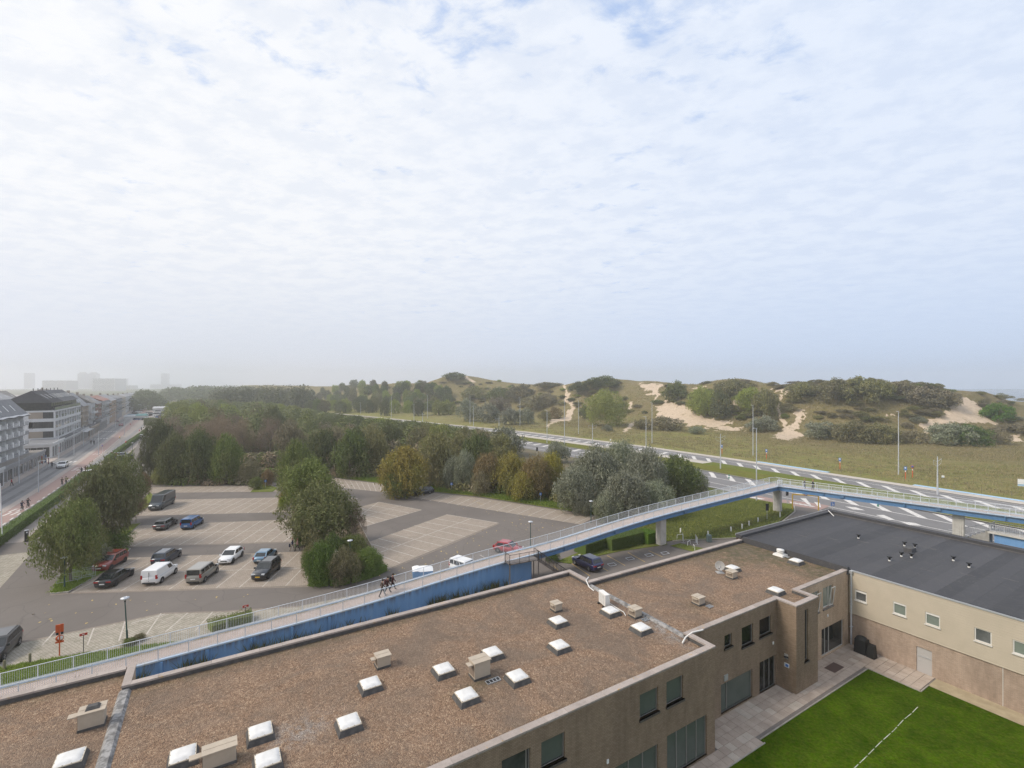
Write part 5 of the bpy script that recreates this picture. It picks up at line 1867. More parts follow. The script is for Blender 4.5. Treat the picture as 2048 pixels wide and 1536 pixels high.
def pillar(x, y, zt, dirv, w_=1.15, d_=0.85):
 a = math.atan2(dirv.y, dirv.x)
 Mx = Matrix.Translation(L((x, y, 0))) @ Matrix.Rotation(a, 4, 'Z')
 mb = MB()
 mb.box(-w_ / 2, w_ / 2, -d_ / 2, d_ / 2, -0.1, zt, M['concrete'], Mx)
 p = mb.build('pillar', fb)
 for i in range(5):
  t_ = -w_ / 2 + w_ * (i + 0.5) / 5
  mb = MB()
  for sgn in (-1, 1):
   y0, y1 = sorted((sgn * d_ / 2, sgn * (d_ / 2 + 0.05)))
   mb.box(t_ - w_ / 13, t_ + w_ / 13, y0, y1, 0, zt - 0.05, M['concrete'], Mx)
  mb.build('pillar_rib', p)
 for i in range(3):
  t_ = -d_ / 2 + d_ * (i + 0.5) / 3
  mb = MB()
  for sgn in (-1, 1):
   x0, x1 = sorted((sgn * w_ / 2, sgn * (w_ / 2 + 0.05)))
   mb.box(x0, x1, t_ - d_ / 8, t_ + d_ / 8, 0, zt - 0.05, M['concrete'], Mx)
  mb.build('pillar_rib', p)


for path, idx in ((near, (ks + 6, ks + 22, ks + 44)), (nb2, (8, 18, 27, 36))):
 for i in idx:
  if i + 1 >= len(path):
   continue
  p, q = offs(path, 0.085 if path is near else 0.085)[i], offs(path, 0.085)[i + 1]
  d = (q - p).normalized()
  mb = MB()
  mb.bar(L(p) + Vector((0, 0, -0.3)), L(p + d * 0.55) + Vector((0, 0, -0.3)), 0.06, 0.42, M['blue_steel'])
  for a_ in (0.08, 0.2, 0.35, 0.47):
   for z_ in (-0.14, -0.3, -0.46):
    mb.bar(L(p + d * a_) + Vector((0, 0, z_)), L(p + d * (a_ + 0.05)) + Vector((0, 0, z_)), 0.10, 0.05, M['steel_brown'])
  mb.build('joint_plate', fb)
i1 = split_at_px(near, 1331)
c = (near[i1] + far[i1]) / 2
pillar(c.x, c.y, near[i1].z - 0.58, near[i1 + 1] - near[i1])
x, y = g(1555, 1023)
pillar(x, y, 4.15, B1 - B0)
i3 = next(i for i, p in enumerate(nb2) if px_of(p.x, p.y, p.z)[0] > 1897)
c = (nb2[i3] + fb2[i3]) / 2
pillar(c.x, c.y, nb2[i3].z - 0.7, B1 - B0)
mb = MB()
mb.bar(L((x - 0.6, y + 0.9, 4.45)), L((x + 0.5, y - 0.7, 4.45)), 0.7, 0.6, M['blue_steel'])
mb.build('cross_beam', fb)


def railing(path, h=0.98, sp=2.0, skip=None, mat=None, offz=0.09, parent=None, org=None, bal=0.125, br=0.010):
 mat = mat or M['rail_paint']
 parent = parent or fb
 f = (lambda p: Vector(p) - org) if org is not None else L
 cum = [0.0]
 for a, b in zip(path[:-1], path[1:]):
  cum.append(cum[-1] + (b - a).length)
 P = np.array([list(f(p)) for p in path])

 def at(s):
  return Vector([np.interp(s, cum, P[:, i]) for i in range(3)])
 T = cum[-1]
 up = Vector((0, 0, 1))
 mb = MB()
 for a, b in zip(path[:-1], path[1:]):
  mb.tube(f(a) + up * (h + offz), f(b) + up * (h + offz), 0.032, mat, 6, cap=False)
 rail = mb.build('railing', parent)
 npan = max(1, round(T / sp))
 pm = None
 for i in range(npan + 1):
  p = at(T * i / npan)
  mb = MB()
  mb.bar(p + up * (offz - 0.03), p + up * (h + offz), 0.06, 0.05, mat)
  mb.bar(p + up * (offz - 0.05), p + up * (offz + 0.02), 0.18, 0.14, mat)
  mb.build('railing_post', rail)
  if i == npan:
   break
  s0, s1 = T * i / npan, T * (i + 1) / npan
  mb = MB()
  mb.bar(at(s0) + up * (offz + 0.10), at(s1) + up * (offz + 0.10), 0.03, 0.03, mat)
  nbal = max(2, round((s1 - s0) / bal))
  for j in range(1, nbal):
   q = at(s0 + (s1 - s0) * j / nbal)
   mb.tube(q + up * (offz + 0.10), q + up * (h + offz), br, mat, 3, cap=False, smooth=False)
  mb.build('baluster_panel', rail)
 return rail


kg0 = split_at_px(near, 1008)
railing(offs(far, 0.08))
railing(offs(near, -0.08)[:kg0 + 1])
railing(offs(near, -0.08)[ks + 1:])
railing(offs(nb2, 0.08 * -1 * -1 * -1)[:41])
railing([far[-1] + Vector((0.05, 0.0, 0)), c_out - Vector((0.05, 0.05, 0))] + offs(fb2, 0.08)[1:])
railing([near[-1] + Vector((0, 0.05, 0)), nb2[0] + Vector((0, 0.1, 0))], sp=1.5)

# steel landing and stairs beside the ramp
Zp = near[ks].z + 0.02
pa, pb = near[kg0], near[ks]
dv = (pb - pa).normalized()
nv_ = Vector((dv.y, -dv.x, 0)).normalized()
st = thing('steel_stairs', 'brown grey steel landing and stairs hung on the blue ramp', 'stairs', (pb.x, pb.y, 0), 0)
SO = Vector((pb.x, pb.y, 0))
c0, c1 = pa + nv_ * 0.12 - SO, pb + nv_ * 0.12 - SO + dv * 0.2
c2, c3 = c1 + nv_ * 1.15, c0 + nv_ * 1.15
for c_ in (c0, c1, c2, c3):
 c_.z = Zp - 0.05
mb = MB()
mb.prism([(c_.x, c_.y) for c_ in (c0, c3, c2, c1)], Zp - 0.17, Zp - 0.05, M['steel_brown'])
mb.build('landing', st)
for c_ in (c3, c2, c1):
 mb = MB()
 mb.bar((c_.x, c_.y, 0), (c_.x, c_.y, Zp - 0.17), 0.14, 0.14, M['steel_brown'])
 mb.build('support_post', st)
sdir = Vector((math.cos(RD(22)), math.sin(RD(22)), 0))
sn = Vector((sdir.y, -sdir.x, 0))
s0 = (c1 + c2) / 2
nst = 14
for i in range(nst):
 z_ = Zp - 0.05 - (i + 1) * (Zp / (nst + 1))
 a = s0 + sdir * (0.28 * i)
 mb = MB()
 q = [a - sn * 0.55, a + sn * 0.55, a + sn * 0.55 + sdir * 0.28, a - sn * 0.55 + sdir * 0.28]
 mb.prism([(e.x, e.y) for e in q], z_ - 0.04, z_, M['steel_brown'])
 mb.build('tread', st)
for sgn in (-1, 1):
 a = s0 + sn * (0.57 * sgn)
 b = a + sdir * (0.28 * nst)
 mb = MB()
 mb.bar((a.x, a.y, Zp - 0.12), (b.x, b.y, 0.05), 0.05, 0.24, M['steel_brown'])
 mb.build('stringer', st)
 railing([Vector((a.x, a.y, Zp - 0.05)) + SO, Vector((b.x, b.y, 0.15)) + SO], h=0.95, sp=1.3, mat=M['steel_dark'], offz=0.0, parent=st, org=SO, bal=0.16, br=0.013)
railing([c0 + SO + Vector((0, 0, 0)), c3 + SO], h=1.0, sp=1.2, mat=M['steel_dark'], offz=0.0, parent=st, org=SO, bal=0.16, br=0.013)
railing([c3 + SO, c2 + SO], h=1.0, sp=1.3, mat=M['steel_dark'], offz=0.0, parent=st, org=SO, bal=0.16, br=0.013)

# tram stop stairs at the right edge: concrete landing over a blue wall with railing
x, y = g(1975, 1062, 3.0)
t = thing('concrete_landing', 'concrete landing with steel railing over a blue wall right of the last pillar', 'landing', (x, y, 0), ANG + RD(90))
mb = MB()
mb.box(-9.0, 0.0, -2.6, 0.0, 2.75, 3.0, M['concrete'])
mb.build('slab', t)
mb = MB()
mb.box(-8.6, -0.6, -2.3, -0.3, 0, 2.75, M['blue'])
mb.build('blue_wall', t)
og = Vector((0, 0, 0))
for a, b in (((-0.1, -2.45), (-9, -2.45)), ((-0.1, -2.45), (-0.1, -0.2)), ((-0.1, -0.2), (-9, -0.2)), ((-0.1, -0.9), (4.4, -0.9))):
 railing([Vector((*a, 3.0)), Vector((*b, 3.0 if b[0] <= 0 else 0.9))], h=0.95, sp=1.5, mat=M['galv'], offz=0.0, parent=t, org=og, bal=0.2, br=0.012)
mb = MB()
for i in range(9):
 mb.box(0.02 + i * 0.45, 0.02 + (i + 1) * 0.45, -2.2, -0.8, 0, 2.75 - i * 0.3, M['concrete_grey'])
mb.build('flight', t)
# ------------------------------------------------------------------ vegetation
def leaf_mesh(name, pos, nrm, size, asp, seed, mats_idx=None):
 """quads (bent rhombs) at pos with normals nrm, half length size"""
 r = np.random.default_rng(seed)
 n_ = len(pos)
 nrm = nrm / np.maximum(np.linalg.norm(nrm, axis=1, keepdims=True), 1e-6)
 t = r.normal(size=(n_, 3))
 t -= nrm * (t * nrm).sum(1, keepdims=True)
 t /= np.maximum(np.linalg.norm(t, axis=1, keepdims=True), 1e-6)
 b = np.cross(nrm, t)
 s = (size * r.uniform(0.6, 1.35, n_))[:, None]
 v = np.stack([pos - t * s, pos + b * s * asp + nrm * s * 0.15, pos + t * s, pos - b * s * asp + nrm * s * 0.15], 1).reshape(-1, 3)
 me = bpy.data.meshes.new(name)
 me.vertices.add(n_ * 4)
 me.vertices.foreach_set('co', v.reshape(-1).astype(np.float32))
 me.loops.add(n_ * 4)
 me.loops.foreach_set('vertex_index', np.arange(n_ * 4, dtype=np.int32))
 me.polygons.add(n_)
 me.polygons.foreach_set('loop_start', np.arange(0, n_ * 4, 4, dtype=np.int32))
 me.update(calc_edges=True)
 return me


def crown_mesh(name, seed, lobes, nspray, per, leaf, asp=0.5, base=0.0, flat=1.0, spread=0.085, upb=0.35, twig=0.0):
 """foliage in a unit box x,y in -1..1, z in 0..1; sprays of leaves on a heap of lobes"""
 r = np.random.default_rng(seed)
 ctr, rad = [], []
 for i in range(lobes):                       # tufts standing out of an egg shaped body
  a = 2 * math.pi * (i * 0.618 + r.uniform(-0.08, 0.08))
  zz = (i + 0.5) / lobes
  zz = 0.04 + 0.96 * zz
  prof = math.sin(math.pi * min(0.985, (zz * 0.86 + 0.14)) ** 1.15) ** 0.62
  q = prof * r.uniform(0.62, 0.86)
  ctr.append((math.cos(a) * q, math.sin(a) * q, base * 0.5 + (1 - base * 0.5) * (0.06 + 0.80 * zz) + r.uniform(-0.05, 0.05)))
  rad.append(r.uniform(0.17, 0.33))
 for i in range(lobes // 5):
  ctr.append((r.uniform(-0.35, 0.35), r.uniform(-0.35, 0.35), r.uniform(0.3, 0.75)))
  rad.append(r.uniform(0.25, 0.4))
 lobes = len(ctr)
 ctr, rad = np.array(ctr), np.array(rad)
 w_ = rad ** 2
 li = r.choice(lobes, nspray, p=w_ / w_.sum())
 d = r.normal(size=(nspray, 3))
 d[:, 2] += upb
 d /= np.linalg.norm(d, axis=1, keepdims=True)
 p = ctr[li] + d * (rad[li] * r.uniform(0.62, 1.06, nspray) ** 1.0)[:, None] * np.array([1, 1, 0.62])
 # thin out sprays buried deep inside other lobes
 keep = np.ones(nspray, bool)
 for c_, q in zip(ctr, rad):
  dd = np.linalg.norm((p - c_) / np.array([1, 1, 0.62]), axis=1) / q
  keep &= ~((dd < 0.55) & (r.random(nspray) < 0.8))
 keep &= p[:, 2] > base * 0.5
 p, d = p[keep], d[keep]
 n_ = len(p)
 dirn = d + r.normal(size=(n_, 3)) * 0.45 + np.array([0, 0, 0.25])
 dirn /= np.linalg.norm(dirn, axis=1, keepdims=True)
 k_ = np.arange(per) / per
 P = p[:, None, :] + dirn[:, None, :] * (k_ * spread * 1.6)[None, :, None] + r.normal(size=(n_, per, 3)) * spread * 0.32
 N = d[:, None, :] * 0.7 + r.normal(size=(n_, per, 3)) * 0.75 + np.array([0, 0, 0.25])
 P, N = P.reshape(-1, 3), N.reshape(-1, 3)
 P[:, 2] = np.maximum(P[:, 2], 0.0)
 return leaf_mesh(name, P, N, leaf, asp, seed + 1)


def trunk_mesh(name, seed, limbs=5, lean=0.08):
 r = random.Random(seed)
 mb = MB()
 p = Vector((0, 0, -0.02))
 rad = 0.060
 pts = [p]
 for i in range(5):
  p = p + Vector((r.uniform(-lean, lean), r.uniform(-lean, lean), 0.16))
  pts.append(p)
 for i in range(5):
  mb.tube(pts[i], pts[i + 1], rad * (1 - 0.16 * i), M['bark'], 7, rad * (1 - 0.16 * (i + 1)))
 for i in range(limbs):
  s = pts[2 + i % 3]
  a = 2 * math.pi * i / limbs + r.uniform(-0.4, 0.4)
  e = s + Vector((math.cos(a) * 0.42, math.sin(a) * 0.42, r.uniform(0.14, 0.3)))
  m_ = (s + e) / 2 + Vector((0, 0, 0.04))
  mb.tube(s, m_, 0.026, M['bark'], 5, 0.018)
  mb.tube(m_, e, 0.018, M['bark'], 5, 0.007)
  for k_ in range(2):
   e2 = e + Vector((r.uniform(-0.25, 0.25), r.uniform(-0.25, 0.25), r.uniform(0.05, 0.2)))
   mb.tube(e, e2, 0.008, M['bark'], 4, 0.003, cap=False)
 return mb.mesh(name)


def M0(me, m):
 me.materials.append(m)
 return me


NEARC = [M0(crown_mesh('crown', 100 + i, 34, 2600, 7, 0.030, 0.42, 0.05), LEAF['willow']) for i in range(4)]
WOODC = [M0(crown_mesh('crown', 200 + i, 20, 1150, 6, 0.040, 0.45, 0.02), LEAF['dark']) for i in range(5)]
TALLC = [M0(crown_mesh('crown', 300 + i, 22, 1000, 6, 0.042, 0.5, 0.0, spread=0.07), LEAF['mid']) for i in range(3)]
SHRUBC = [M0(crown_mesh('crown', 400 + i, 16, 950, 6, 0.045, 0.42, 0.0, upb=0.6), LEAF['olive']) for i in range(5)]
TWIGC = [M0(crown_mesh('crown', 500 + i, 20, 1500, 6, 0.050, 0.085, 0.02, spread=0.10, upb=0.9), LEAF['twig']) for i in range(2)]
FINEC = [M0(crown_mesh('crown', 600 + i, 30, 3000, 6, 0.026, 0.45, 0.0, upb=0.5), LEAF['bright']) for i in range(3)]
TRUNK = [trunk_mesh('trunk', 10 + i) for i in range(4)]
vr = random.Random(11)


def tree(x, y, z, rx, h, leaf, label, protos, group=None, name='tree', cat='tree', clear=0.12, rz=None, trunk_r=1.0, wide=1.0):
 rx *= 0.86
 t = thing(name, label, cat, (x, y, z), vr.uniform(0, 6.28) if rz is None else rz, group)
 put('crown', vr.choice(protos), t, loc=(0, 0, h * clear), rotz=vr.uniform(0, 6.28), scale=(rx, rx * vr.uniform(0.88, 1.15), h * (1 - clear)), mats=[LEAF[leaf]])
 tr = put('trunk', vr.choice(TRUNK), t, scale=(min(rx * 0.9, h * 0.55) * trunk_r, min(rx * 0.9, h * 0.55) * trunk_r, h * 0.78))
 return t


def ptree(px, pyb, pyt, hw_, leaf, label, protos, group=None, depth=None, **kw):
 """tree by photo measures: base pixel, top pixel row and half width in pixels"""
 x, y = g(px, pyb)
 h = CAM_H - (pyt - HOR) * y / FPX
 return tree(x, y, 0.0, hw_ * y / FPX, h, leaf, label, protos, group, **kw)


def shrub(x, y, z, rx, h, leaf, label, protos=None, group=None, name='shrub', cat='shrub', wide=1.0):
 rx *= 0.9
 o = put(name, vr.choice(protos or SHRUBC), None, loc=(x, y, z - 0.05), rotz=vr.uniform(0, 6.28), scale=(rx, rx * wide, h), mats=[LEAF[leaf]])
 return tag(o, label, cat, group)


def pshrub(px, pyb, pyt, hw_, leaf, label, protos=None, group=None, hit=False, **kw):
 x, y, z = ghit(px, pyb) if hit else (*g(px, pyb), 0.0)
 h = max(0.4, (CAM_H - z) - (pyt - HOR) * y / FPX)
 return shrub(x, y, z, hw_ * y / FPX, h, leaf, label, protos, group, **kw)


# trees of the car park
ptree(142, 1166, 1008, 62, 'willow', 'loose leaved tree at the car park entrance by the crowd barrier', NEARC, rz=0.4)
ptree(206, 1098, 930, 66, 'willow', 'large dark willow behind the tree at the car park entrance', NEARC, rz=1.4)
ptree(240, 1048, 915, 52, 'willow', 'narrower willow beside the grey parked van', NEARC, rz=2.0)
ptree(258, 1052, 985, 34, 'rust', 'small rust leaved tree on a thin trunk left of the bays', FINEC, clear=0.3)
ptree(286, 1010, 948, 17, 'rust', 'tiny rusty tree left of the grey van', FINEC, clear=0.35)
pshrub(190, 1136, 1082, 30, 'silver', 'pale leaved shrub behind the red parked SUV', FINEC)
pshrub(222, 1098, 1056, 42, 'bright', 'low fresh green shrub under the willows left of the bays', FINEC)
pshrub(176, 1118, 1060, 34, 'olive', 'dull olive shrub beneath the big willow', FINEC)
ptree(646, 1098, 976, 80, 'willow', 'large round willow in the middle of the planted island', NEARC, rz=0.9)
ptree(620, 1030, 922, 64, 'willow', 'second willow behind the large one on the planted island', NEARC, rz=2.3)
ptree(592, 1000, 888, 44, 'mid', 'farthest tree of the planted island, yellowish at its top', NEARC, rz=3.1)
ptree(712, 1090, 1022, 24, 'twig', 'thin twiggy shrub tree at the right of the big willow', TWIGC, clear=0.0)
ISL = [(640, 1168, 1090, 36, 'hedge', 'dark green bush at the near left corner of the planted island'), (690, 1166, 1100, 38, 'olive', 'olive bush in front of the big willow'),
 (735, 1152, 1098, 34, 'bright', 'fresh green bush at the pointed end of the planted island'), (664, 1130, 1072, 36, 'hedge', 'dark bush under the big willow'),
 (706, 1120, 1072, 34, 'mid', 'mid green bush behind the lamp on the planted island'), (672, 1142, 1104, 14, 'flowers', 'bush with pale flower heads on the planted island'),
 (620, 1150, 1090, 20, 'olive', 'olive bush along the bays on the planted island'), (606, 1092, 1050, 22, 'hedge', 'dark bush behind the walking pair'), (712, 1148, 1108, 16, 'rust', 'brownish bush right of the green lamp'),
 (575, 1010, 980, 20, 'yellow', 'yellow green bush at the far left of the planted island'), (565, 1020, 995, 10, 'lime', 'small yellow bush at the far end of the bays'), (748, 1140, 1110, 22, 'bright', 'low fresh bush by the empty middle bays')]
for a in ISL:
 pshrub(*a[:5], a[5], FINEC, 'bushes of the planted island')
# clipped green edge hedge of the island
def hedge(pts, w_, h, label, name='hedge', dens=150, leaf=0.055, mat='hedge', seed=3, z0=0.0, cat='hedge', rag=0.06):
 """leafy clipped hedge along world points: a core with a skin of leaves"""
 r = np.random.default_rng(seed)
 t = thing(name, label, cat, (pts[0][0], pts[0][1], z0))
 P, N = [], []
 o_ = Vector((pts[0][0], pts[0][1], 0))
 mb = MB()
 for a, b in zip(pts[:-1], pts[1:]):
  a, b = Vector((*a[:2], 0)), Vector((*b[:2], 0))
  d = (b - a)
  ln = d.length
  d.normalize()
  s = Vector((-d.y, d.x, 0))
  ww = w_ / 2
  q = [a + s * (ww - 0.12) - o_, b + s * (ww - 0.12) - o_, b - s * (ww - 0.12) - o_, a - s * (ww - 0.12) - o_]
  mb.prism([(e.x, e.y) for e in q[::-1]], 0, h - 0.12, LEAF[mat])
  n_ = int(dens * ln * (2 * h + w_))
  f = r.uniform(0, ln, n_)
  c = r.uniform(0, 2 * h + w_, n_)
  off = np.where(c < h, -ww, np.where(c > h + w_, ww, c - h - ww))
  zz = np.where(c < h, c, np.where(c > h + w_, 2 * h + w_ - c, h))
  nn = np.where((c < h)[:, None], np.array([-s.x, -s.y, 0.3]), np.where((c > h + w_)[:, None], np.array([s.x, s.y, 0.3]), np.array([0, 0, 1.0])))
  wob = 0.12 * vnoise(f * 0.8 + a.x, zz * 1.2) + r.normal(0, rag, n_)
  zz = zz * (1 + 0.10 * vnoise(f * 0.6 + a.y, off * 0 + 3.1))
  pos = np.stack([a.x - o_.x + d.x * f + s.x * off, a.y - o_.y + d.y * f + s.y * off, zz], 1) + nn * wob[:, None]
  P.append(pos)
  N.append(nn + r.normal(size=(n_, 3)) * 0.6)
 core = mb.build('core', t)
 me = leaf_mesh('foliage', np.concatenate(P), np.concatenate(N), leaf, 0.55, seed)
 me.materials.append(LEAF[mat])
 f_ = put('foliage', me, t)
 return t


hedge([g(*p) for p in ((622, 1168), (660, 1168), (700, 1163), (740, 1152), (766, 1140))], 1.6, 0.9, 'low green clipped hedge edging the pointed planted island', dens=130, leaf=0.075, rag=0.14, mat='bright', seed=7)
hedge([W(-26.6, 80), W(-26.7, 95), W(-26.7, 110), W(-26.7, 125), W(-26.8, 138), W(-27.0, 152), W(-27.2, 168)], 1.5, 1.45, 'long clipped hedge between the cycle path and the car park', dens=60, leaf=0.085, seed=8)
hedge([W(-27.2, 183), W(-27.5, 205), W(-27.8, 235), W(-28.0, 262), W(-28.2, 285)], 1.4, 1.5, 'far stretch of clipped hedge beside the access lane', dens=34, leaf=0.11, seed=9)
hedge([g(1160, 1107), g(1205, 1092)], 2.3, 1.5, 'short low clipped hedge behind the dark blue car', dens=150, leaf=0.055, seed=10)
hedge([g(1213, 1098), g(1278, 1082)], 2.4, 1.7, 'thick clipped hedge under the footbridge', dens=150, leaf=0.055, seed=11)
hedge([g(1284, 1086), g(1303, 1080)], 2.4, 1.6, 'short clipped hedge left of the first bridge pillar', dens=150, leaf=0.055, seed=12)
pshrub(1105, 1122, 1102, 18, 'hedge', 'dark bush below the footbridge left of the dark blue car', FINEC)
hedge([g(420, 1262), g(455, 1250), g(505, 1238)], 1.5, 0.75, 'bluish green low bush row beside the ramp railing', name='hedge', mat='mid', dens=160, leaf=0.06, rag=0.12, seed=13)
pshrub(258, 1290, 1276, 16, 'mid', 'small green bush at the foot of the car park lamp', FINEC)
pshrub(278, 1281, 1268, 14, 'olive', 'small olive bush right of the car park lamp', FINEC)

# trees along the far side of the car park and the wood behind
FEAT = [
 (318, 962, 850, 36, 'dark', 'dark rounded tree at the left end of the wood, by the access lane', 'N'),
 (352, 968, 872, 40, 'mid', 'green bushy tree behind the far bays, left of the pair', 'N'),
 (398, 968, 862, 38, 'dark', 'tall green tree behind the far bays', 'N'),
 (452, 968, 876, 40, 'mid', 'bushy tree behind the far bays, right of the pair', 'N'),
 (500, 968, 922, 24, 'scrub', 'brownish shrub tree behind the right end of the far bays', 'S'),
 (330, 968, 930, 26, 'lime', 'sparse yellowish shrub at the corner of the far bays', 'S'),
 (535, 972, 940, 14, 'rust', 'rusty shrub at the right end of the far bays', 'S'),
 (512, 978, 955, 16, 'mid', 'green shrub at the right end of the far bays', 'S'),
 (806, 992, 901, 60, 'autumn', 'broad flat topped tree with orange tinged crown by the far bays', 'N'),
 (800, 994, 935, 40, 'mid', 'leafy dark under part bush below the flat topped orange tree', 'S'),
 (642, 950, 862, 44, 'dark', 'dark tree at the back of the car park, left of the flat topped tree', 'W'),
 (702, 955, 868, 44, 'dark', 'dark green tree behind the empty far bays', 'W'),
 (752, 950, 862, 40, 'olive', 'olive tree touching the flat topped orange tree', 'W'),
 (880, 972, 870, 46, 'olive', 'olive tree right of the flat topped orange tree', 'W'),
 (930, 980, 905, 28, 'silver', 'slender grey leaved shrub behind the parked dark estate car', 'S'),
 (905, 978, 918, 26, 'silver', 'grey leaved bush behind the parked dark estate car', 'S'),
 (975, 985, 912, 36, 'autumn', 'orange brown shrub left of the yellow ones', 'N'),
 (1022, 990, 908, 40, 'yellow', 'yellow autumn shrub between the orange ones', 'N'),
 (1070, 998, 918, 40, 'autumn', 'orange autumn shrub next to the grey willows', 'N'),
 (1102, 992, 912, 34, 'yellow', 'yellow orange shrub touching the grey willows', 'N'),
 (1046, 1002, 945, 30, 'yellow', 'low yellow shrub at the grass edge', 'S'),
 (962, 990, 945, 24, 'scrub', 'grey brown thicket under the orange shrub', 'S'),
 (1150, 1022, 940, 50, 'silver', 'grey leaved willow bush at the lamp by the bays', 'N'),
 (1195, 1000, 898, 60, 'silver', 'tall silvery willow behind the grey willow bushes', 'N'),
 (1252, 1040, 950, 56, 'silver', 'big silvery willow bush in front, beside the ramp', 'N'),
 (1290, 1012, 905, 56, 'silver', 'silvery willow in the middle of the clump beside the ramp', 'N'),
 (1352, 1000, 918, 60, 'dark', 'dark grey green round bush at the right end of the clump', 'N'),
 (1240, 985, 889, 46, 'silver', 'silvery willow highest of the clump beside the ramp', 'N'),
 (1395, 990, 945, 26, 'silver', 'small grey bush at the right tip of the clump', 'S'),
 (1116, 925, 884, 30, 'silver', 'small grey green tree beside the highway', 'W'),
 (1010, 912, 858, 46, 'silver', 'dull grey tree above the yellow shrubs by the highway', 'W'),
 (960, 915, 862, 40, 'scrub', 'grey brown tree above the orange shrubs', 'W'),
 (1165, 1030, 985, 26, 'silver', 'low grey bush under the willow at the lamp', 'S'),
 (1215, 1045, 985, 36, 'silver', 'low grey willow bush nearest the ramp railing', 'S'),
 (1310, 1035, 965, 44, 'silver', 'grey bush between the ramp and the dark round bush', 'S'),
]
for px_, pyb, pyt, hw_, lf, lab, kind in FEAT:
 pr = {'N': NEARC, 'W': WOODC, 'S': FINEC}[kind]
 if kind == 'S':
  pshrub(px_, pyb, pyt, hw_, lf, lab, pr, 'shrubs along the far side of the car park')
 else:
  ptree(px_, pyb, pyt, hw_, lf, lab, pr, 'trees along the far side of the car park', clear=0.02)

WOOD = [(330, 862), (352, 800), (440, 797), (600, 808), (760, 838), (880, 858), (1000, 880), (1020, 905), (985, 968), (900, 962), (820, 950), (700, 938), (620, 935), (560, 930), (470, 940), (350, 925)]
TOPX = [320, 345, 380, 430, 480, 540, 600, 640, 700, 760, 820, 880, 950, 1010, 1060]
TOPY = [845, 806, 798, 800, 803, 806, 815, 823, 832, 838, 842, 848, 858, 868, 885]
wp = [g(*p) for p in WOOD]
xs_, ys_ = [p[0] for p in wp], [p[1] for p in wp]
pts, tries = [], 0
LOOK = {'twig': 'bare brown', 'rust': 'rusty', 'dark': 'dark green', 'olive': 'olive green', 'mid': 'mid green', 'lime': 'yellow green', 'autumn': 'orange brown', 'scrub': 'grey brown', 'silver': 'grey leaved', 'bright': 'fresh green'}
back = []
while len(pts) < 300 and tries < 40000:
 tries += 1
 x, y = vr.uniform(min(xs_), max(xs_)), vr.uniform(min(ys_), max(ys_))
 if not inpoly(np.array([x]), np.array([y]), wp)[0]:
  continue
 if min((math.hypot(x - a, y - b) for a, b, *_ in pts), default=99) < (4.3 if y < 160 else 5.6):
  continue
 px_ = px_of(x, y, 0)[0]
 top = np.interp(px_, TOPX, TOPY)
 hmax = CAM_H - (top - HOR) * y / FPX
 h = min(hmax, (11.5 if px_ < 620 else 9.5) + vr.uniform(-1.5, 1.5))
 if h < 2.5:
  continue
 near_edge = y < 128
 if px_ < 620:
  if 168 > y > 116:
   lf = vr.choice(('twig', 'twig', 'twig', 'scrub', 'rust' if near_edge else 'twig'))
  elif y >= 175:
   lf = vr.choice(('lime', 'lime', 'mid', 'olive'))
  elif y >= 155:
   lf = vr.choice(('twig', 'olive', 'dark', 'mid'))
  else:
   lf = vr.choice(('autumn', 'rust', 'dark', 'autumn'))
 else:
  lf = vr.choice(('dark', 'olive', 'olive', 'mid', 'scrub')) if y < 165 else vr.choice(('mid', 'olive', 'lime', 'dark'))
 pts.append((x, y))
 if y > 172 and len(back) < 200 and vr.random() < 0.72:
  back.append((x, y, vr.uniform(4.4, 6.2), vr.uniform(4.4, 6.2), h))
  continue
 size = 'tall' if h > 10.5 else 'low' if h < 7.5 else 'mid height'
 zone = 'wood above the far bays, left' if px_ < 400 else 'wood above the far bays' if px_ < 500 else 'wood above the planted island' if px_ < 640 else 'wood left of the flat topped tree' if px_ < 780 else 'wood right of the flat topped tree' if px_ < 900 else 'thin wood end by the highway'
 row = 'front rows' if y < 125 else 'back rows' if y > 175 else 'mid rows'
 tree(x, y, 0, vr.uniform(4.3, 6.0) * (1.0 if y < 170 else 1.15), h, lf, f"{size} {LOOK[lf]} tree, {row} of {zone}", TWIGC if lf == 'twig' else WOODC, 'trees of the wood between car park and highway', clear=0.02)

WOOD_BACK = back
# poplars and shrubs on the dune side
DUNE_T = []
for py_ in (778, 788, 798, 809, 819, 828):
 for i in range(15):
  DUNE_T.append((612 + i * 20.0 + vr.uniform(-9, 9), py_ + vr.uniform(-4, 4)))
for px_, py_ in DUNE_T:
 x, y, z = ghit(px_, py_)
 if px_ > 880 and py_ < 790:
  continue
 lf = vr.choice(('mid', 'dark', 'lime', 'mid', 'olive'))
 top = np.interp(px_, [600, 640, 690, 760, 860, 905], [772, 767, 757, 758, 760, 775]) + vr.uniform(0, 4)
 h = min(vr.uniform(8.5, 12), CAM_H - (top - HOR) * y / FPX - z)
 if h < 2 or y > 620:
  continue
 tree(x, y, z - 0.2, vr.uniform(4.4, 6.6), h, lf, f"{'tall' if h > 9.6 else 'low'} {LOOK[lf]} poplar {'high up' if py_ < 793 else 'in the middle' if py_ < 812 else 'low down'} in the dense belt, {'its left end' if px_ < 700 else 'its centre' if px_ < 800 else 'its right end'}", TALLC, 'poplars at the foot of the dunes', clear=0.0)

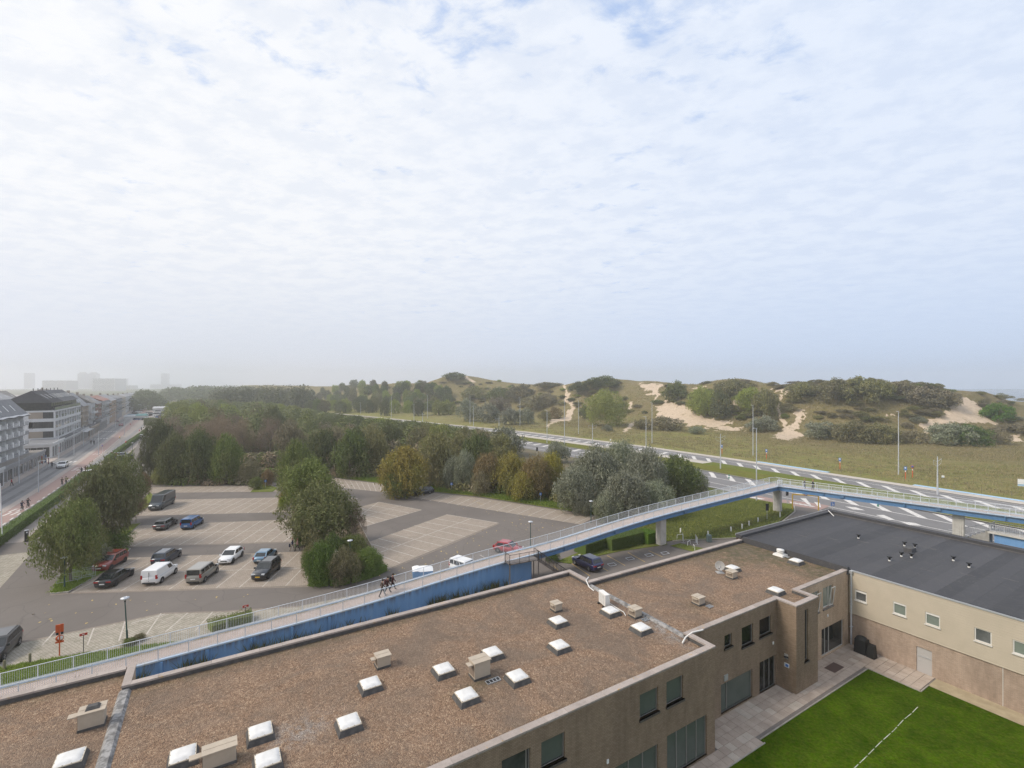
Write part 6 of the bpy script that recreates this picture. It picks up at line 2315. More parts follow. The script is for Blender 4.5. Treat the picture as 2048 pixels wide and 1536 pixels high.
# shrubs singled out on the dunes: base px, top px, half width
DS = [
 (910, 760, 745, 26, 'dark', 'dark bush crowning the highest far dune top'),
 (1205, 776, 753, 46, 'dark', 'dark bush on the dune crest above the large round green bush'),
 (1160, 785, 764, 26, 'dark', 'dark bush on the crest right of the narrow sand path'),
 (1098, 775, 765, 40, 'olive', 'flat olive bush on the crest left of the narrow sand path'),
 (1212, 851, 783, 48, 'lime', 'large round yellow green bush at the dune foot'),
 (1170, 838, 812, 16, 'mid', 'small bush joined to the left of the large round green bush'),
 (1350, 800, 764, 30, 'mid', 'round green bush standing in bare sand on the crest'),
 (1405, 830, 777, 34, 'lime', 'yellow green bush above the long sand hollow'),
 (1440, 836, 783, 30, 'mid', 'green bush above the right end of the long sand hollow'),
 (1470, 790, 760, 46, 'olive', 'bush on the crest above the long sand hollow'),
 (1500, 820, 778, 34, 'lime', 'yellow green bush left of the forked sand path'),
 (1530, 836, 780, 30, 'olive', 'olive bush right beside the forked sand path'),
 (1525, 862, 833, 36, 'silver', 'grey leaved low bush left of the wide sand tongue'),
 (1600, 800, 763, 34, 'olive', 'olive bush on the crest between the forked sand paths'),
 (1668, 806, 759, 40, 'olive', 'wide bush on the crest right of the forked sand paths'),
 (1722, 806, 757, 44, 'olive', 'high olive bush in the middle of the right crest'),
 (1762, 800, 762, 28, 'olive', 'olive bush next to the dark crest bush'),
 (1800, 782, 763, 30, 'scrub', 'dark brown bush peeping over the crest'),
 (1850, 812, 772, 40, 'scrub', 'grey brown bush on the right slope of the dunes'),
 (1890, 815, 782, 28, 'scrub', 'grey brown bush above the right blowout'),
 (1995, 842, 808, 30, 'hedge', 'dark green bush at the far right of the dune crest'),
 (1650, 878, 845, 44, 'silver', 'grey green bush right of the wide sand tongue'),
 (1705, 884, 842, 46, 'olive', 'dense bush in the long thicket at the dune foot'),
 (1765, 888, 850, 42, 'olive', 'bush at the right end of the long thicket'),
 (1825, 886, 862, 34, 'scrub', 'grey brown bush between the two dune foot thickets'),
 (1900, 890, 848, 44, 'silver', 'silvery bush at the foot of the right blowout'),
 (1945, 892, 852, 42, 'hedge', 'dark bush at the foot of the right blowout'),
 (1985, 888, 856, 30, 'scrub', 'grey brown bush at the right edge thicket'),
 (2030, 866, 845, 30, 'scrub', 'grey brown bush at the right border of the dunes'),
 (1330, 860, 834, 46, 'scrub', 'low brown thicket left of the long sand hollow'),
 (1392, 868, 852, 20, 'silver', 'small grey bush in the meadow under the sand hollow'),
 (1285, 858, 838, 24, 'olive', 'olive bush beside the thin sandy scar'),
 (1110, 838, 815, 20, 'autumn', 'orange tinged bush left of the narrow sand path'),
 (1090, 842, 822, 16, 'olive', 'low olive bush at the foot left of the narrow sand path'),
 (1215, 862, 850, 14, 'silver', 'tiny grey bush below the large round green bush'),
 (1018, 850, 818, 24, 'silver', 'silver grey bush at the dune foot by the highway lamps'),
 (1048, 848, 815, 24, 'silver', 'silver grey bush right of its twin by the highway lamps'),
 (975, 845, 808, 28, 'silver', 'silver grey bush at the end of the poplar belt'),
 (935, 842, 800, 26, 'silver', 'grey bush in front of the poplar belt'),
 (950, 800, 775, 34, 'olive', 'olive bush on the slope behind the poplar belt'),
 (1000, 806, 776, 34, 'mid', 'green bush on the slope left of the narrow sand path'),
 (1040, 800, 772, 34, 'olive', 'olive bush high on the slope left of the narrow sand path'),
 (1065, 822, 790, 30, 'scrub', 'brown bush mid slope left of the narrow sand path'),
 (1000, 830, 796, 28, 'scrub', 'brown grey bush mid slope at the poplar end'),
 (1095, 812, 785, 26, 'scrub', 'brown bush close left of the narrow sand path'),
]
for a in DS:
 pshrub(*a[:5], a[5], SHRUBC if a[4] != 'lime' else FINEC, 'shrubs on the dunes', hit=True)
n_sc, tries = 0, 0
while n_sc < 275 and tries < 9000:
 tries += 1
 px_, py_ = vr.uniform(880, 2046), vr.uniform(762, 884)
 x, y, z = ghit(px_, py_)
 u, v = UVof(x, y)
 if z < 4.5 or y > 520:
  continue
 zz = np.array([z])
 if sand_mask(np.array([u]), np.array([v]), zz)[0] > 0.5:
  continue
 p0, p1 = px_of(x, y, z)
 if any(inpoly(np.array([p0 + q]), np.array([p1 - 6.0]), pl_)[0] for pl_ in SAND_POLYS for q in (-10, 0, 10)):
  continue
 dens = 0.95 if (1600 < px_ < 1900 and py_ < 795) or px_ < 1110 else 0.25 if 1600 < px_ < 1920 else 0.5 if px_ < 1320 else 0.62
 if vr.random() > dens:
  continue
 lf = vr.choice(('scrub', 'scrub', 'olive', 'olive', 'mid', 'lime' if px_ < 1600 else 'scrub', 'silver' if py_ > 840 else 'olive'))
 zone = 'left of the narrow sand path' if px_ < 1130 else 'between the narrow sand path and the long sand hollow' if px_ < 1310 else 'above the long sand hollow' if px_ < 1550 else 'right of the wide sand tongue' if px_ < 1760 else 'around the right blowout'
 lev = 'high up' if z > 15 else 'mid slope' if z > 8 else 'low down'
 shrub(x, y, z, vr.uniform(1.8, 4.6), vr.uniform(0.9, 2.4), lf, f"{LOOK[lf]} dune scrub {lev}, {zone}", None, 'low scrub scattered on the dunes', name='scrub_bush', cat='scrub bush')
 n_sc += 1


# tufts: dune grass, verge grass, tall weeds (nobody could count them)
def tufts(name, P, hgt, leaf, label, cat='grass', blades=5, width=0.10, spread=0.25, seed=1):
 r = np.random.default_rng(seed)
 P = np.asarray(P)
 n_ = len(P)
 B = np.repeat(P, blades, 0)
 m_ = len(B)
 B = B + np.concatenate([r.normal(0, spread, (m_, 2)), np.zeros((m_, 1))], 1)
 a = r.uniform(0, 2 * math.pi, m_)
 h = hgt * r.uniform(0.5, 1.25, m_)
 lean = r.normal(0, 0.35, (m_, 2)) * h[:, None]
 t = np.stack([np.cos(a), np.sin(a), np.zeros(m_)], 1) * (width * r.uniform(0.6, 1.3, m_))[:, None]
 top = B + np.concatenate([lean, h[:, None]], 1)
 v_ = np.stack([B - t, B + t, top], 1).reshape(-1, 3)
 me = bpy.data.meshes.new(name)
 me.vertices.add(m_ * 3)
 me.vertices.foreach_set('co', v_.reshape(-1).astype(np.float32))
 me.loops.add(m_ * 3)
 me.loops.foreach_set('vertex_index', np.arange(m_ * 3, dtype=np.int32))
 me.polygons.add(m_)
 me.polygons.foreach_set('loop_start', np.arange(0, m_ * 3, 3, dtype=np.int32))
 me.update(calc_edges=True)
 me.materials.append(LEAF[leaf])
 return tag(put(name, me), label, cat, kind='stuff')


def scatter_poly(pxpoly, n_, z=0.05, seed=1):
 r = np.random.default_rng(seed)
 q = [g(*p) for p in pxpoly]
 x0, x1 = min(p[0] for p in q), max(p[0] for p in q)
 y0, y1 = min(p[1] for p in q), max(p[1] for p in q)
 out = []
 while sum(len(o) for o in out) < n_:
  X, Y = r.uniform(x0, x1, n_ * 2), r.uniform(y0, y1, n_ * 2)
  k_ = inpoly(X, Y, q)
  out.append(np.stack([X[k_], Y[k_], np.full(k_.sum(), z)], 1))
 return np.concatenate(out)[:n_]


r5 = np.random.default_rng(77)
nn = 52000
v_, w_ = r5.uniform(-30, 230, nn), r5.uniform(4, 130, nn)
u_ = K(v_) + w_
z_ = dune_z(u_, v_)
sm = sand_mask(u_, v_, z_)
k_ = (sm < 0.5) & (fbm(u_ * 0.08, v_ * 0.08) + r5.uniform(-0.4, 0.4, nn) > -0.15)
D3 = np.stack([u_ * CA - v_ * SA, u_ * SA + v_ * CA, z_ - 0.03], 1)[k_]
wk = w_[k_]
far_ = (D3[:, 1] > 45)
tufts('dune_grass', D3[far_ & (r5.random(len(D3)) < 0.6)], 0.55, 'marram', 'dry straw coloured dune grass on the meadow and slopes', 'dune grass', 5, 0.07, 0.5, 2)
tufts('dune_weeds', D3[far_ & (r5.random(len(D3)) < 0.18)], 0.42, 'olive', 'low olive weeds between the dune grass', 'weeds', 5, 0.11, 0.5, 3)
vg = [(1212, 1086), (1240, 1094), (1345, 1079), (1475, 1073), (1550, 1044), (1582, 1020), (1545, 1007), (1490, 998), (1430, 990), (1330, 1035), (1240, 1055), (1190, 1078)]
tufts('verge_weeds', scatter_poly(vg, 7000, 0.05, 4), 0.22, 'blades', 'rough green weeds on the verge under the footbridge', 'weeds', 6, 0.05, 0.25, 5)
tufts('verge_weeds', scatter_poly(vg, 2200, 0.05, 14), 0.34, 'lime', 'dry weeds on the verge under the footbridge', 'weeds', 6, 0.05, 0.25, 15)
tufts('verge_grass', scatter_poly([(660, 952), (770, 966), (860, 981), (962, 992), (1195, 1029), (1200, 1020), (1100, 1000), (1000, 986), (865, 970), (770, 955)], 5000, 0.05, 6), 0.5, 'blades', 'bright green grass strip along the far bays', 'grass', 6, 0.05, 0.25, 7)
tufts('island_grass', scatter_poly([(102, 1187), (135, 1184), (204, 1146), (255, 1098), (190, 1107), (152, 1127), (124, 1154)], 4200, 0.13, 8), 0.18, 'blades', 'grass on the kerbed island at the car park entrance', 'grass', 6, 0.035, 0.16, 9)
# grass bank beside the ramp: rises from the bays to the ramp edge
bank = []
bk = [i for i in range(len(far)) if 0 < i < split_at_px(far, 640)]
mb = MB()
vs_ = []
lo_px = [(-80, 1420), (40, 1372), (100, 1340), (150, 1318), (200, 1305), (262, 1285), (330, 1275), (400, 1268), (480, 1245), (560, 1228), (640, 1212)]
for i in bk:
 p = offs(far, -0.06)[i]
 ppx = px_of(p.x, p.y, p.z)[0]
 py_ = np.interp(ppx, [q[0] for q in lo_px], [q[1] for q in lo_px])
 d = (far[min(i + 1, len(far) - 1)] - far[i - 1])
 nrm = Vector((-d.y, d.x, 0)).normalized()
 wd_ = float(np.interp(ppx, [-200, 0, 120, 300, 420, 520, 640], [5.6, 5.6, 5.2, 3.9, 2.5, 1.6, 0.9]))
 zt = max(0.1, min(p.z - 0.18, 0.95))
 for f_, zf in ((0, 1.0), (0.25, 0.85), (0.6, 0.4), (1.0, 0.0)):
  vs_.append((p.x + nrm.x * wd_ * f_, p.y + nrm.y * wd_ * f_, 0.015 + zt * zf))
n_ = len(bk)
mb.add(vs_, [(i * 4 + j, (i + 1) * 4 + j, (i + 1) * 4 + j + 1, i * 4 + j + 1) for i in range(n_ - 1) for j in range(3)], M['verge'], True)
struct('grass_bank', mb)
bp = []
for i in range(n_ - 1):
 for k_ in range(210):
  j = vr.randrange(3)
  a, b = vr.random(), vr.random()
  A, B, C, D = (Vector(vs_[q]) for q in (i * 4 + j, (i + 1) * 4 + j, i * 4 + j + 1, (i + 1) * 4 + j + 1))
  bp.append(tuple((A * (1 - a) + B * a) * (1 - b) + (C * (1 - a) + D * a) * b))
tufts('bank_grass', bp, 0.16, 'blades', 'thick grass on the bank beside the ramp', 'grass', 5, 0.03, 0.10, 21)
# weeds growing against the blue wall
wq = []
for i in range(10, ks - 4):
 if vr.random() < 0.30:
  p = offs(near, 0.25)[i]
  for k_ in range(vr.randrange(3, 12)):
   wq.append((p.x + vr.uniform(-0.3, 0.3), p.y + vr.uniform(-0.3, 0.1), 0.0))
tufts('wall_weeds', wq, 1.3, 'dark', 'dark weeds growing against the blue ramp wall', 'weeds', 8, 0.05, 0.2, 23)

# fallen yellow leaves on the asphalt
lp = scatter_poly([(20, 1240), (120, 1200), (300, 1200), (620, 1180), (800, 1170), (1000, 1100), (1150, 1060), (1000, 1000), (870, 1000), (1000, 1040), (780, 1140), (620, 1185), (300, 1220), (100, 1280)], 150, 0.02, 31)
me = leaf_mesh('fallen_leaves', lp, np.tile([[0.05, 0.0, 1.0]], (len(lp), 1)) + r5.normal(0, 0.15, (len(lp), 3)), 0.13, 0.6, 32)
me.materials.append(simple('fallen_leaf', (0.50, 0.37, 0.14), 0.8))
tag(put('fallen_leaves', me), 'yellow fallen leaves lying on the car park asphalt', 'fallen leaves', kind='stuff')


# far woods that read as one mass
def far_wood(name, specs, n_, label, leaf, seed, lf=1.3):
 r = np.random.default_rng(seed)
 P, N = [], []
 for (x, y, rx, ry, h) in specs:
  d = r.normal(size=(n_, 3))
  d[:, 2] = np.abs(d[:, 2])
  d /= np.linalg.norm(d, axis=1, keepdims=True)
  q = r.uniform(0.75, 1.03, n_)[:, None]
  P.append(np.array([x, y, 0]) + d * q * np.array([rx, ry, h]))
  N.append(d + r.normal(size=(n_, 3)) * 0.5)
 me = leaf_mesh(name, np.concatenate(P), np.concatenate(N), lf, 0.6, seed)
 me.materials.append(LEAF[leaf])
 return tag(put(name, me), label, 'wood', kind='stuff')


ug = []
for ln, n1_, h1 in (([(302, 964), (345, 966), (400, 966), (460, 966), (520, 964), (548, 962)], 26, 2.6), ([(560, 952), (600, 944), (645, 946), (700, 952), (760, 956)], 24, 3.2), ([(866, 970), (930, 980), (1000, 986), (1080, 994), (1140, 1002)], 24, 2.4),
     ([(330, 935), (420, 938), (520, 935), (600, 928)], 26, 4.0), ([(640, 925), (720, 932), (800, 938), (900, 950), (980, 955)], 26, 4.5), ([(640, 900), (720, 905), (800, 912), (900, 922), (1000, 925)], 26, 5.5), ([(360, 905), (460, 905), (560, 900), (640, 895)], 26, 5.5), ([(380, 875), (480, 872), (600, 872), (700, 880)], 24, 6.5)):
 for i in range(n1_):
  t_ = (i + vr.random()) / n1_ * (len(ln) - 1)
  k_ = min(int(t_), len(ln) - 2)
  x, y = g(*lerp(ln[k_], ln[k_ + 1], t_ - k_))
  ug.append((x + vr.uniform(-1, 1), y + vr.uniform(-1, 2.5), vr.uniform(2.2, 3.8), vr.uniform(1.8, 3.4), h1 * vr.uniform(0.6, 1.15)))
for i, (lf, nm) in enumerate((('olive', 'olive'), ('twig', 'brown twiggy'), ('scrub', 'grey brown'), ('mid', 'green'))):
 far_wood('undergrowth', ug[i::4], 620, f'{nm} undergrowth filling the wood behind the car park', lf, 51 + i, 0.26)
far_wood('wood_canopy', WOOD_BACK, 900, 'yellow green canopy at the back of the wood, towards the highway', 'mid', 45, 0.42)
sp = []
for i in range(52):                              # behind the middle wood, up to the poplar belt
 px_ = vr.uniform(425, 615)
 y = vr.uniform(400, 520)
 top = np.interp(px_, [420, 470, 540, 620], [774, 771, 768, 769]) + vr.uniform(0, 9)
 sp.append((at_depth(px_, y), y, vr.uniform(7, 12), vr.uniform(7, 12), max(3, CAM_H - (top - HOR) * y / FPX)))
far_wood('far_wood', sp, 420, 'hazy wood behind the brown trees left of the poplar belt', 'dark', 41, 0.9)
sp = []
for i in range(44):
 px_ = vr.uniform(335, 520)
 y = vr.uniform(640, 950)
 top = np.interp(px_, [330, 400, 520], [775, 770, 771]) + vr.uniform(0, 4)
 sp.append((at_depth(px_, y), y, vr.uniform(12, 20), vr.uniform(12, 20), max(3, CAM_H - (top - HOR) * y / FPX)))
far_wood('far_wood', sp, 260, 'faint wood farthest away along the highway', 'dark', 42, 1.7)
sp = []
for i in range(26):
 px_ = vr.uniform(274, 326)
 y = vr.uniform(420, 560)
 top = np.interp(px_, [270, 285, 305, 330], [784, 777, 778, 800]) + vr.uniform(0, 5)
 sp.append((at_depth(px_, y), y, vr.uniform(6, 9), vr.uniform(6, 9), max(2, CAM_H - (top - HOR) * y / FPX)))
far_wood('far_grove', sp, 420, 'hazy grove at the far end of the street', 'dark', 43, 0.9)
for px_, pyb, pyt, hw_, lab in ((259, 822, 800, 7, 'round street tree left of the far market stalls'), (273, 824, 807, 8, 'wide street tree by the far blue stall'), (256, 812, 795, 7, 'street tree behind the far plaza'), (306, 822, 806, 8, 'tree among the distant parked campers'), (290, 818, 805, 7, 'tree behind the distant white shed')):
 ptree(px_, pyb, pyt, hw_, 'dark', lab, WOODC, 'trees round the far plaza', clear=0.2)
hedge([g(294, 850), g(318, 852), g(345, 852)], 3.5, 4.0, 'tall hedge in front of the distant parked cars', dens=14, leaf=0.22, seed=44, mat='dark')
# ------------------------------------------------------------------ vehicles
PAINT = {}


def pm(name, col, metal=0.0):
 if name not in PAINT:
  PAINT[name] = paint(name, col, metal)
 return PAINT[name]


# length, width, height, clearance, belt, hood front z, nose z, tail z ; cabin x at base rear, roof rear, roof front, base front (fractions of length from the middle)
STY = {
 'hatch': dict(L=4.0, W=1.76, H=1.48, belt=0.93, hood=0.90, nose=0.74, tail=0.95, c=(-0.47, -0.31, 0.06, 0.25), wb=2.55, wr=0.80, split=((0.07, 0.50), (0.54, 0.93))),
 'suv': dict(L=4.45, W=1.86, H=1.66, belt=1.06, hood=1.03, nose=0.86, tail=1.06, c=(-0.47, -0.40, 0.07, 0.225), wb=2.68, wr=0.82, split=((0.07, 0.30), (0.33, 0.62), (0.65, 0.94))),
 'estate': dict(L=4.7, W=1.82, H=1.50, belt=0.95, hood=0.93, nose=0.74, tail=0.98, c=(-0.475, -0.40, 0.04, 0.20), wb=2.75, wr=0.79, split=((0.06, 0.30), (0.33, 0.62), (0.65, 0.94))),
 'fastback': dict(L=4.7, W=1.86, H=1.44, belt=0.95, hood=0.86, nose=0.68, tail=1.02, c=(-0.465, -0.21, 0.05, 0.21), wb=2.88, wr=0.78, split=((0.26, 0.56), (0.60, 0.93))),
 'mpv': dict(L=4.4, W=1.85, H=1.82, belt=1.10, hood=1.08, nose=0.86, tail=1.10, c=(-0.492, -0.475, 0.12, 0.27), wb=2.76, wr=0.86, split=((0.04, 0.26), (0.29, 0.60), (0.64, 0.93))),
 'van': dict(L=4.5, W=1.86, H=1.83, belt=1.10, hood=1.08, nose=0.86, tail=1.10, c=(-0.495, -0.485, 0.13, 0.27), wb=2.75, wr=0.88, split=((0.70, 0.93),)),
 'bigvan': dict(L=6.3, W=2.05, H=2.62, belt=1.25, hood=1.28, nose=0.95, tail=1.25, c=(-0.498, -0.49, 0.22, 0.36), wb=4.0, wr=0.93, split=((0.80, 0.94),)),
}
plate_n = [0]


def car(label, xy, head, style, col, plate='plate_white', rims='rim', group=None, z=0.006, name='parked_car', cat='car', scale=1.0, bars=False, open_door=False, lower=None, full=True):
 S = STY[style]
 Lh, Wd, H, belt = S['L'] / 2, S['W'] / 2, S['H'], S['belt']
 t = thing(name, label, cat, (xy[0], xy[1], z), head, group)
 if scale != 1.0:
  t.scale = (scale,) * 3
 xs = [-Lh, -Lh + 0.10, -Lh + 0.45, -Lh * 0.5, 0.0, Lh * 0.35, S['c'][3] * 2 * Lh + 0.02, Lh - 0.45, Lh - 0.12, Lh]
 wf = [0.80, 0.93, 0.985, 1.0, 1.0, 1.0, 0.99, 0.95, 0.86, 0.70]
 zt = [S['tail'] - 0.12, S['tail'] - 0.02, belt, belt, belt, belt, belt, S['hood'] - 0.07, S['nose'] + 0.02, S['nose'] - 0.10]
 zb = [0.42, 0.30, 0.24, 0.22, 0.22, 0.22, 0.22, 0.22, 0.24, 0.32]
 mb = MB()
 vs_, k_ = [], 10
 for x, w, zz, b in zip(xs, wf, zt, zb):
  W_ = Wd * w
  half = [(0.0, b), (W_ * 0.88, b), (W_ * 0.985, b + 0.14), (W_, b + (zz - b) * 0.52), (W_ * 0.965, zz - 0.10), (W_ * 0.86, zz - 0.005), (0.0, zz + 0.025)]
  ring = half + [(-p, q) for p, q in half[-2:0:-1]]
  vs_ += [(x, p, q) for p, q in ring]
  k_ = len(ring)
 n_ = len(xs)
 fs = [(i * k_ + j, (i + 1) * k_ + j, (i + 1) * k_ + (j + 1) % k_, i * k_ + (j + 1) % k_) for i in range(n_ - 1) for j in range(k_)]
 fs += [tuple(range(k_)), tuple(range((n_ - 1) * k_ + k_ - 1, (n_ - 1) * k_ - 1, -1))]
 mb.add(vs_, fs, col, True)
 # cabin
 c = [q * 2 * Lh for q in S['c']]
 wb_, wr_ = Wd * 0.945, Wd * S['wr']
 zr = H - 0.07
 zb_ = belt - 0.03
 base = [(c[0], zb_), (c[3], zb_)]
 A = [(c[0], wb_, zb_), (c[3], wb_, zb_), (c[3], -wb_, zb_), (c[0], -wb_, zb_)]
 B = [(c[1], wr_, zr), (c[2], wr_, zr), (c[2], -wr_, zr), (c[1], -wr_, zr)]
 D = [(c[1] + 0.12, wr_ - 0.12, H), (c[2] - 0.16, wr_ - 0.12, H), (c[2] - 0.16, -wr_ + 0.12, H), (c[1] + 0.12, -wr_ + 0.12, H)]
 mb.add(A + B + D, [(0, 1, 5, 4), (1, 2, 6, 5), (2, 3, 7, 6), (3, 0, 4, 7), (4, 5, 9, 8), (5, 6, 10, 9), (6, 7, 11, 10), (7, 4, 8, 11), (8, 9, 10, 11)], col)
 body = mb.build('body', t)

 def inset(q, s0, s1, t0, t1, off):
  q = [Vector(p) for p in q]          # q: bottom0, bottom1, top1, top0

  def P(s, tt):
   a = q[0].lerp(q[1], s)
   b = q[3].lerp(q[2], s)
   return a.lerp(b, tt)
  nrm = (q[1] - q[0]).cross(q[3] - q[0]).normalized()
  cen = (q[0] + q[1] + q[2] + q[3]) / 4
  if nrm.dot(cen - Vector((0, 0, H * 0.6))) < 0:
   nrm = -nrm
  return [P(s, tt) + nrm * off for s, tt in ((s0, t0), (s1, t0), (s1, t1), (s0, t1))]
 glass = M['carglass']
 mb = MB()
 mb.poly(inset([A[1], A[2], B[2], B[1]], 0.05, 0.95, 0.10, 0.95, 0.008), glass)
 mb.build('windscreen', t)
 if style not in ('van', 'bigvan'):
  mb = MB()
  mb.poly(inset([A[3], A[0], B[0], B[3]], 0.09, 0.91, 0.14 if style in ('mpv',) else 0.22, 0.92, 0.008), glass)
  mb.build('rear_window', t)
 for sd, (q0, q1, q2, q3) in ((1, (A[0], A[1], B[1], B[0])), (-1, (A[3], A[2], B[2], B[3]))):
  for s0, s1 in S['split']:
   mb = MB()
   mb.poly(inset([q0, q1, q2, q3], s0, s1, 0.14, 0.88, 0.008), glass)
   mb.build('side_window', t)
 # lights, grille, bumpers, plates
 for s in (-1, 1):
  mb = MB()
  y0, y1 = sorted((s * Wd * 0.44, s * Wd * 0.80))
  mb.box(Lh - 0.20, Lh - 0.03, y0, y1, S['nose'] - 0.10, S['nose'] + 0.035, M['lens'])
  mb.build('headlight', t)
  mb = MB()
  if style in ('mpv', 'van', 'bigvan', 'hatch'):
   y0, y1 = sorted((s * Wd * 0.74, s * Wd * 0.935))
   mb.box(-Lh - 0.005, -Lh + 0.2, y0, y1, belt - 0.28, belt + (0.16 if style != 'hatch' else 0.04), M['tail'])
  else:
   y0, y1 = sorted((s * Wd * 0.42, s * Wd * 0.90))
   mb.box(-Lh - 0.006, -Lh + 0.16, y0, y1, S['tail'] - 0.26, S['tail'] - 0.12, M['tail'])
  mb.build('taillight', t)
  mb = MB()
  y0, y1 = sorted((s * Wd * 0.97, s * (Wd + 0.17)))
  mb.taper(c[3] - 0.30, c[3] - 0.10, y0, y1, belt - 0.04, belt + 0.14, 0.03, col if lower is None else M['trim'])
  mb.build('mirror', t)
 mb = MB()
 mb.box(Lh - 0.08, Lh + 0.012, -Wd * 0.42, Wd * 0.42, S['nose'] - 0.30, S['nose'] - 0.13, M['trim'])
 mb.box(Lh - 0.25, Lh - 0.02, -Wd * 0.70, Wd * 0.70, 0.27, 0.40, M['trim'])
 mb.build('grille', t)
 mb = MB()
 mb.box(-Lh - 0.01, -Lh + 0.2, -Wd * 0.72, Wd * 0.72, 0.30, 0.46, M['trim'])
 if lower is not None:
  for s in (-1, 1):
   y0, y1 = sorted((s * Wd * 0.96, s * (Wd + 0.012)))
   mb.box(-Lh * 0.72, Lh * 0.72, y0, y1, 0.26, 0.44, M['trim'])
 mb.build('bumper', t)
 for x0, x1, z0 in ((Lh + 0.013, Lh + 0.028, S['nose'] - 0.36), (-Lh - 0.03, -Lh - 0.012, S['tail'] - 0.46 if style not in ('mpv', 'van') else 0.66)):
  mb = MB()
  mb.box(x0, x1, -0.26, 0.26, z0, z0 + 0.115, M[plate])
  mb.build('number_plate', t)
 # wheels
 R_ = 0.335 if style != 'bigvan' else 0.36
 for sx_ in (-1, 1):
  for s in (-1, 1):
   xw = sx_ * S['wb'] / 2 + (0.04 if style != 'bigvan' else 0.05)
   mb = MB()
   n2 = 14
   yo = s * (Wd + 0.006)
   arch = [(xw + math.cos(math.pi * i / n2) * (R_ + 0.075), yo, R_ + math.sin(math.pi * i / n2) * (R_ + 0.065)) for i in range(n2 + 1)]
   mb.poly(arch + [(xw - R_ - 0.07, yo, 0.24), (xw + R_ + 0.07, yo, 0.24)], M['trim'])
   mb.build('wheel_arch', t)
   mb = MB()
   y0 = s * (Wd - 0.20)
   mb.lathe([(R_ * 0.62, 0.0), (R_ - 0.02, 0.0), (R_, 0.03), (R_, 0.19), (R_ - 0.02, 0.222), (R_ * 0.66, 0.222)] if s > 0 else [(R_ * 0.62, 0.0), (R_ - 0.02, 0.0), (R_, -0.03), (R_, -0.19), (R_ - 0.02, -0.222), (R_ * 0.66, -0.222)], M['tyre'], (xw, y0, R_), 18, 'y')
   wh = mb.build('wheel', t)
   mb = MB()
   ya = s * (Wd + 0.018)
   mb.lathe([(R_ * 0.67, 0), (0.0, 0.004 * s)], M['rim_dark'], (xw, ya, R_), 16, 'y')
   for q in range(5):
    a = 2 * math.pi * q / 5 + 0.3
    d = Vector((math.cos(a), 0, math.sin(a)))
    e = Vector((-d.z, 0, d.x))
    cc = Vector((xw, ya + 0.008 * s, R_))
    mb.add([cc - e * 0.05, cc + e * 0.05, cc + d * R_ * 0.66 + e * 0.035, cc + d * R_ * 0.66 - e * 0.035], [(0, 1, 2, 3)], M[rims])
   mb.build('rim', wh)
 if bars:
  for s in (-1, 1):
   mb = MB()
   mb.bar((c[1] + 0.15, s * (wr_ - 0.10), H + 0.035), (c[2] - 0.2, s * (wr_ - 0.10), H + 0.035), 0.035, 0.04, M['trim'])
   mb.build('roof_bar', t)
 if style in ('van', 'bigvan'):
  mb = MB()
  for s in (-1, 1):
   y0, y1 = sorted((s * (Wd + 0.002), s * (Wd + 0.012)))
   mb.box(-Lh * 0.8, Lh * 0.35, y0, y1, belt - 0.16, belt - 0.12, M['trim'] if style == 'bigvan' else M['zinc'])
  mb.box(-Lh - 0.008, -Lh + 0.05, -0.012, 0.012, 0.5, H - 0.25, M['trim'])
  mb.build('trim_strip', t)
 if open_door:
  Mx = Matrix.Translation((0.75, -Wd, 0)) @ Matrix.Rotation(RD(-62), 4, 'Z')
  mb = MB()
  mb.box(-1.05, 0.0, -0.05, 0.05, 0.3, belt - 0.02, col, Mx)
  mb.box(-0.95, -0.2, -0.03, 0.03, belt - 0.02, H - 0.15, glass, Mx)
  mb.build('open_door', t)
  mb = MB()
  mb.poly([(-0.25, -Wd - 0.012, 0.35), (0.72, -Wd - 0.012, 0.35), (0.72, -Wd - 0.012, belt), (-0.25, -Wd - 0.012, belt)], M['black'])
  mb.build('door_opening', t)
 return t


UPH, DNH = RD(93), RD(273)
P_BLACK, P_DKBLUE, P_WHITE = pm('black_car_paint', (0.012, 0.012, 0.014)), pm('dark_blue_car_paint', (0.022, 0.034, 0.058), 0.2), pm('white_car_paint', (0.74, 0.74, 0.73))
P_RED, P_GREY, P_BEIGE = pm('red_brown_car_paint', (0.21, 0.030, 0.020), 0.1), pm('grey_car_paint', (0.13, 0.13, 0.135), 0.4), pm('beige_grey_car_paint', (0.28, 0.265, 0.235), 0.3)
P_SKY, P_BLUE, P_SLATE = pm('light_blue_car_paint', (0.15, 0.25, 0.35), 0.3), pm('blue_car_paint', (0.035, 0.115, 0.29), 0.2), pm('slate_car_paint', (0.060, 0.072, 0.083), 0.2)
P_NAVY, P_CRIM, P_SILV = pm('navy_car_paint', (0.012, 0.016, 0.075), 0.2), pm('crimson_car_paint', (0.32, 0.020, 0.030)), pm('silver_car_paint', (0.40, 0.41, 0.42), 0.6)
G1 = 'cars in the bays of the car park'
car('black fastback car, rear to the viewer, nearest the grass island', g(231, 1163), RD(99), 'fastback', P_BLACK, rims='rim_dark', group=G1)
car('white delivery van, rear to the viewer, in the nearest row of bays', g(321, 1157.5), RD(97), 'van', P_WHITE, group=G1, name='delivery_van', cat='van')
car('beige grey people carrier, rear to the viewer, in the nearest row', g(406, 1156), RD(96), 'mpv', P_BEIGE, group=G1, lower=1)
car('black SUV with yellow plate facing the viewer in the nearest row', g(533, 1149), RD(272), 'suv', pm('anthracite_car_paint', (0.022, 0.023, 0.027), 0.3), 'plate_yellow', 'rim_dark', G1, bars=True)
car('red brown SUV with roof bars facing the viewer beside a pale shrub', g(221, 1133), RD(279), 'suv', P_RED, rims='rim_dark', group=G1, bars=True, lower=1)
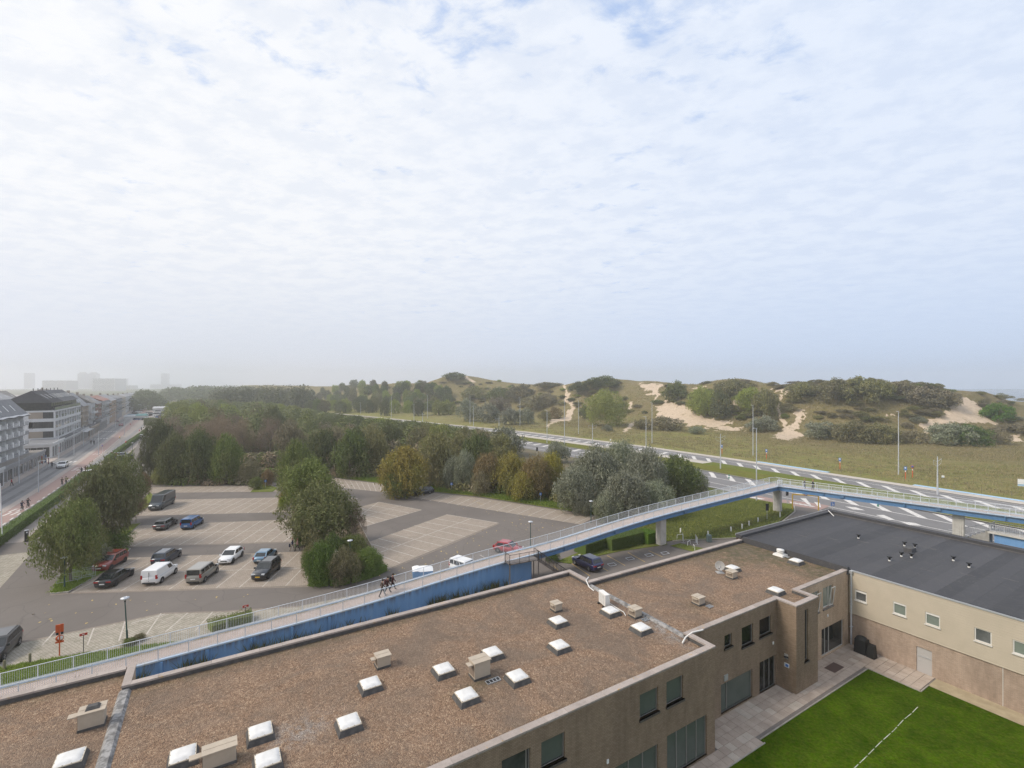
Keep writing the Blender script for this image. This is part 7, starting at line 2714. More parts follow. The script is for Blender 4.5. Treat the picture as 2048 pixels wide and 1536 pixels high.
car('dark blue car behind the white van, rear to the viewer', g(334, 1122), RD(98), 'suv', P_DKBLUE, group=G1, bars=True, scale=0.97)
car('small white hatchback with black grille facing the viewer', g(462, 1120), RD(276), 'hatch', P_WHITE, rims='rim_dark', group=G1)
car('small light blue hatchback behind the black SUV', g(531, 1119), RD(94), 'hatch', P_SKY, group=G1, scale=0.96)
car('grey estate car with its door open in the second row', g(332, 1054), RD(101), 'estate', P_GREY, group=G1, open_door=True)
car('blue people carrier, rear to the viewer, in the second row', g(385, 1053), RD(98), 'mpv', P_BLUE, group=G1, scale=0.96, lower=1)
car('large grey high roofed van facing the viewer in the third row', g(324, 1014), RD(282), 'bigvan', P_SLATE, group=G1, name='delivery_van', cat='van')
car('dark estate car parked alone by the flat topped orange tree', g(845, 988), RD(212), 'estate', pm('midnight_car_paint', (0.012, 0.015, 0.024), 0.2), group=G1)
car('black SUV at the left border of the picture by the wooden posts', (-43.6, 41.0), RD(-64), 'suv', P_BLACK, 'plate_white', 'rim', G1, bars=True)
car('white people carrier half hidden behind the ramp', g(931, 1147), RD(-38), 'mpv', P_WHITE, group=G1, scale=0.94)
car('red hatchback seen through the ramp railing', g(1017, 1104), RD(-22), 'hatch', P_CRIM, group=G1)
car('dark navy hatchback parked in the yellow lined yard', g(1174, 1134), RD(124), 'suv', P_NAVY, scale=0.95)
car('dark car parked nearest the hedge on the access lane', g(247, 921), RD(28), 'suv', P_BLACK, group='cars parked along the access lane')
car('dark estate car behind its neighbour on the access lane', g(249, 914), RD(28), 'estate', P_DKBLUE, group='cars parked along the access lane')
car('white car roof showing over the hedge left of the willow', g(187, 952), RD(60), 'suv', P_WHITE, group='cars parked along the access lane')
car('silver car at the far end of the access lane by the dark tree', g(282, 877), RD(165), 'suv', P_SILV, group='cars parked along the access lane')
car('white SUV driving towards the viewer on the street', g(125, 935), RD(302) + RD(0), 'suv', P_WHITE, name='driving_car', z=0.03)
car('red car on the street by the far crossing', g(242, 852), RD(305), 'hatch', P_CRIM, name='driving_car', z=0.03)
car('dark red car behind the red one on the street', g(234, 844), RD(305), 'hatch', P_RED, name='driving_car', z=0.03)
car('pale car farther up the street by the plaza', g(226, 822), RD(305), 'hatch', P_SILV, name='driving_car', z=0.03)
# the far car park: small vehicles, too small to show their parts
far_models = []


def far_car(col, L_=4.2, W_=1.8, H_=1.5):
 mb = MB()
 mb.taper(-L_ / 2, L_ / 2, -W_ / 2, W_ / 2, 0.25, H_ * 0.62, 0.08, col)
 vs_ = [(-L_ * 0.42, -W_ * 0.44, H_ * 0.62), (L_ * 0.24, -W_ * 0.44, H_ * 0.62), (L_ * 0.24, W_ * 0.44, H_ * 0.62), (-L_ * 0.42, W_ * 0.44, H_ * 0.62), (-L_ * 0.34, -W_ * 0.37, H_), (L_ * 0.08, -W_ * 0.37, H_), (L_ * 0.08, W_ * 0.37, H_), (-L_ * 0.34, W_ * 0.37, H_)]
 mb.add(vs_, [(0, 1, 5, 4), (1, 2, 6, 5), (2, 3, 7, 6), (3, 0, 4, 7)], M['carglass'])
 mb.add(vs_, [(4, 5, 6, 7)], col)
 for a in (-0.3, 0.3):
  for s in (-1, 1):
   mb.lathe([(0.0, 0), (0.32, 0), (0.32, 0.2 * -s), (0.0, 0.2 * -s)], M['tyre'], (a * L_, s * W_ * 0.5, 0.32), 8, 'y')
 return mb.mesh('distant_car')


FM = [(far_car(P_WHITE), 'white'), (far_car(P_SILV), 'silver'), (far_car(P_BLACK), 'black'), (far_car(P_BLUE), 'blue'), (far_car(P_RED), 'dark red'), (far_car(P_WHITE, 6.0, 2.2, 2.7), 'white camper')]
fr = random.Random(5)
for i in range(46):
 px_, py_ = fr.uniform(268, 345), fr.choice((824, 828, 832, 836, 840)) + fr.uniform(-1, 1)
 me, nm = fr.choice(FM if py_ < 833 else FM[:5])
 o = put('distant_car', me, None, loc=(*g(px_, py_), 0.0), rotz=RD(fr.choice((10, 12, 100, 14))))
 tag(o, f"tiny {nm} {'vehicle' if 'camper' in nm else 'car'} in the far hazy car park {'in its front rows' if py_ > 833 else 'in its back rows'}", 'car', 'vehicles in the far car park')

# trailer with a white cover behind the ramp
x, y = g(845, 1158)
t = thing('covered_trailer', 'blue ribbed trailer under a white cover behind the ramp', 'trailer', (x, y, 0), RD(14))
mb = MB()
mb.box(-1.15, 1.15, -0.75, 0.75, 0.45, 1.15, M['blue_edge'] if False else simple('trailer_blue', (0.05, 0.22, 0.45), 0.5))
for i in range(12):
 a = -1.1 + i * 0.2
 mb.box(a - 0.03, a + 0.03, -0.78, -0.75, 0.45, 1.15, mb.mats[0])
 mb.box(a - 0.03, a + 0.03, 0.75, 0.78, 0.45, 1.15, mb.mats[0])
mb.build('box', t)
mb = MB()
n_ = 8
vs_ = []
for j in range(n_ + 1):
 for i in range(n_ + 1):
  a, b = -1 + 2 * i / n_, -1 + 2 * j / n_
  vs_.append((a * 1.2, b * 0.8, 1.14 + 0.34 * (1 - a * a * 0.9) ** 0.5 * (1 - b * b) ** 0.5 + (0.12 if a < -0.3 else 0)))
mb.add(vs_, [(j * (n_ + 1) + i, j * (n_ + 1) + i + 1, (j + 1) * (n_ + 1) + i + 1, (j + 1) * (n_ + 1) + i) for j in range(n_) for i in range(n_)], M['white'], True)
mb.build('cover', t)
for s in (-1, 1):
 mb = MB()
 mb.lathe([(0.0, 0), (0.3, 0), (0.3, 0.16 * -s), (0.0, 0.16 * -s)], M['tyre'], (0.1, s * 0.92, 0.3), 12, 'y')
 mb.build('wheel', t)
mb = MB()
mb.bar((1.15, 0, 0.5), (2.1, 0, 0.45), 0.08, 0.08, M['galv'])
mb.build('drawbar', t)

# ------------------------------------------------------------------ lamps and poles
def park_lamp(px, py, h, label, bare=True, lean=0.0):
 x, y = g(px, py)
 t = thing('street_lamp', label, 'street lamp', (x, y, 0), 0, 'green post lamps of the car park')
 mb = MB()
 mb.tube((0, 0, 0), (lean * 0.3, 0, h * 0.3), 0.075, M['green_lamp'], 8)
 mb.tube((lean * 0.3, 0, h * 0.3), (lean, 0, h * 0.9), 0.055, M['green_lamp'], 8, 0.045)
 mb.build('post', t)
 mb = MB()
 mb.lathe([(0.07, h * 0.9), (0.07, h * 0.93), (0.05, h * 0.94)], M['black'], (lean, 0, 0), 8)
 mb.lathe([(0.05, h * 0.93), (0.17, h * 0.985), (0.17, h * 0.99)], M['lampglass'], (lean, 0, 0), 10)
 mb.build('lantern', t)
 mb = MB()
 mb.lathe([(0.12, h * 0.988), (0.34, h * 0.975), (0.35, h * 0.985), (0.14, h + 0.02), (0.10, h + 0.02), (0.10, h * 0.99)], M['galv'], (lean, 0, 0), 14)
 mb.build('shade', t)


park_lamp(255, 1288, 4.15, 'green lamp post nearest the viewer, on the grass beside the ramp', lean=-0.22)
park_lamp(700, 1132, 3.3, 'green lamp post standing in the bushes of the planted island')
park_lamp(1061, 1100, 4.0, 'lamp post behind the footbridge, right of the red hatchback')
park_lamp(1182, 1046, 3.7, 'lamp post in front of the grey willows')
park_lamp(129, 1178, 3.6, 'lamp post on the grass island by the crowd barriers')
park_lamp(200, 1098, 4.6, 'lamp post among the willows left of the bays')
park_lamp(265, 913, 4.4, 'lamp post beside the access lane')


def mast(px, pyb, pyt, arm, label, group, r0=0.11, arm_dir=(1, 0), z=None):
 if z is None:
  x, y, z = ghit(px, pyb)
  if z < 0.1:
   z = 0.0
 else:
  x, y = g(px, pyb, z)
 h = CAM_H - z - (pyt - HOR) * y / FPX
 t = thing('lamp_mast', label, 'street lamp', (x, y, z), 0, group)
 mb = MB()
 mb.tube((0, 0, -0.05), (0, 0, h * 0.2), r0 * 1.15, M['galv'], 8)
 mb.tube((0, 0, h * 0.2), (0, 0, h), r0, M['galv'], 8, r0 * 0.55)
 mb.build('pole', t)
 if arm:
  mb = MB()
  a, b = arm_dir
  mb.tube((0, 0, h - 0.06), (a * arm * 0.5, b * arm * 0.5, h + 0.0), 0.05, M['galv'], 6)
  mb.build('arm', t)
  mb = MB()
  Mx = Matrix.Translation((a * arm * 0.75, b * arm * 0.75, h)) @ Matrix.Rotation(math.atan2(b, a), 4, 'Z')
  mb.box(-arm * 0.3, arm * 0.3, -0.14, 0.14, -0.05, 0.05, M['zinc'], Mx)
  mb.build('lantern', t)
 return t


HWN = (-0.8, -0.55)
HL = [(1797, 949, 823, 1.0, 'tall grey mast lamp at the right, on the meadow edge'), (1513, 1003, 856, 1.3, 'tall lamp right behind the footbridge bend'), (1506, 911, 810, 1.0, 'tall mast lamp beside the wide sand tongue'),
 (1292, 916, 833, 1.2, 'highway lamp between the silvery willows and the meadow'), (1304, 887, 805, 0.9, 'meadow side mast left of the long sand hollow'), (1157, 869, 800, 0.9, 'meadow side mast before the large round green bush'),
 (1129, 894, 800, 0.9, 'tallest mast near the foot of the narrow sand path'), (1094, 887, 820, 1.0, 'highway lamp left of the tallest mast'), (1040, 852, 795, 0.8, 'meadow side mast before the silver bushes'),
 (947, 852, 812, 0.9, 'highway lamp at the end of the poplar belt, right of its twin'), (940, 849, 792, 0.8, 'mast at the end of the poplar belt, left of its twin'), (855, 837, 790, 0.8, 'mast lamp before the right half of the poplar belt'),
 (828, 846, 808, 1.0, 'lamp before the poplar belt where the pale road shows'), (783, 835, 792, 0.8, 'mast before the middle of the poplar belt'), (721, 828, 805, 0.9, 'lamp before the left half of the poplar belt'), (652, 818, 792, 0.8, 'mast before the left end of the poplar belt')]
for px_, b, t_, arm, lab in HL:
 mast(px_, b, t_, arm, lab, 'lamp masts along the highway', 0.12, HWN)
for i, (px_, b, t_) in enumerate(((1441, 938, 868), (1875, 990, 913), (1185, 893, 847), (998, 866, 833), (845, 846, 826))):
 t = mast(px_, b, t_, 0, ['tram wire mast left of the footbridge bend', 'tram wire mast at the right behind the footbridge', 'tram wire mast above the silvery willows', 'tram wire mast behind the dull grey tree', 'tram wire mast where the pale road appears'][i], 'tram wire masts in the grass bed', 0.15)
 t.name = 'tram_mast'
 t['category'] = 'tram mast'
 y_ = t.location.y
 h = CAM_H - (t_ - HOR) * y_ / FPX
 mb = MB()
 d = Vector((math.cos(ANG), math.sin(ANG), 0))
 for s in (-1, 1):
  mb.tube((0, 0, h - 1.1), d * (2.1 * s) + Vector((0, 0, h - 0.6)), 0.03, M['galv'], 5)
  mb.tube((0, 0, h - 2.1), d * (1.9 * s) + Vector((0, 0, h - 1.5)), 0.025, M['galv'], 5)
  mb.tube(d * (2.1 * s) + Vector((0, 0, h - 0.6)), d * (1.9 * s) + Vector((0, 0, h - 1.5)), 0.02, M['galv'], 5)
 mb.build('cantilever', t)
# contact wires between the tram masts
for s in (-1, 1):
 mb = MB()
 P = [Vector((*W(K(v) - 20.2 + s * 2.0, v), 6.0)) for v in HV[2:18]]
 for a, b in zip(P[:-1], P[1:]):
  mb.tube(a, b, 0.013, M['steel_dark'], 3, cap=False)
  mb.tube(a + Vector((0, 0, 0.9)), b + Vector((0, 0, 0.9)), 0.011, M['steel_dark'], 3, cap=False)
 tag(mb.build('contact_wire'), ('overhead tram wire on the town side of the grass track bed', 'overhead tram wire on the dune side of the grass track bed')[s > 0], 'overhead wire')
SL = [(38, 967, 903, 'street lamp in front of the white framed shop'), (77, 986, 922, 'slim lamp post on the footway beside the cycle path, by the shops'), (117, 918, 862, 'street lamp before the red and blue shop banners'), (148, 912, 850, 'street lamp before the shop under the white block'),
 (167, 892, 850, 'street lamp at the corner of the low shops'), (197, 910, 862, 'lamp post on the footway behind the crossing'), (249, 872, 835, 'lamp post on the footway by the red cars'), (231, 854, 820, 'lamp far up the street'), (262, 848, 815, 'lamp beside the far market stalls')]
for px_, b, t_, lab in SL:
 mast(px_, b, t_, 1.2, lab, 'lamp posts along the street', 0.085, (0.85, 0.3))

# ------------------------------------------------------------------ signs and small furniture
x, y = g(119, 1311)
t = thing('roadworks_sign', 'tall orange roadworks sign stack on the grass by the ramp', 'road sign', (x, y, 0), RD(35))
mb = MB()
mb.box(-0.04, 0.04, -0.04, 0.04, 0, 2.62, M['orange'])
mb.build('post', t)
mb = MB()
mb.box(-0.26, 0.26, 0.04, 0.07, 1.95, 2.62, M['orange'])
mb.build('board', t)
mb = MB()
mb.box(-0.22, -0.06, 0.0, 0.1, 1.76, 1.94, M['black'])
mb.box(0.08, 0.24, 0.0, 0.1, 1.76, 1.94, M['black'])
mb.build('lamp', t)
mb = MB()
mb.lathe([(0.0, 0.0), (0.27, 0.0), (0.27, 0.03), (0.0, 0.03)], M['orange'], (0, 0.04, 1.45), 16, 'y')
mb.lathe([(0.10, 0.0), (0.18, 0.0), (0.18, 0.004), (0.10, 0.004)], M['white'], (0.05, 0.026, 1.47), 12, 'y')
mb.build('round_plate', t)
mb = MB()
mb.box(-0.27, 0.27, 0.04, 0.07, 1.05, 1.22, M['orange'])
mb.build('board', t)
for px_, b, t_, lab in ((167, 1306, 1266, 'small red sign on a brown post right of the orange sign stack'), (491, 1242, 1210, 'small red sign on a brown post by the bluish bush row')):
 x, y = g(px_, b)
 h = (b - t_) * y / FPX
 t = thing('red_sign', lab, 'sign', (x, y, 0), RD(40), 'small red signs beside the ramp')
 mb = MB()
 mb.box(-0.03, 0.03, -0.03, 0.03, 0, h, M['steel_brown'])
 mb.build('post', t)
 mb = MB()
 mb.box(-0.26, 0.26, -0.06, -0.03, h - 0.2, h, M['red'])
 mb.box(-0.10, 0.08, -0.065, -0.06, h - 0.12, h - 0.07, M['white'])
 mb.build('plate', t)
for px_, b, lab in ((60, 1328, 'short wooden post at the corner of the grass bank'), (9, 1342, 'short wooden post beside the black SUV')):
 x, y = g(px_, b)
 mb = MB()
 mb.lathe([(0.09, 0), (0.09, 0.82), (0.06, 0.88), (0, 0.89)], M['wood'], n=8)
 tag(mb.build('wooden_post', None, loc=(x, y, 0)), lab, 'post', 'short wooden posts')
for px_, b, h, lab in ((681, 946, 1.9, 'small blue sign behind the far bays left of the flat topped tree'), (903, 984, 2.0, 'small blue sign right of the parked dark estate car'), (1081, 1006, 2.0, 'small blue sign in front of the yellow shrubs'), (531, 975, 1.7, 'small blue sign by the shrubs at the end of the far bays')):
 x, y = g(px_, b)
 t = thing('parking_sign', lab, 'sign', (x, y, 0), RD(10), 'small blue signs round the car park')
 mb = MB()
 mb.tube((0, 0, 0), (0, 0, h), 0.035, M['galv'], 6)
 mb.build('post', t)
 mb = MB()
 mb.box(-0.24, 0.24, -0.07, -0.04, h - 0.5, h, M['sign_blue'])
 mb.box(-0.09, 0.02, -0.075, -0.07, h - 0.38, h - 0.14, M['white'])
 mb.build('plate', t)
OS = [(1444, 908, 'sign_blue', 'orange post with blue plate left of the footbridge bend'), (1533, 918, 'sign_blue', 'orange post with blue plate under the wide sand tongue'), (1680, 938, 'sign_blue', 'orange post with blue plate in the middle of the meadow edge'),
 (1811, 958, 'sign_blue', 'orange post with blue plate beside the right mast lamp'), (1825, 955, 'red', 'orange post with round red edged plate beside the right mast lamp')]
for px_, b, c, lab in OS:
 x, y, z = ghit(px_, b)
 t = thing('orange_post_sign', lab, 'road sign', (x, y, z), RD(-50), 'temporary signs on orange posts')
 mb = MB()
 mb.box(-0.07, 0.07, -0.07, 0.07, -0.05, 2.5, M['orange'])
 mb.box(-0.075, 0.075, -0.075, 0.075, 1.7, 2.0, M['white'])
 mb.build('post', t)
 mb = MB()
 if c == 'red':
  mb.lathe([(0.0, 0), (0.33, 0), (0.33, 0.03), (0.0, 0.03)], M['red'], (0, -0.11, 2.6), 14, 'y')
  mb.lathe([(0.0, 0), (0.24, 0), (0.24, 0.01), (0.0, 0.01)], M['sign_blue'], (0, -0.12, 2.6), 14, 'y')
 else:
  mb.box(-0.28, 0.28, -0.12, -0.08, 2.1, 2.95, M[c])
  mb.box(-0.14, 0.14, -0.13, -0.12, 2.5, 2.8, M['white'])
 mb.build('plate', t)
for px_, b, z0, w_, h_, lab in ((2046, 985, 1.2, 1.6, 1.5, 'white information board at the right border of the meadow'), (1886, 962, 0.8, 0.5, 0.5, 'small white sign in the meadow by the right tram mast'), (1221, 885, 0.8, 0.5, 0.5, 'small white sign in the meadow below the round green bush')):
 x, y, z = ghit(px_, b)
 t = thing('meadow_sign', lab, 'sign', (x, y, z), RD(-35))
 mb = MB()
 for s in (-1, 1):
  mb.box(s * w_ * 0.42 - 0.03, s * w_ * 0.42 + 0.03, 0, 0.06, -0.05, z0 + h_, M['wood'])
 mb.build('post', t)
 mb = MB()
 mb.box(-w_ / 2, w_ / 2, -0.03, 0, z0, z0 + h_, M['white'])
 mb.box(-w_ / 2 + 0.03, w_ / 2 - 0.03, -0.035, -0.03, z0 + 0.04, z0 + h_ * 0.3, M['blue_path'])
 mb.build('board', t)
for px_, b, lab in ((1534, 1040, 'dark traffic sign seen from behind left of the second bridge pillar'), (1574, 1008, 'dark traffic sign seen from behind right of the second bridge pillar'), (1074, 912, 'dark sign on a post by the highway behind the yellow shrubs')):
 x, y = g(px_, b)
 t = thing('traffic_sign', lab, 'road sign', (x, y, 0), RD(15), 'traffic signs seen from behind')
 mb = MB()
 mb.tube((0, 0, 0), (0, 0, 2.8), 0.04, M['galv'], 6)
 mb.build('post', t)
 mb = MB()
 mb.box(-0.30, 0.02, -0.06, -0.03, 1.6, 2.8, M['trim'])
 mb.box(0.05, 0.30, -0.06, -0.03, 1.6, 2.75, M['trim'])
 mb.build('plate', t)
for px_, b, lab in ((1458, 957, 'green and white bollard left of the footbridge bend'), (1645, 989, 'green and white bollard behind the footbridge near the yellow portal'), (1756, 1013, 'green and white bollard under the footbridge at the right')):
 x, y = g(px_, b)
 mb = MB()
 mb.lathe([(0.16, 0), (0.14, 0.45)], M['green'], n=10)
 mb.lathe([(0.142, 0.45), (0.138, 0.62)], M['white'], n=10)
 mb.lathe([(0.14, 0.62), (0.12, 1.0), (0.0, 1.02)], M['green'], n=10)
 tag(mb.build('bollard', None, loc=(x, y, 0)), lab, 'bollard', 'green and white road bollards')
ST = ['white stake left of the first bridge pillar, farthest left', 'white stake with a grassy foot near the yard barriers', 'white stake at the left end of the bare soil', 'white stake in the middle of the bare soil, left', 'white stake in the middle of the bare soil, right', 'white stake at the right end of the bare soil', 'white stake at the foot of the second bridge pillar']
for (px_, b), lab in zip(((1361, 1068), (1416, 1074), (1462, 1065), (1484, 1059), (1498, 1053), (1516, 1046), (1560, 1035)), ST):
 x, y = g(px_, b)
 mb = MB()
 mb.box(-0.07, 0.07, -0.07, 0.07, -0.02, 0.85, M['white'])
 tag(mb.build('white_stake', None, loc=(x, y, 0.05), rotz=RD(40)), lab, 'stake', 'white stakes along the verge')
# yellow height limit portal
a, b = Vector((*g(1585, 1018), 0)), Vector((*g(1637, 1021), 0))
t = thing('height_portal', 'yellow height limit portal over the slip road under the footbridge', 'height barrier', tuple(a), 0)
for p in (a, b):
 mb = MB()
 mb.bar(p - a, p - a + Vector((0, 0, 2.75)), 0.14, 0.14, M['yellow'])
 mb.build('post', t)
mb = MB()
mb.bar(Vector((0, 0, 2.7)), b - a + Vector((0, 0, 2.7)), 0.16, 0.20, M['yellow'])
mb.build('beam', t)
m_ = (b - a) * 0.5
mb = MB()
mb.lathe([(0.0, 0), (0.34, 0), (0.34, 0.03), (0.0, 0.03)], M['red'], (m_.x, m_.y - 0.16, 2.95), 16, 'y')
mb.lathe([(0.0, 0), (0.25, 0), (0.25, 0.01), (0.0, 0.01)], M['white'], (m_.x, m_.y - 0.17, 2.95), 16, 'y')
mb.build('round_sign', t)
mb = MB()
mb.box(b.x - a.x - 0.35, b.x - a.x + 0.25, b.y - a.y - 0.15, b.y - a.y - 0.05, 2.85, 3.15, M['black'])
mb.build('warning_lamp', t)
x, y = g(1665, 1026)
t = thing('blue_sign', 'blue sign with a white mark behind the corner of the black roof', 'road sign', (x, y, 0), RD(8))
mb = MB()
mb.tube((0, 0, 0), (0, 0, 1.9), 0.04, M['galv'], 6)
mb.build('post', t)
mb = MB()
mb.box(-0.38, 0.38, -0.07, -0.04, 1.3, 1.95, M['sign_blue'])
mb.box(-0.16, -0.06, -0.075, -0.07, 1.4, 1.85, M['white'])
mb.box(-0.06, 0.28, -0.075, -0.07, 1.4, 1.5, M['white'])
mb.box(0.14, 0.24, -0.075, -0.07, 1.55, 1.68, M['white'])
mb.build('plate', t)


def barrier(x, y, rot, label, w_=2.1, mat='galv', group='crowd barriers'):
 t = thing('crowd_barrier', label, 'barrier', (x, y, 0), rot, group)
 mb = MB()
 for p, q in (((-w_ / 2, 0, 0.2), (w_ / 2, 0, 0.2)), ((-w_ / 2, 0, 1.08), (w_ / 2, 0, 1.08)), ((-w_ / 2, 0, 0.2), (-w_ / 2, 0, 1.08)), ((w_ / 2, 0, 0.2), (w_ / 2, 0, 1.08))):
  mb.tube(p, q, 0.022, M[mat], 5)
 mb.build('frame', t)
 mb = MB()
 for i in range(1, 16):
  a = -w_ / 2 + w_ * i / 16
  mb.tube((a, 0, 0.2), (a, 0, 1.08), 0.009, M[mat], 3, cap=False)
 mb.build('bars', t)
 for s in (-1, 1):
  mb = MB()
  mb.tube((s * w_ * 0.35, -0.3, 0.02), (s * w_ * 0.35, 0.3, 0.02), 0.02, M[mat], 5)
  mb.tube((s * w_ * 0.35, 0, 0.02), (s * w_ * 0.35, 0, 0.2), 0.02, M[mat], 5)
  mb.build('foot', t)
 return t


for px_, b, r, lab in ((168, 1160, 30, 'crowd barrier standing on the grass island right of the tree trunk'), (164, 1157, 34, 'crowd barrier leaning behind the right one on the grass island'), (138, 1168, 40, 'crowd barrier left of the tree trunk on the grass island')):
 x, y = g(px_, b)
 barrier(x, y, RD(r), lab).location.z = 0.14
x, y = g(166, 1155)
for px_, b, r, lab in ((1366, 1084, 75, 'crowd barrier on the path right of the first bridge pillar'), (1393, 1088, 78, 'crowd barrier beside the grass patch behind the gravel roof')):
 x, y = g(px_, b)
 barrier(x, y, RD(r), lab, 1.6).location.z = 0.05
x, y = g(1418, 1084)
mb = MB()
mb.taper(-0.3, 0.3, -0.3, 0.3, 0, 1.0, 0.02, simple('grey_green_bin', (0.10, 0.14, 0.14), 0.5))
tag(mb.build('litter_bin', None, loc=(x, y, 0.05)), 'grey green litter bin behind the gravel roof edge', 'litter bin')
for i, (px_, b, lab) in enumerate(((1360, 1077, 'white bicycle hoop beside the first bridge pillar'), (1378, 1090, 'white bicycle hoop behind the second crowd barrier'), (1388, 1099, 'white bicycle hoop nearest the gravel roof'))):
 x, y = g(px_, b)
 mb = MB()
 P = [(-0.55, 0, 0), (-0.5, 0, 0.55), (0.4, 0, 0.55), (0.6, 0, 0.0)]
 for p, q in zip(P[:-1], P[1:]):
  mb.tube(p, q, 0.03, M['white'], 6)
 tag(mb.build('bicycle_hoop', None, loc=(x, y, 0.05), rotz=RD(20 + 30 * i)), lab, 'bicycle hoop', 'white bicycle hoops')
for (px_, b), lab in zip(((1260, 1119), (1298, 1112), (1224, 1131), (1330, 1108)), ('fold down bay barrier in the middle of the yellow lined yard', 'fold down bay barrier right of the middle one in the yard', 'fold down bay barrier by the dark navy hatchback', 'fold down bay barrier at the far end of the yard')):
 x, y = g(px_, b)
 mb = MB()
 for p, q in (((-0.5, -0.3, 0.08), (0.5, -0.3, 0.08)), ((-0.5, 0.3, 0.16), (0.5, 0.3, 0.16)), ((-0.5, -0.3, 0.08), (-0.5, 0.3, 0.16)), ((0.5, -0.3, 0.08), (0.5, 0.3, 0.16))):
  mb.tube(p, q, 0.03, M['galv'], 5)
 tag(mb.build('bay_barrier', None, loc=(x, y, 0.01), rotz=RD(25)), lab, 'bay barrier', 'fold down bay barriers')
x, y = g(53, 1083)
t = thing('ticket_machine', 'dark ticket machine pillar on the pavement left of the entrance tree', 'ticket machine', (x, y, 0), RD(60))
mb = MB()
mb.taper(-0.2, 0.2, -0.16, 0.16, 0, 1.6, 0.015, M['trim'])
mb.build('body', t)
mb = MB()
mb.box(-0.22, 0.22, -0.18, 0.18, 1.6, 1.68, M['galv'])
mb.box(-0.08, 0.08, -0.17, -0.16, 1.25, 1.45, M['white'])
mb.build('panel', t)
x, y = g(5, 1088)
t = thing('flagpole', 'white flagpole with a white banner edged yellow at the left border', 'flagpole', (x, y, 0), 0)
mb = MB()
mb.tube((0, 0, 0), (-0.35, 0, 8.7), 0.06, M['white'], 8)
mb.build('pole', t)
mb = MB()
n_ = 10
vs_ = []
for i in range(n_ + 1):
 z = 4.3 + 4.2 * i / n_
 for j in range(5):
  vs_.append((-0.05 - 0.35 * z / 8.7 - j * 0.28, 0.10 * math.sin(z * 1.7 + j * 0.9), z + (0.25 * j if i == 0 else 0)))
mb.add(vs_, [(i * 5 + j, i * 5 + j + 1, (i + 1) * 5 + j + 1, (i + 1) * 5 + j) for i in range(1, n_) for j in range(4)], M['white'], True)
mb.add(vs_[:10], [(j, j + 1, 5 + j + 1, 5 + j) for j in range(4)], M['yellow'])
mb.build('banner', t)
x, y = g(14, 1087)
# fence of thin posts and wires along the meadow
t = thing('wire_fence', 'thin post and wire fence along the edge of the meadow', 'fence', (*W(137.2, 20), 0), 0)
o_ = Vector((*W(137.2, 20), 0))
pv = []
for v in np.arange(-10, 200, 4.5):
 x, y = W(float(K(v)) + 2.6, v)
 z = ground_z(x, y)
 pv.append(Vector((x, y, z)) - o_)
 mb = MB()
 p = pv[-1]
 mb.tube(p - Vector((0, 0, 0.1)), p + Vector((0, 0, 1.25)), 0.05, M['wood'], 5)
 mb.build('fence_post', t)
mb = MB()
for h in (0.5, 0.85, 1.2):
 for a, b in zip(pv[:-1], pv[1:]):
  mb.tube(a + Vector((0, 0, h)), b + Vector((0, 0, h)), 0.010, M['steel_dark'], 3, cap=False)
mb.build('wire', t)

# ------------------------------------------------------------------ people
def skin_person(name, label, cat, loc, head, joints, edges, cols, group=None, hair='hair', scale=1.0, cuts=(0.86, 1.46)):
 """one skinned body; joints: name -> (x, y, z, r); trousers below, jacket to the neck, skin above and at the hands"""
 keys = list(joints)
 me = bpy.data.meshes.new(name)
 me.from_pydata([joints[k_][:3] for k_ in keys], [(keys.index(a), keys.index(b)) for a, b in edges], [])
 o = bpy.data.objects.new(name, me)
 COL.objects.link(o)
 sk = o.modifiers.new('skin', 'SKIN')
 for i, k_ in enumerate(keys):
  q = me.skin_vertices[0].data[i]
  r = joints[k_][3]
  q.radius = (r, r * (0.75 if k_ in ('chest', 'belly', 'pelvis') else 1.0))
  q.use_root = k_ == 'pelvis'
 o.modifiers.new('sub', 'SUBSURF').levels = 1
 dg = bpy.context.evaluated_depsgraph_get()
 ev = bpy.data.meshes.new_from_object(o.evaluated_get(dg))
 o.modifiers.clear()
 o.data = ev
 bpy.data.meshes.remove(me)
 ev.materials.clear()
 for c in (*cols, M['skin'], M['trim']):
  ev.materials.append(c)
 hands = [Vector(joints[k_][:3]) for k_ in ('hand_l', 'hand_r')]
 for p in ev.polygons:
  c = p.center
  if c.z > cuts[1] or min((c - h).length for h in hands) < 0.085:
   p.material_index = 2
  elif c.z < 0.09:
   p.material_index = 3
  elif c.z < cuts[0]:
   p.material_index = 0
  else:
   p.material_index = 1
  p.use_smooth = True
 o.location = loc
 o.rotation_euler = (0, 0, head)
 o.scale = (scale,) * 3
 tag(o, label, cat, group)
 hx, hy, hz, _ = joints['crown']
 mb = MB()
 mb.lathe([(0.108, -0.10), (0.115, -0.03), (0.10, 0.05), (0.06, 0.09), (0.0, 0.10)], M[hair], (hx - 0.015, hy, hz + 0.0), 10)
 mb.build('hair', o)
 mb = MB()
 fz = joints['head'][2] + 0.0
 mb.add([(hx + 0.09, -0.014 + hy, fz), (hx + 0.09, 0.014 + hy, fz), (hx + 0.125, hy, fz - 0.005), (hx + 0.092, hy, fz + 0.05)], [(0, 1, 2), (0, 2, 3), (1, 3, 2)], M['skin'])
 mb.build('nose', o)
 return o


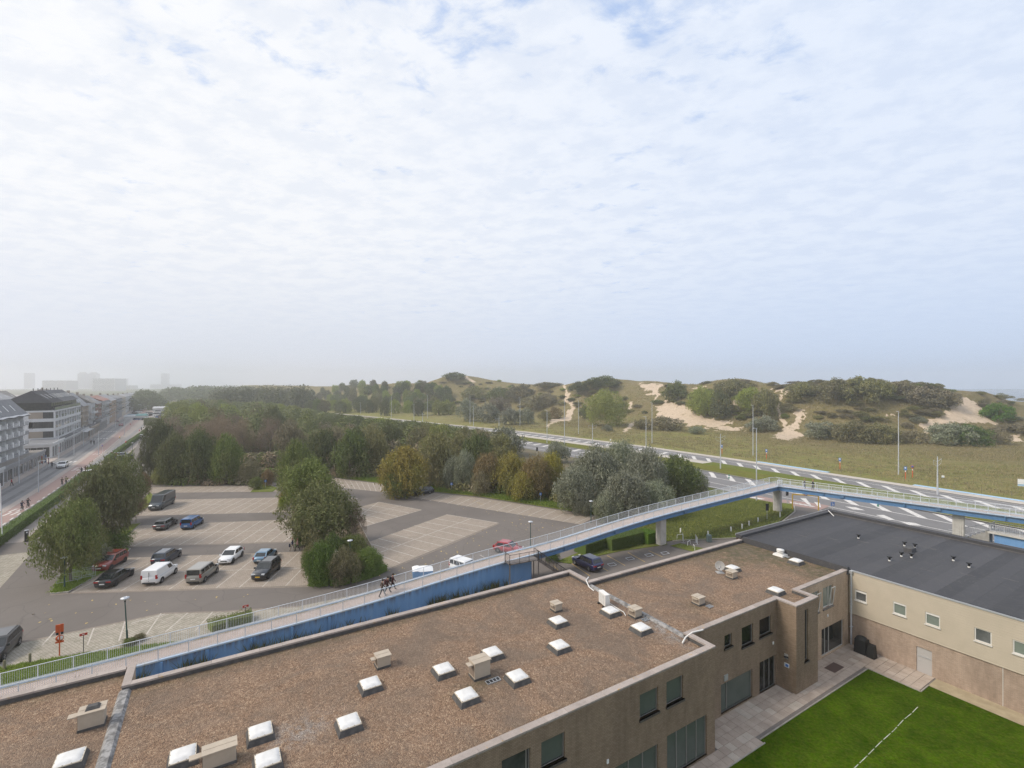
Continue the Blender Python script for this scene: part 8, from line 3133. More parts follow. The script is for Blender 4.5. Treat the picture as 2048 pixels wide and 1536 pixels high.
EDG = [('pelvis', 'belly'), ('belly', 'chest'), ('chest', 'neck'), ('neck', 'head'), ('head', 'crown'), ('chest', 'sh_l'), ('sh_l', 'el_l'), ('el_l', 'hand_l'), ('chest', 'sh_r'), ('sh_r', 'el_r'), ('el_r', 'hand_r'),
 ('pelvis', 'hip_l'), ('hip_l', 'kn_l'), ('kn_l', 'an_l'), ('an_l', 'toe_l'), ('pelvis', 'hip_r'), ('hip_r', 'kn_r'), ('kn_r', 'an_r'), ('an_r', 'toe_r')]


def walk_pose(s=0.3, lean=0.0, arm=0.25):
 J = {'pelvis': (0, 0, 0.94, 0.135), 'belly': (lean * 0.3, 0, 1.10, 0.13), 'chest': (lean * 0.7, 0, 1.32, 0.155), 'neck': (lean, 0, 1.48, 0.058), 'head': (lean + 0.02, 0, 1.585, 0.088), 'crown': (lean + 0.02, 0, 1.665, 0.075)}
 for q, sg in (('l', 1), ('r', -1)):
  f = s * sg
  J['sh_' + q] = (lean * 0.75, 0.18 * sg, 1.40, 0.062)
  J['el_' + q] = (lean * 0.6 - arm * sg * 0.4, 0.235 * sg, 1.14, 0.048)
  J['hand_' + q] = (lean * 0.6 - arm * sg * 0.9 + 0.08, 0.24 * sg, 0.92, 0.042)
  J['hip_' + q] = (0, 0.09 * sg, 0.88, 0.10)
  J['kn_' + q] = (f * 0.55 + 0.05, 0.10 * sg, 0.50, 0.066)
  J['an_' + q] = (f, 0.10 * sg, 0.085 + (0.05 if f < 0 else 0), 0.046)
  J['toe_' + q] = (f + 0.16, 0.105 * sg, 0.045, 0.04)
 return J


def ride_pose(p=0.0, z0=0.0):
 J = {'pelvis': (-0.22, 0, 0.98, 0.135), 'belly': (-0.14, 0, 1.12, 0.13), 'chest': (0.0, 0, 1.34, 0.15), 'neck': (0.06, 0, 1.50, 0.058), 'head': (0.10, 0, 1.60, 0.088), 'crown': (0.10, 0, 1.68, 0.075)}
 for q, sg in (('l', 1), ('r', -1)):
  J['sh_' + q] = (0.02, 0.18 * sg, 1.41, 0.06)
  J['el_' + q] = (0.22, 0.25 * sg, 1.20, 0.046)
  J['hand_' + q] = (0.46, 0.25 * sg, 1.06, 0.042)
  J['hip_' + q] = (-0.2, 0.09 * sg, 0.93, 0.10)
  J['kn_' + q] = (0.16, 0.11 * sg, 0.72 + 0.10 * sg, 0.066)
  J['an_' + q] = (0.02, 0.11 * sg, 0.30 + 0.13 * sg, 0.046)
  J['toe_' + q] = (0.18, 0.11 * sg, 0.26 + 0.13 * sg, 0.04)
 return J


C = {k_: cloth(k_ + '_cloth', v) for k_, v in {'black': (0.012, 0.012, 0.014), 'navy': (0.018, 0.024, 0.05), 'maroon': (0.075, 0.028, 0.026), 'brown': (0.075, 0.055, 0.045), 'pink': (0.36, 0.22, 0.20), 'grey': (0.12, 0.12, 0.13), 'red': (0.36, 0.03, 0.04), 'white': (0.6, 0.6, 0.6), 'jeans': (0.05, 0.075, 0.14), 'beige': (0.32, 0.26, 0.19), 'green': (0.10, 0.12, 0.08)}.items()}


def person(label, loc, head, cols, pose=None, group=None, hair='hair', scale=1.0):
 return skin_person('person', label, 'person', loc, head, pose or walk_pose(vr.uniform(0.18, 0.34)), EDG, (C[cols[0]], C[cols[1]]), group, hair, scale)


def bag(loc, head, col, label, back=-0.2, h=0.46, name='backpack'):
 Mx = Matrix.Translation(loc) @ Matrix.Rotation(head, 4, 'Z')
 mb = MB()
 mb.taper(back - 0.10, back + 0.08, -0.15, 0.15, 0, h, 0.03, C[col])
 o = mb.build(name)
 o.matrix_world = Mx
 tag(o, label, 'backpack' if name == 'backpack' else 'bag')
 return o


def on_ramp(px, py):                             # point on the ramp deck seen at a pixel
 best = None
 for a, b in zip(far, near):
  for t_ in (0.25, 0.4, 0.55, 0.7):
   p = a.lerp(b, t_)
   q = px_of(p.x, p.y, p.z)
   d = math.hypot(q[0] - px, q[1] - py)
   if best is None or d < best[0]:
    best = (d, p)
 return best[1]


hd = math.atan2((near[ks] - near[ks - 10]).y, (near[ks] - near[ks - 10]).x)
for px_, py_, cols, lab, bc in ((767, 1192, ('black', 'brown'), 'person in a brown top walking last of three up the ramp', None), (775, 1188, ('black', 'maroon'), 'person in a maroon top in the middle of three on the ramp', 'maroon'), (783, 1183, ('black', 'maroon'), 'person in front of the three walking up the ramp', 'black')):
 p = on_ramp(px_, py_)
 person(lab, tuple(p), hd, cols, walk_pose(0.32, 0.06), 'walkers on the ramp')
 if bc:
  bag(tuple(p + Vector((0, 0, 0.98))), hd, bc, 'backpack worn by ' + ('the middle walker on the ramp' if bc == 'maroon' else 'the leading walker on the ramp'))
x, y = g(585, 1101)
person('person in a dark top carrying a bag beside the dark bush', (x, y, 0), RD(190), ('beige', 'navy'), walk_pose(0.25), 'pair walking in the car park', 'hair_fair')
bag((x - 0.35, y - 0.1, 0.55), RD(190), 'navy', 'dark bag carried by the left one of the walking pair', 0.0, 0.4, 'shoulder_bag')
x, y = g(595, 1102)
person('person in a pink brown top and black trousers in the car park', (x, y, 0), RD(195), ('black', 'pink'), walk_pose(0.3), 'pair walking in the car park', 'hair_fair')
for t_, lab, cols in ((0.085, 'person with fair hair on the left of the pair on the footbridge', ('jeans', 'grey')), (0.112, 'person with fair hair on the right of the pair on the footbridge', ('navy', 'navy'))):
 p = B0 + (B1 - B0) * t_
 q = offs([p, B1], -0.9)[0]
 person(lab, (q.x, q.y, q.z), RD(150), cols, walk_pose(0.15), 'pair on the footbridge', 'hair_fair')


def bicycle(loc, head, label, fcol='trim'):
 t = thing('bicycle', label, 'bicycle', loc, head, 'bicycles on the cycle path')
 for xw in (-0.53, 0.53):
  mb = MB()
  for i in range(16):
   a, b = 2 * math.pi * i / 16, 2 * math.pi * (i + 1) / 16
   mb.tube((xw + 0.34 * math.cos(a), 0, 0.35 + 0.34 * math.sin(a)), (xw + 0.34 * math.cos(b), 0, 0.35 + 0.34 * math.sin(b)), 0.02, M['tyre'], 5, cap=False)
  w = mb.build('wheel', t)
  mb = MB()
  for i in range(8):
   a = math.pi * i / 8
   mb.tube((xw - 0.33 * math.cos(a), 0, 0.35 - 0.33 * math.sin(a)), (xw + 0.33 * math.cos(a), 0, 0.35 + 0.33 * math.sin(a)), 0.004, M['galv'], 3, cap=False)
  mb.build('spokes', w)
 mb = MB()
 for p, q in (((-0.53, 0, 0.35), (-0.05, 0, 0.3)), ((-0.05, 0, 0.3), (-0.2, 0, 0.82)), ((-0.53, 0, 0.35), (-0.18, 0, 0.76)), ((-0.05, 0, 0.3), (0.38, 0, 0.8)), ((-0.18, 0, 0.76), (0.38, 0, 0.82)), ((0.53, 0, 0.35), (0.36, 0, 1.0))):
  mb.tube(p, q, 0.018, M[fcol], 6)
 mb.build('frame', t)
 mb = MB()
 mb.tube((0.36, 0, 1.0), (0.44, 0, 1.06), 0.014, M['trim'], 5)
 mb.tube((0.44, -0.27, 1.05), (0.44, 0.27, 1.05), 0.014, M['trim'], 5)
 mb.build('handlebar', t)
 mb = MB()
 mb.taper(-0.33, -0.08, -0.08, 0.08, 0.83, 0.89, 0.03, M['trim'])
 mb.build('saddle', t)
 return t


SD = RD(121.5)
for i, (px_, b, away, cols, lab) in enumerate(((44, 1021, True, ('black', 'navy'), 'cyclist in dark clothes nearest the viewer, left of two'), (56, 1015, True, ('black', 'black'), 'cyclist in black, right of the two nearest the viewer'), (124, 971, True, ('grey', 'brown'), 'cyclist in brown riding beside another behind the tree top'),
         (132, 968, True, ('black', 'beige'), 'cyclist in pale top, partly hidden by the tree top'), (163, 948, False, ('navy', 'navy'), 'cyclist in navy farther up the cycle path'), (171, 945, False, ('red', 'maroon'), 'cyclist in maroon farther up the cycle path'))):
 x, y = g(px_, b)
 h_ = SD if away else SD + math.pi
 bicycle((x, y, 0.035), h_, 'bicycle under the ' + lab.split(',')[0].replace('nearest the viewer', 'near the viewer'))
 person(lab, (x, y, 0.035), h_, cols, ride_pose(), 'cyclists on the cycle path')
for px_, b, cols, h_, lab in ((23, 972, ('black', 'red'), 0.5, 'person in red before the white framed shop window'), (104, 936, ('black', 'navy'), 2.0, 'person in dark clothes by the red and blue shop banners'), (225, 912, ('navy', 'black'), 1.0, 'dark clothed person at the hedge end by the red posts'), (182, 889, ('black', 'black'), 2.0, 'person in black on the pavement under the canopy, left'), (188, 890, ('black', 'navy'), 2.2, 'person in dark clothes on the pavement under the canopy, right'),
       (237, 826, ('navy', 'grey'), 1.0, 'far pedestrian on the plaza, left'), (244, 824, ('black', 'white'), 2.0, 'far pedestrian in a pale top on the plaza'), (271, 834, ('black', 'navy'), 2.0, 'far pedestrian before the market stalls'), (279, 836, ('jeans', 'green'), 2.0, 'far pedestrian right of the market stalls'), (283, 861, ('black', 'black'), 2.0, 'person beside the far end of the hedge')):
 x, y = g(px_, b)
 person(lab, (x, y, 0.03), h_, cols, None, 'people along the street')
# red marker posts, round no-parking sign, far stalls
for px_, b, lab in ((224, 915, 'red marker post at the hedge end, left'), (230, 916, 'red marker post at the hedge end, middle'), (233, 917, 'red marker post at the hedge end, right'), (61, 907, 'red')):
 if lab == 'red':
  continue
 x, y = g(px_, b)
 mb = MB()
 mb.box(-0.13, 0.13, -0.13, 0.13, 0, 1.7, simple('red_brown_post', (0.28, 0.055, 0.05), 0.6) if 'red_brown_post' not in bpy.data.materials else bpy.data.materials['red_brown_post'])
 mb.box(-0.14, 0.14, -0.14, 0.14, 1.7, 1.78, M['white'])
 tag(mb.build('marker_post', None, loc=(x, y, 0.02)), lab, 'marker post', 'red marker posts')
for px_, b, c, c2, lab in ((205, 906, 'red', 'sign_blue', 'round red and blue no parking sign on the footway'), (252, 898, 'red', 'red', 'red round sign above the hedge on the right of the street'), (279, 872, 'red', 'red', 'small red sign at the far end of the hedge'), (261, 858, 'red', 'red', 'far red sign on the footway'), (240, 888, 'yellow', 'yellow', 'yellow sign on the footway')):
 x, y = g(px_, b)
 t = thing('round_sign', lab, 'road sign', (x, y, 0), RD(-30), 'round road signs along the street')
 mb = MB()
 mb.tube((0, 0, 0), (0, 0, 2.3), 0.04, M['galv'], 6)
 mb.build('post', t)
 mb = MB()
 mb.lathe([(0.0, 0), (0.42, 0), (0.42, 0.03), (0.0, 0.03)], M[c], (0, -0.08, 2.5), 14, 'y')
 mb.lathe([(0.0, 0), (0.32, 0), (0.32, 0.01), (0.0, 0.01)], M[c2], (0, -0.09, 2.5), 14, 'y')
 mb.build('disc', t)
for px_, b, w_, h_, col, lab in ((268, 836, 8, 2.6, (0.05, 0.16, 0.23), 'far market stall with a teal blue awning'), (284, 838, 6, 3.6, (0.08, 0.2, 0.2), 'small teal stall at the right of the market'), (262, 838, 7, 2.8, (0.45, 0.46, 0.46), 'grey stall left of the teal awning'), (287, 818, 17, 4.5, (0.50, 0.50, 0.49), 'distant white shed behind the market'), (296, 812, 14, 7.0, (0.30, 0.30, 0.31), 'distant grey roofed house behind the market'), (326, 822, 14, 4.0, (0.52, 0.52, 0.52), 'distant white camper row'), (330, 850, 12, 2.8, (0.40, 0.41, 0.42), 'grey flat shed behind the tall hedge')):
 x, y = g(px_, b)
 t = thing('market_stall' if 'stall' in lab else 'shed', lab, 'stall' if 'stall' in lab else 'shed', (x, y, 0), ANG)
 m_ = simple('stall_colour', col, 0.7)
 mb = MB()
 mb.box(-w_ / 2, w_ / 2, -2.0, 2.0, 0, h_ * 0.62, M['white'] if 'stall' in lab else m_)
 mb.build('wall', t)
 mb = MB()
 mb.add([(-w_ / 2 - 0.4, -2.6, h_ * 0.62), (w_ / 2 + 0.4, -2.6, h_ * 0.62), (w_ / 2 + 0.4, 2.6, h_ * 0.62), (-w_ / 2 - 0.4, 2.6, h_ * 0.62), (-w_ / 2 + 0.6, 0, h_), (w_ / 2 - 0.6, 0, h_)], [(0, 1, 5, 4), (1, 2, 5), (2, 3, 4, 5), (3, 0, 4)], m_)
 mb.build('roof', t)
# ------------------------------------------------------------------ buildings along the street
def street_root(name, label, cat, v0, u0):
 du = curve_u(v0 + 12) - curve_u(v0)
 return thing(name, label, cat, (*W(u0 + curve_u(v0), v0), 0), ANG + math.atan2(-du, 12.0))


_wm = {}


def win_meshes(w_, h_, pane, frame, mull):
 key = (round(w_, 2), round(h_, 2), pane, frame, mull)
 if key not in _wm:
  a, b = MB(), MB()
  f = 0.09
  a.box(-0.06, 0.04, -w_ / 2, -w_ / 2 + f, 0, h_, M[frame])
  a.box(-0.06, 0.04, w_ / 2 - f, w_ / 2, 0, h_, M[frame])
  a.box(-0.06, 0.04, -w_ / 2 + f, w_ / 2 - f, 0, f, M[frame])
  a.box(-0.06, 0.04, -w_ / 2 + f, w_ / 2 - f, h_ - f, h_, M[frame])
  for i in range(mull):
   q = -w_ / 2 + w_ * (i + 1) / (mull + 1)
   a.box(-0.05, 0.035, q - f / 2, q + f / 2, f, h_ - f, M[frame])
  b.box(-0.03, 0.0, -w_ / 2 + f, w_ / 2 - f, f, h_ - f, M[pane])
  _wm[key] = (a.mesh('window'), b.mesh('pane'))
 return _wm[key]


def put_window(root, y, z, w_, h_, pane='pane_dark', frame='frame_alu', mull=1, x=-0.18, face=0):
 a, b = win_meshes(w_, h_, pane, frame, mull)
 o = put('window', a, root, loc=(x, y, z) if face == 0 else (y, -x, z), rotz=0 if face == 0 else RD(-90))
 put('pane', b, o)
 return o


WALL = {k_: simple(k_ + '_facade', c1, 0.8, col2=c2, scale=0.5) for k_, c1, c2 in (('white', (0.60, 0.60, 0.60), (0.54, 0.54, 0.54)), ('grey', (0.30, 0.30, 0.31), (0.25, 0.25, 0.26)), ('cream', (0.50, 0.45, 0.36), (0.44, 0.39, 0.31)), ('tan', (0.34, 0.28, 0.22), (0.29, 0.24, 0.19)),
  ('ochre', (0.38, 0.27, 0.19), (0.33, 0.24, 0.17)), ('redbrick', (0.29, 0.17, 0.13), (0.25, 0.15, 0.12)), ('pale', (0.46, 0.46, 0.46), (0.40, 0.40, 0.40)))}
ROOF = {k_: simple(k_ + '_roofing', c1, 0.7, col2=c2, scale=0.8) for k_, c1, c2 in (('dark', (0.060, 0.060, 0.064), (0.08, 0.08, 0.085)), ('slate', (0.15, 0.15, 0.158), (0.20, 0.20, 0.205)), ('grey', (0.24, 0.24, 0.25), (0.28, 0.28, 0.285)), ('red', (0.32, 0.14, 0.095), (0.26, 0.12, 0.085)), ('brown', (0.21, 0.185, 0.16), (0.16, 0.145, 0.125)))}


def gable(mb, x0, x1, y0, y1, ze, zr, m, xr=None):
 xr = (x0 + x1) / 2 if xr is None else xr
 mb.add([(x1, y0, ze), (x1, y1, ze), (xr, y1, zr), (xr, y0, zr), (x0, y0, ze), (x0, y1, ze)], [(0, 1, 2, 3), (3, 2, 5, 4), (0, 3, 4), (1, 5, 2), (0, 4, 5, 1)], m)


def block(label, v0, v1, u0, H, zr, wall, roof, floors, bays, balc=0.0, depth=11.0, z0=3.6, frame='frame_white', attic=True, wide=1.5):
 t = street_root('apartment_block', label, 'apartment building', v0, u0)
 Ln = v1 - v0
 fh = (H - z0) / floors
 bw = Ln / bays
 holes = []
 for f in range(floors):
  for b in range(bays):
   y = (b + 0.5) * bw
   ww = min(wide, bw * 0.7)
   holes.append((y - ww / 2, y + ww / 2, z0 + f * fh + 0.75, z0 + (f + 1) * fh - 0.35))
 mb = MB()
 wall_holes(mb, 'v', 0.0, 0, Ln, 0, H, holes, 0.25, 1, WALL[wall])
 mb.add([(-depth, 0, 0), (0, 0, 0), (0, 0, H), (-depth, 0, H)], [(0, 1, 2, 3)], WALL[wall])
 mb.add([(-depth, Ln, 0), (0, Ln, 0), (0, Ln, H), (-depth, Ln, H)], [(0, 1, 2, 3)], WALL[wall])
 mb.add([(-depth, 0, 0), (-depth, Ln, 0), (-depth, Ln, H), (-depth, 0, H)], [(0, 1, 2, 3)], WALL[wall])
 mb.build('wall', t)
 for h in holes:
  put_window(t, (h[0] + h[1]) / 2, h[2], h[1] - h[0], h[3] - h[2], frame=frame)
 for f in range(floors):
  for b in range(bays):
   if balc and (b * 7 + f * 3) % 10 < balc * 10:
    y = (b + 0.5) * bw
    z = z0 + f * fh + 0.05
    mb = MB()
    mb.box(0.01, 1.1, y - bw * 0.42, y + bw * 0.42, z, z + 0.16, WALL['pale'])
    bl = mb.build('balcony', t)
    mb = MB()
    mb.box(1.03, 1.09, y - bw * 0.41, y + bw * 0.41, z + 0.16, z + 1.05, M['pane_grey'] if f % 2 else WALL[wall])
    mb.build('parapet', bl)
 mb = MB()
 gable(mb, -depth - 0.3, 0.35, -0.1, Ln + 0.1, H + 0.003, zr, ROOF[roof])
 rf = mb.build('roof', t)
 if attic:
  for b in range(max(1, bays // 2)):
   y = (b * 2 + 1.0) * bw
   mb = MB()
   s = (zr - H) / (depth / 2 + 0.3)
   xa, xb = -1.6, -2.9
   za, zb_ = H + (0.35 - xa) * s + 0.03, H + (0.35 - xb) * s + 0.03
   mb.poly([(xa, y - 0.5, za), (xa, y + 0.5, za), (xb, y + 0.5, zb_), (xb, y - 0.5, zb_)], M['zinc'])
   mb.build('roof_window', rf)
 mb = MB()
 mb.box(-depth * 0.5 - 0.5, -depth * 0.5 + 0.4, Ln * 0.3, Ln * 0.3 + 1.2, zr - 0.6, zr + 1.1, WALL['tan'])
 mb.build('chimney', rf)
 return t


# grey balconied block at the left border
t = street_root('apartment_block', 'grey apartment block with rows of white partitioned balconies at the left border', 'apartment building', 132, -44.0)
Ln, H, z0, nf, nbay = 54.0, 14.2, 3.8, 4, 12
mb = MB()
mb.box(-11, -1.4, 0, Ln, 0, H, WALL['grey'])
mb.build('wall', t)
bw, fh = Ln / nbay, (H - z0) / nf
for f in range(nf):
 for b in range(nbay):
  z, y0 = z0 + f * fh, b * bw
  put_window(t, y0 + bw * 0.5, z + 0.35, bw * 0.62, fh - 0.8, 'pane_dark', 'frame_white', 2, x=-1.36)
  mb = MB()
  mb.box(-1.4, 0.0, y0 + 0.02, y0 + bw - 0.02, z, z + 0.18, WALL['grey'])
  bl = mb.build('balcony', t)
  mb = MB()
  mb.box(-0.08, 0.0, y0 + bw * 0.34, y0 + bw - 0.1, z + 0.18, z + 1.05, WALL['grey'] if (b + f) % 2 else WALL['pale'])
  mb.build('parapet', bl)
  mb = MB()
  mb.box(-1.39, -0.09, y0 + 0.01, y0 + 0.12, z + 0.18, z + fh, M['white'])
  mb.build('partition', bl)
  mb = MB()
  mb.box(-0.4, -0.02, y0 + bw * 0.10, y0 + bw * 0.30, z + 0.2, z + 1.5, M['white'])
  mb.build('screen', bl)
mb = MB()
mb.add([(0.3, -0.2, H), (0.3, Ln + 0.1, H), (-3.2, Ln - 2.2, 18.9), (-3.2, -0.2, 18.9), (-9, -0.2, 18.9), (-9, Ln - 2.2, 18.9), (-11.2, Ln + 0.1, H), (-11.2, -0.2, H)], [(0, 1, 2, 3), (3, 2, 5, 4), (1, 6, 5, 2), (4, 5, 6, 7), (0, 3, 4, 7), (0, 7, 6, 1)], ROOF['slate'])
rf = mb.build('roof', t)
for i in range(9):
 y = 6 + i * 5.0
 mb = MB()
 mb.add([(-0.9, y, H + 1.72), (-0.9, y + 0.6, H + 1.72), (-2.0, y + 0.6, H + 3.22), (-2.0, y, H + 3.22)], [(0, 1, 2, 3)], M['white'])
 mb.build('roof_window', rf)
mb = MB()
for i in range(27):
 y = i * 2.0
 mb.add([(0.55, y, H + 0.15 + 0.28 * abs(math.sin(i * 0.8))), (0.55, y + 2.0, H + 0.15 + 0.28 * abs(math.sin((i + 1) * 0.8))), (-0.3, y + 2.0, H + 0.6), (-0.3, y, H + 0.6)], [(0, 1, 2, 3)], WALL['white'])
mb.build('wavy_eave', t)

# white block with ribbon windows and dark roof
t = street_root('apartment_block', 'white modern apartment block with dark ribbon windows and dark pitched roof', 'apartment building', 222, -43.4)
Ln, H = 50.0, 14.0
rows = [1.0, 4.25, 7.5, 10.75]
holes, nb_ = [], 10
bw = Ln / nb_
for r in rows:
 for b in range(nb_):
  holes.append((b * bw + 0.5, (b + 1) * bw - (0.5 if b % 2 else 0.35), r + 0.5, r + 2.75))
mb = MB()
wall_holes(mb, 'v', 0.0, 0, Ln, 0, H, holes, 1.1, 1, WALL['white'])
HE = [(-6.6, -0.45, r + 0.55, r + 2.7) for r in rows]
wall_holes(mb, 'u', 0.0, -13, 0, 0, H, HE, 0.2, -1, WALL['white'])
mb.add([(-13, 0, 0), (-13, Ln, 0), (-13, Ln, H), (-13, 0, H)], [(0, 1, 2, 3)], WALL['white'])
mb.add([(0, Ln, 0), (-13, Ln, 0), (-13, Ln, H), (0, Ln, H)], [(0, 1, 2, 3)], WALL['white'])
mb.add([(0, 0, H), (0, Ln, H), (-13, Ln, H), (-13, 0, H)], [(0, 1, 2, 3)], M['concrete_grey'])
mb.build('wall', t)
for i, h in enumerate(holes):
 b = i % nb_
 put_window(t, (h[0] + h[1]) / 2, h[2], h[1] - h[0], h[3] - h[2], 'pane_dark' if b % 3 else 'pane_grey', 'louvre' if (i * 5) % 3 == 0 else 'frame_alu', 2, x=-1.05)
 if i % 3 != 1:
  mb = MB()
  mb.box(-0.06, -0.02, h[0] + 0.02, h[1] - 0.02, h[2], h[2] + 1.0, M['pane_green'])
  mb.build('glass_balustrade', t)
for k_, r in enumerate(rows):
 a0, a1 = ((-6.6, -0.45), (-5.6, -0.45), (-6.6, -0.45), (-5.4, -0.45))[3 - k_]
 sp_ = -3.1 if k_ in (1, 3) else None
 if sp_ is not None:
  mb = MB()
  mb.box(a0, sp_, 0.05, 0.12, r + 0.55, r + 2.7, WALL['tan'])
  mb.build('facade_panel', t)
  put_window(t, (sp_ + a1) / 2, r + 0.55, a1 - sp_, 2.15, 'pane_dark', 'trim', 1, x=-0.12, face=1)
 else:
  put_window(t, (a0 + a1) / 2, r + 0.55, a1 - a0, 2.15, 'pane_dark', 'trim', 3, x=-0.12, face=1)
mb = MB()
mb.box(-12.5, -1.3, 1.2, Ln * 0.98, H + 0.01, 16.6, M['pane_dark'])
mb.build('penthouse', t)
for i in range(13):
 mb = MB()
 mb.box(-1.28, -1.2, 1.5 + i * 3.7, 1.6 + i * 3.7, H + 0.01, 16.6, M['trim'])
 mb.build('penthouse_frame', t)
mb = MB()
mb.box(-0.12, -0.08, 0.1, Ln - 0.1, H + 0.05, H + 1.1, M['pane_green'])
mb.build('glass_balustrade', t)
for y0, y1, rm in ((0.3, 18.0, 'dark'), (18.0, Ln, 'slate')):
 mb = MB()
 gable(mb, -13.4, -0.6, y0, y1, 16.62, 20.7 + (0.004 if rm == 'dark' else 0), ROOF[rm], -6.0)
 rf = mb.build('roof', t)
 mb = MB()
 for i in range(int((y1 - y0) / 1.2)):
  y = y0 + 0.5 + i * 1.2
  mb.bar((-0.62, y, 16.68), (-5.9, y, 20.72), 0.06, 0.07, ROOF[rm])
 mb.build('roof_seam', rf)
 for i in range(3 if rm == 'dark' else 14):
  y = y0 + 2.2 + i * (6.0 if rm == 'dark' else 2.1)
  w_ = 1.1 if rm == 'dark' else 0.75
  mb = MB()
  mb.add([(-2.3, y, 18.05), (-2.3, y + w_, 18.05), (-4.2, y + w_, 19.48), (-4.2, y, 19.48)], [(0, 1, 2, 3)], M['frame_white'] if (rm != 'dark' and i < 5) or i > 10 else M['pane_grey'])
  mb.build('roof_window', rf)
for i in range(7):
 mb = MB()
 mb.tube((-6, 3 + i * 6.5, 20.5), (-6, 3 + i * 6.5, 21.5), 0.12, M['trim'], 6)
 mb.build('flue', t)

BL = [('cream fronted narrow block next to the white apartment block', 273, 283, -45.0, 13.0, 17.0, 'cream', 'grey', 4, 4, 0.2),
 ('tan block with grey pitched roof beyond the cream one', 283, 300, -44.0, 13.0, 19.0, 'tan', 'grey', 4, 6, 0.3),
 ('white rendered block with balconies beyond the tan one', 300, 314, -43.0, 14.0, 18.0, 'white', 'brown', 4, 5, 0.8),
 ('red brick fronted block behind the low shops', 314, 334, -42.6, 13.0, 17.0, 'redbrick', 'slate', 4, 7, 0.4),
 ('pale grey block with many balconies in the haze', 334, 366, -42.3, 14.0, 16.5, 'pale', 'red', 5, 10, 0.9),
 ('hazy ochre block halfway up the street', 366, 400, -42.0, 13.0, 16.5, 'ochre', 'grey', 4, 11, 0.4),
 ('hazy grey block near the plaza', 400, 440, -41.8, 13.5, 15.5, 'grey', 'slate', 5, 12, 0.7),
 ('hazy cream block at the plaza', 440, 480, -41.5, 13.0, 15.0, 'cream', 'brown', 5, 12, 0.3),
 ('hazy white block beyond the plaza', 480, 530, -41.5, 13.0, 14.5, 'white', 'grey', 5, 14, 0.6),
 ('faint pale block far up the street', 530, 600, -41.5, 12.5, 14.0, 'pale', 'slate', 5, 16, 0.0),
 ('faint ochre block far up the street', 600, 680, -41.5, 12.0, 13.5, 'ochre', 'grey', 5, 16, 0.0),
 ('faintest grey block at the end of the street', 680, 780, -41.5, 11.0, 12.5, 'grey', 'slate', 4, 16, 0.0)]
for a in BL:
 block(a[0], a[1], a[2] - 0.15, a[3], a[4], a[5], a[6], a[7], a[8], a[9], a[10])
for i in range(6):                                # roofs of the blocks behind the street front
 v0 = 250 + i * 34
 block(f"roof of a rear block showing over the street front, {('above the white block', 'above the cream block', 'above the white rendered block', 'above the pale grey block', 'above the ochre block', 'left of the plaza', 'beyond the plaza', 'far up in the haze', 'farthest in the haze')[i]}",
  v0, v0 + 28, -66 - (i % 3) * 5, 15.0 + (i % 2), 18.6 + (i % 3) * 0.5, ('tan', 'white', 'redbrick')[i % 3], ('slate', 'grey', 'brown')[i % 3], 4, 6, 0.0)


def shop(label, v0, v1, u0, H, depth, wall, roofm, bays, canopy=False, fascia=None, group='low shops along the street'):
 t = street_root('shop', label, 'shop', v0, u0)
 t['group'] = group
 Ln = v1 - v0
 bw = Ln / bays
 holes = [(b * bw + 0.35, (b + 1) * bw - 0.35, 0.15, H - 0.95) for b in range(bays)]
 mb = MB()
 wall_holes(mb, 'v', 0.0, 0, Ln, 0, H, holes, 0.2, 1, WALL[wall])
 HE = [(-depth * 0.8, -0.6, 0.3, H - 0.95)]
 wall_holes(mb, 'u', 0.0, -depth, 0, 0, H, HE, 0.2, -1, WALL[wall])
 mb.add([(0, Ln, 0), (-depth, Ln, 0), (-depth, Ln, H), (0, Ln, H)], [(0, 1, 2, 3)], WALL[wall])
 mb.build('wall', t)
 for i, h in enumerate(holes):
  put_window(t, (h[0] + h[1]) / 2, h[2], h[1] - h[0], h[3] - h[2], 'pane_dark' if i % 2 else 'pane_grey', 'frame_alu', 1, x=-0.12)
 put_window(t, -depth * 0.4 - 0.3, 0.3, depth * 0.8 - 0.6, H - 1.25, 'pane_dark', 'frame_alu', 3, x=-0.12, face=1)
 mb = MB()
 mb.box(-depth - 0.1, 0.12, -0.12, Ln + 0.1, H + 0.002, H + 0.10, ROOF[roofm])
 mb.build('roof', t)
 mb = MB()
 for p in ((0.02, 0.22, -0.2, Ln + 0.1, H - 0.35, H + 0.25), (-depth, 0.2, -0.24, -0.02, H - 0.35, H + 0.25)):
  mb.box(*p, fascia or WALL[wall])
 mb.build('fascia', t)
 if canopy:
  mb = MB()
  mb.box(0.25, 2.0, 0.2, Ln - 0.2, H - 0.55, H - 0.42, WALL['pale'])
  mb.build('canopy', t)
  for y in (0.4, Ln / 2, Ln - 0.4):
   mb = MB()
   mb.tube((1.9, y, 0), (1.9, y, H - 0.55), 0.06, M['galv'], 6)
   mb.build('canopy_post', t)
 return t


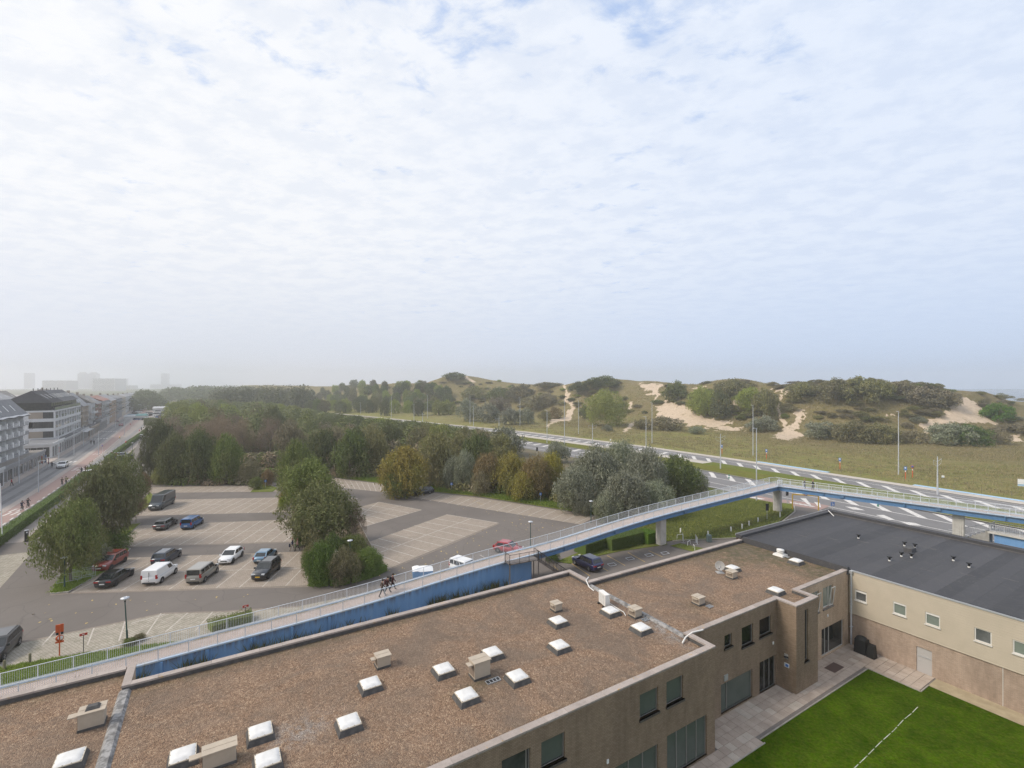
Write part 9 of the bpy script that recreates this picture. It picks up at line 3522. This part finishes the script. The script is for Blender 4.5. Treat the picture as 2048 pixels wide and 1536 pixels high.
shop('white framed shop with full height windows at the left border', 128, 152.5, -40.6, 4.2, 7, 'white', 'dark', 6)
tt = shop('long low shop with a brown flat roof below the white block', 154, 192, -41.0, 3.7, 8, 'grey', 'brown', 9)
shop('glass corner shop with a white roof edge below the white block', 203, 221, -41.0, 4.4, 8, 'white', 'slate', 5, fascia=WALL['white'])
shop('row of low shops with a dark flat roof beside the white block', 221.4, 252, -41.0, 4.0, 6, 'grey', 'dark', 8, fascia=WALL['pale'])
shop('low shop with a projecting canopy beyond the dark roofed row', 254, 274, -41.0, 4.3, 5, 'pale', 'slate', 5, canopy=True)
shop('dark low restaurant beyond the canopy shop', 276, 304, -40.4, 4.0, 6, 'tan', 'dark', 6)
shop('grey low shop with an awning by the far crossing', 306, 330, -40.0, 5.2, 6, 'grey', 'slate', 5)
# shop sign, banners, letter of colour on the street front
x, y = g(86, 936)
for px_, b, w_, h_, col, lab in ((86, 938, 1.3, 3.4, 'orange', 'orange shop sign board on the low shop front'), (93, 937, 1.2, 3.6, 'sign_blue', 'tall blue banner beside the orange shop sign'), (98, 938, 0.7, 3.0, 'red', 'red beach flag beside the blue banner'), (119, 914, 0.9, 3.2, 'orange', 'orange banner at the glass corner shop')):
 x, y = g(px_, b)
 t = thing('shop_banner', lab, 'banner', (x, y, 0.03), RD(60), 'banners before the shops')
 mb = MB()
 mb.tube((0, 0, 0), (0, 0, h_), 0.04, M['galv'], 6)
 mb.build('pole', t)
 mb = MB()
 mb.box(-0.02, 0.02, 0.05, w_, h_ * 0.42, h_, M[col])
 mb.box(-0.03, 0.03, 0.15, w_ - 0.1, h_ * 0.68, h_ * 0.8, M['white'] if col != 'orange' else M['yellow'])
 mb.build('cloth', t)

# far towers in the haze
def tower(px0, px1, top, d, label, wall, floors, dome=False):
 x0, x1 = at_depth(px0, d), at_depth(px1, d)
 h = CAM_H - (top - HOR) * d / FPX
 t = thing('tower_block', label, 'tower block', ((x0 + x1) / 2, d, -0.05), 0, 'far towers in the haze')
 w_ = (x1 - x0) / 2
 mb = MB()
 hb = h * (0.9 if dome else 1.0)
 mb.box(-w_, w_, 0, w_ * 1.2, 0, hb, WALL[wall])
 if dome:
  mb.taper(-w_ * 0.9, w_ * 0.9, 0.5, w_, hb, h, w_ * 0.35, WALL[wall])
 mb.build('wall', t)
 fh = hb / floors
 for f in range(floors):
  mb = MB()
  mb.box(-w_ * 0.94, w_ * 0.94, -0.06, 0.3, f * fh + fh * 0.35, f * fh + fh * 0.85, M['pane_grey'])
  mb.build('window_band', t)


tower(48, 62, 746, 2450, 'slim faint tower farthest left on the skyline', 'grey', 18)
tower(84, 131, 761, 1750, 'broad pale block on the skyline left of the domed pair', 'pale', 9)
tower(155, 170, 744, 2450, 'left one of two faint domed towers', 'grey', 17, True)
tower(177, 192, 744, 2450, 'right one of two faint domed towers', 'grey', 17, True)
tower(184, 230, 757, 1600, 'banded white slab block on the skyline below the domed pair', 'white', 10)
tower(249, 254, 757, 2600, 'faint thin spire like tower right of the slab block', 'grey', 12)
tower(322, 334, 747, 2900, 'faintest tower above the far highway', 'grey', 16)
tower(300, 345, 769, 2700, 'faint low roofs on the skyline above the far highway', 'pale', 3)
tower(232, 262, 771, 2100, 'faint low blocks right of the slab block', 'pale', 4)

# ------------------------------------------------------------------ haze: one closed box of even, thin air
mb = MB()
mb.box(-3300, 3300, -3300, 3300, -1.2, 96.0, M['white'])
hz = mb.build('haze')
hm = bpy.data.materials.new('haze_air')
hm.use_nodes = True
nt = hm.node_tree
nt.nodes.clear()
pv_ = nt.nodes.new('ShaderNodeVolumePrincipled')
pv_.inputs['Color'].default_value = (0.985, 0.99, 1.0, 1)
pv_.inputs['Density'].default_value = HAZE
pv_.inputs['Anisotropy'].default_value = 0.7
oo = nt.nodes.new('ShaderNodeOutputMaterial')
nt.links.new(pv_.outputs[0], oo.inputs['Volume'])
hz.data.materials.clear()
hz.data.materials.append(hm)
tag(hz, 'thin pale haze over the whole place', 'haze', kind='stuff')
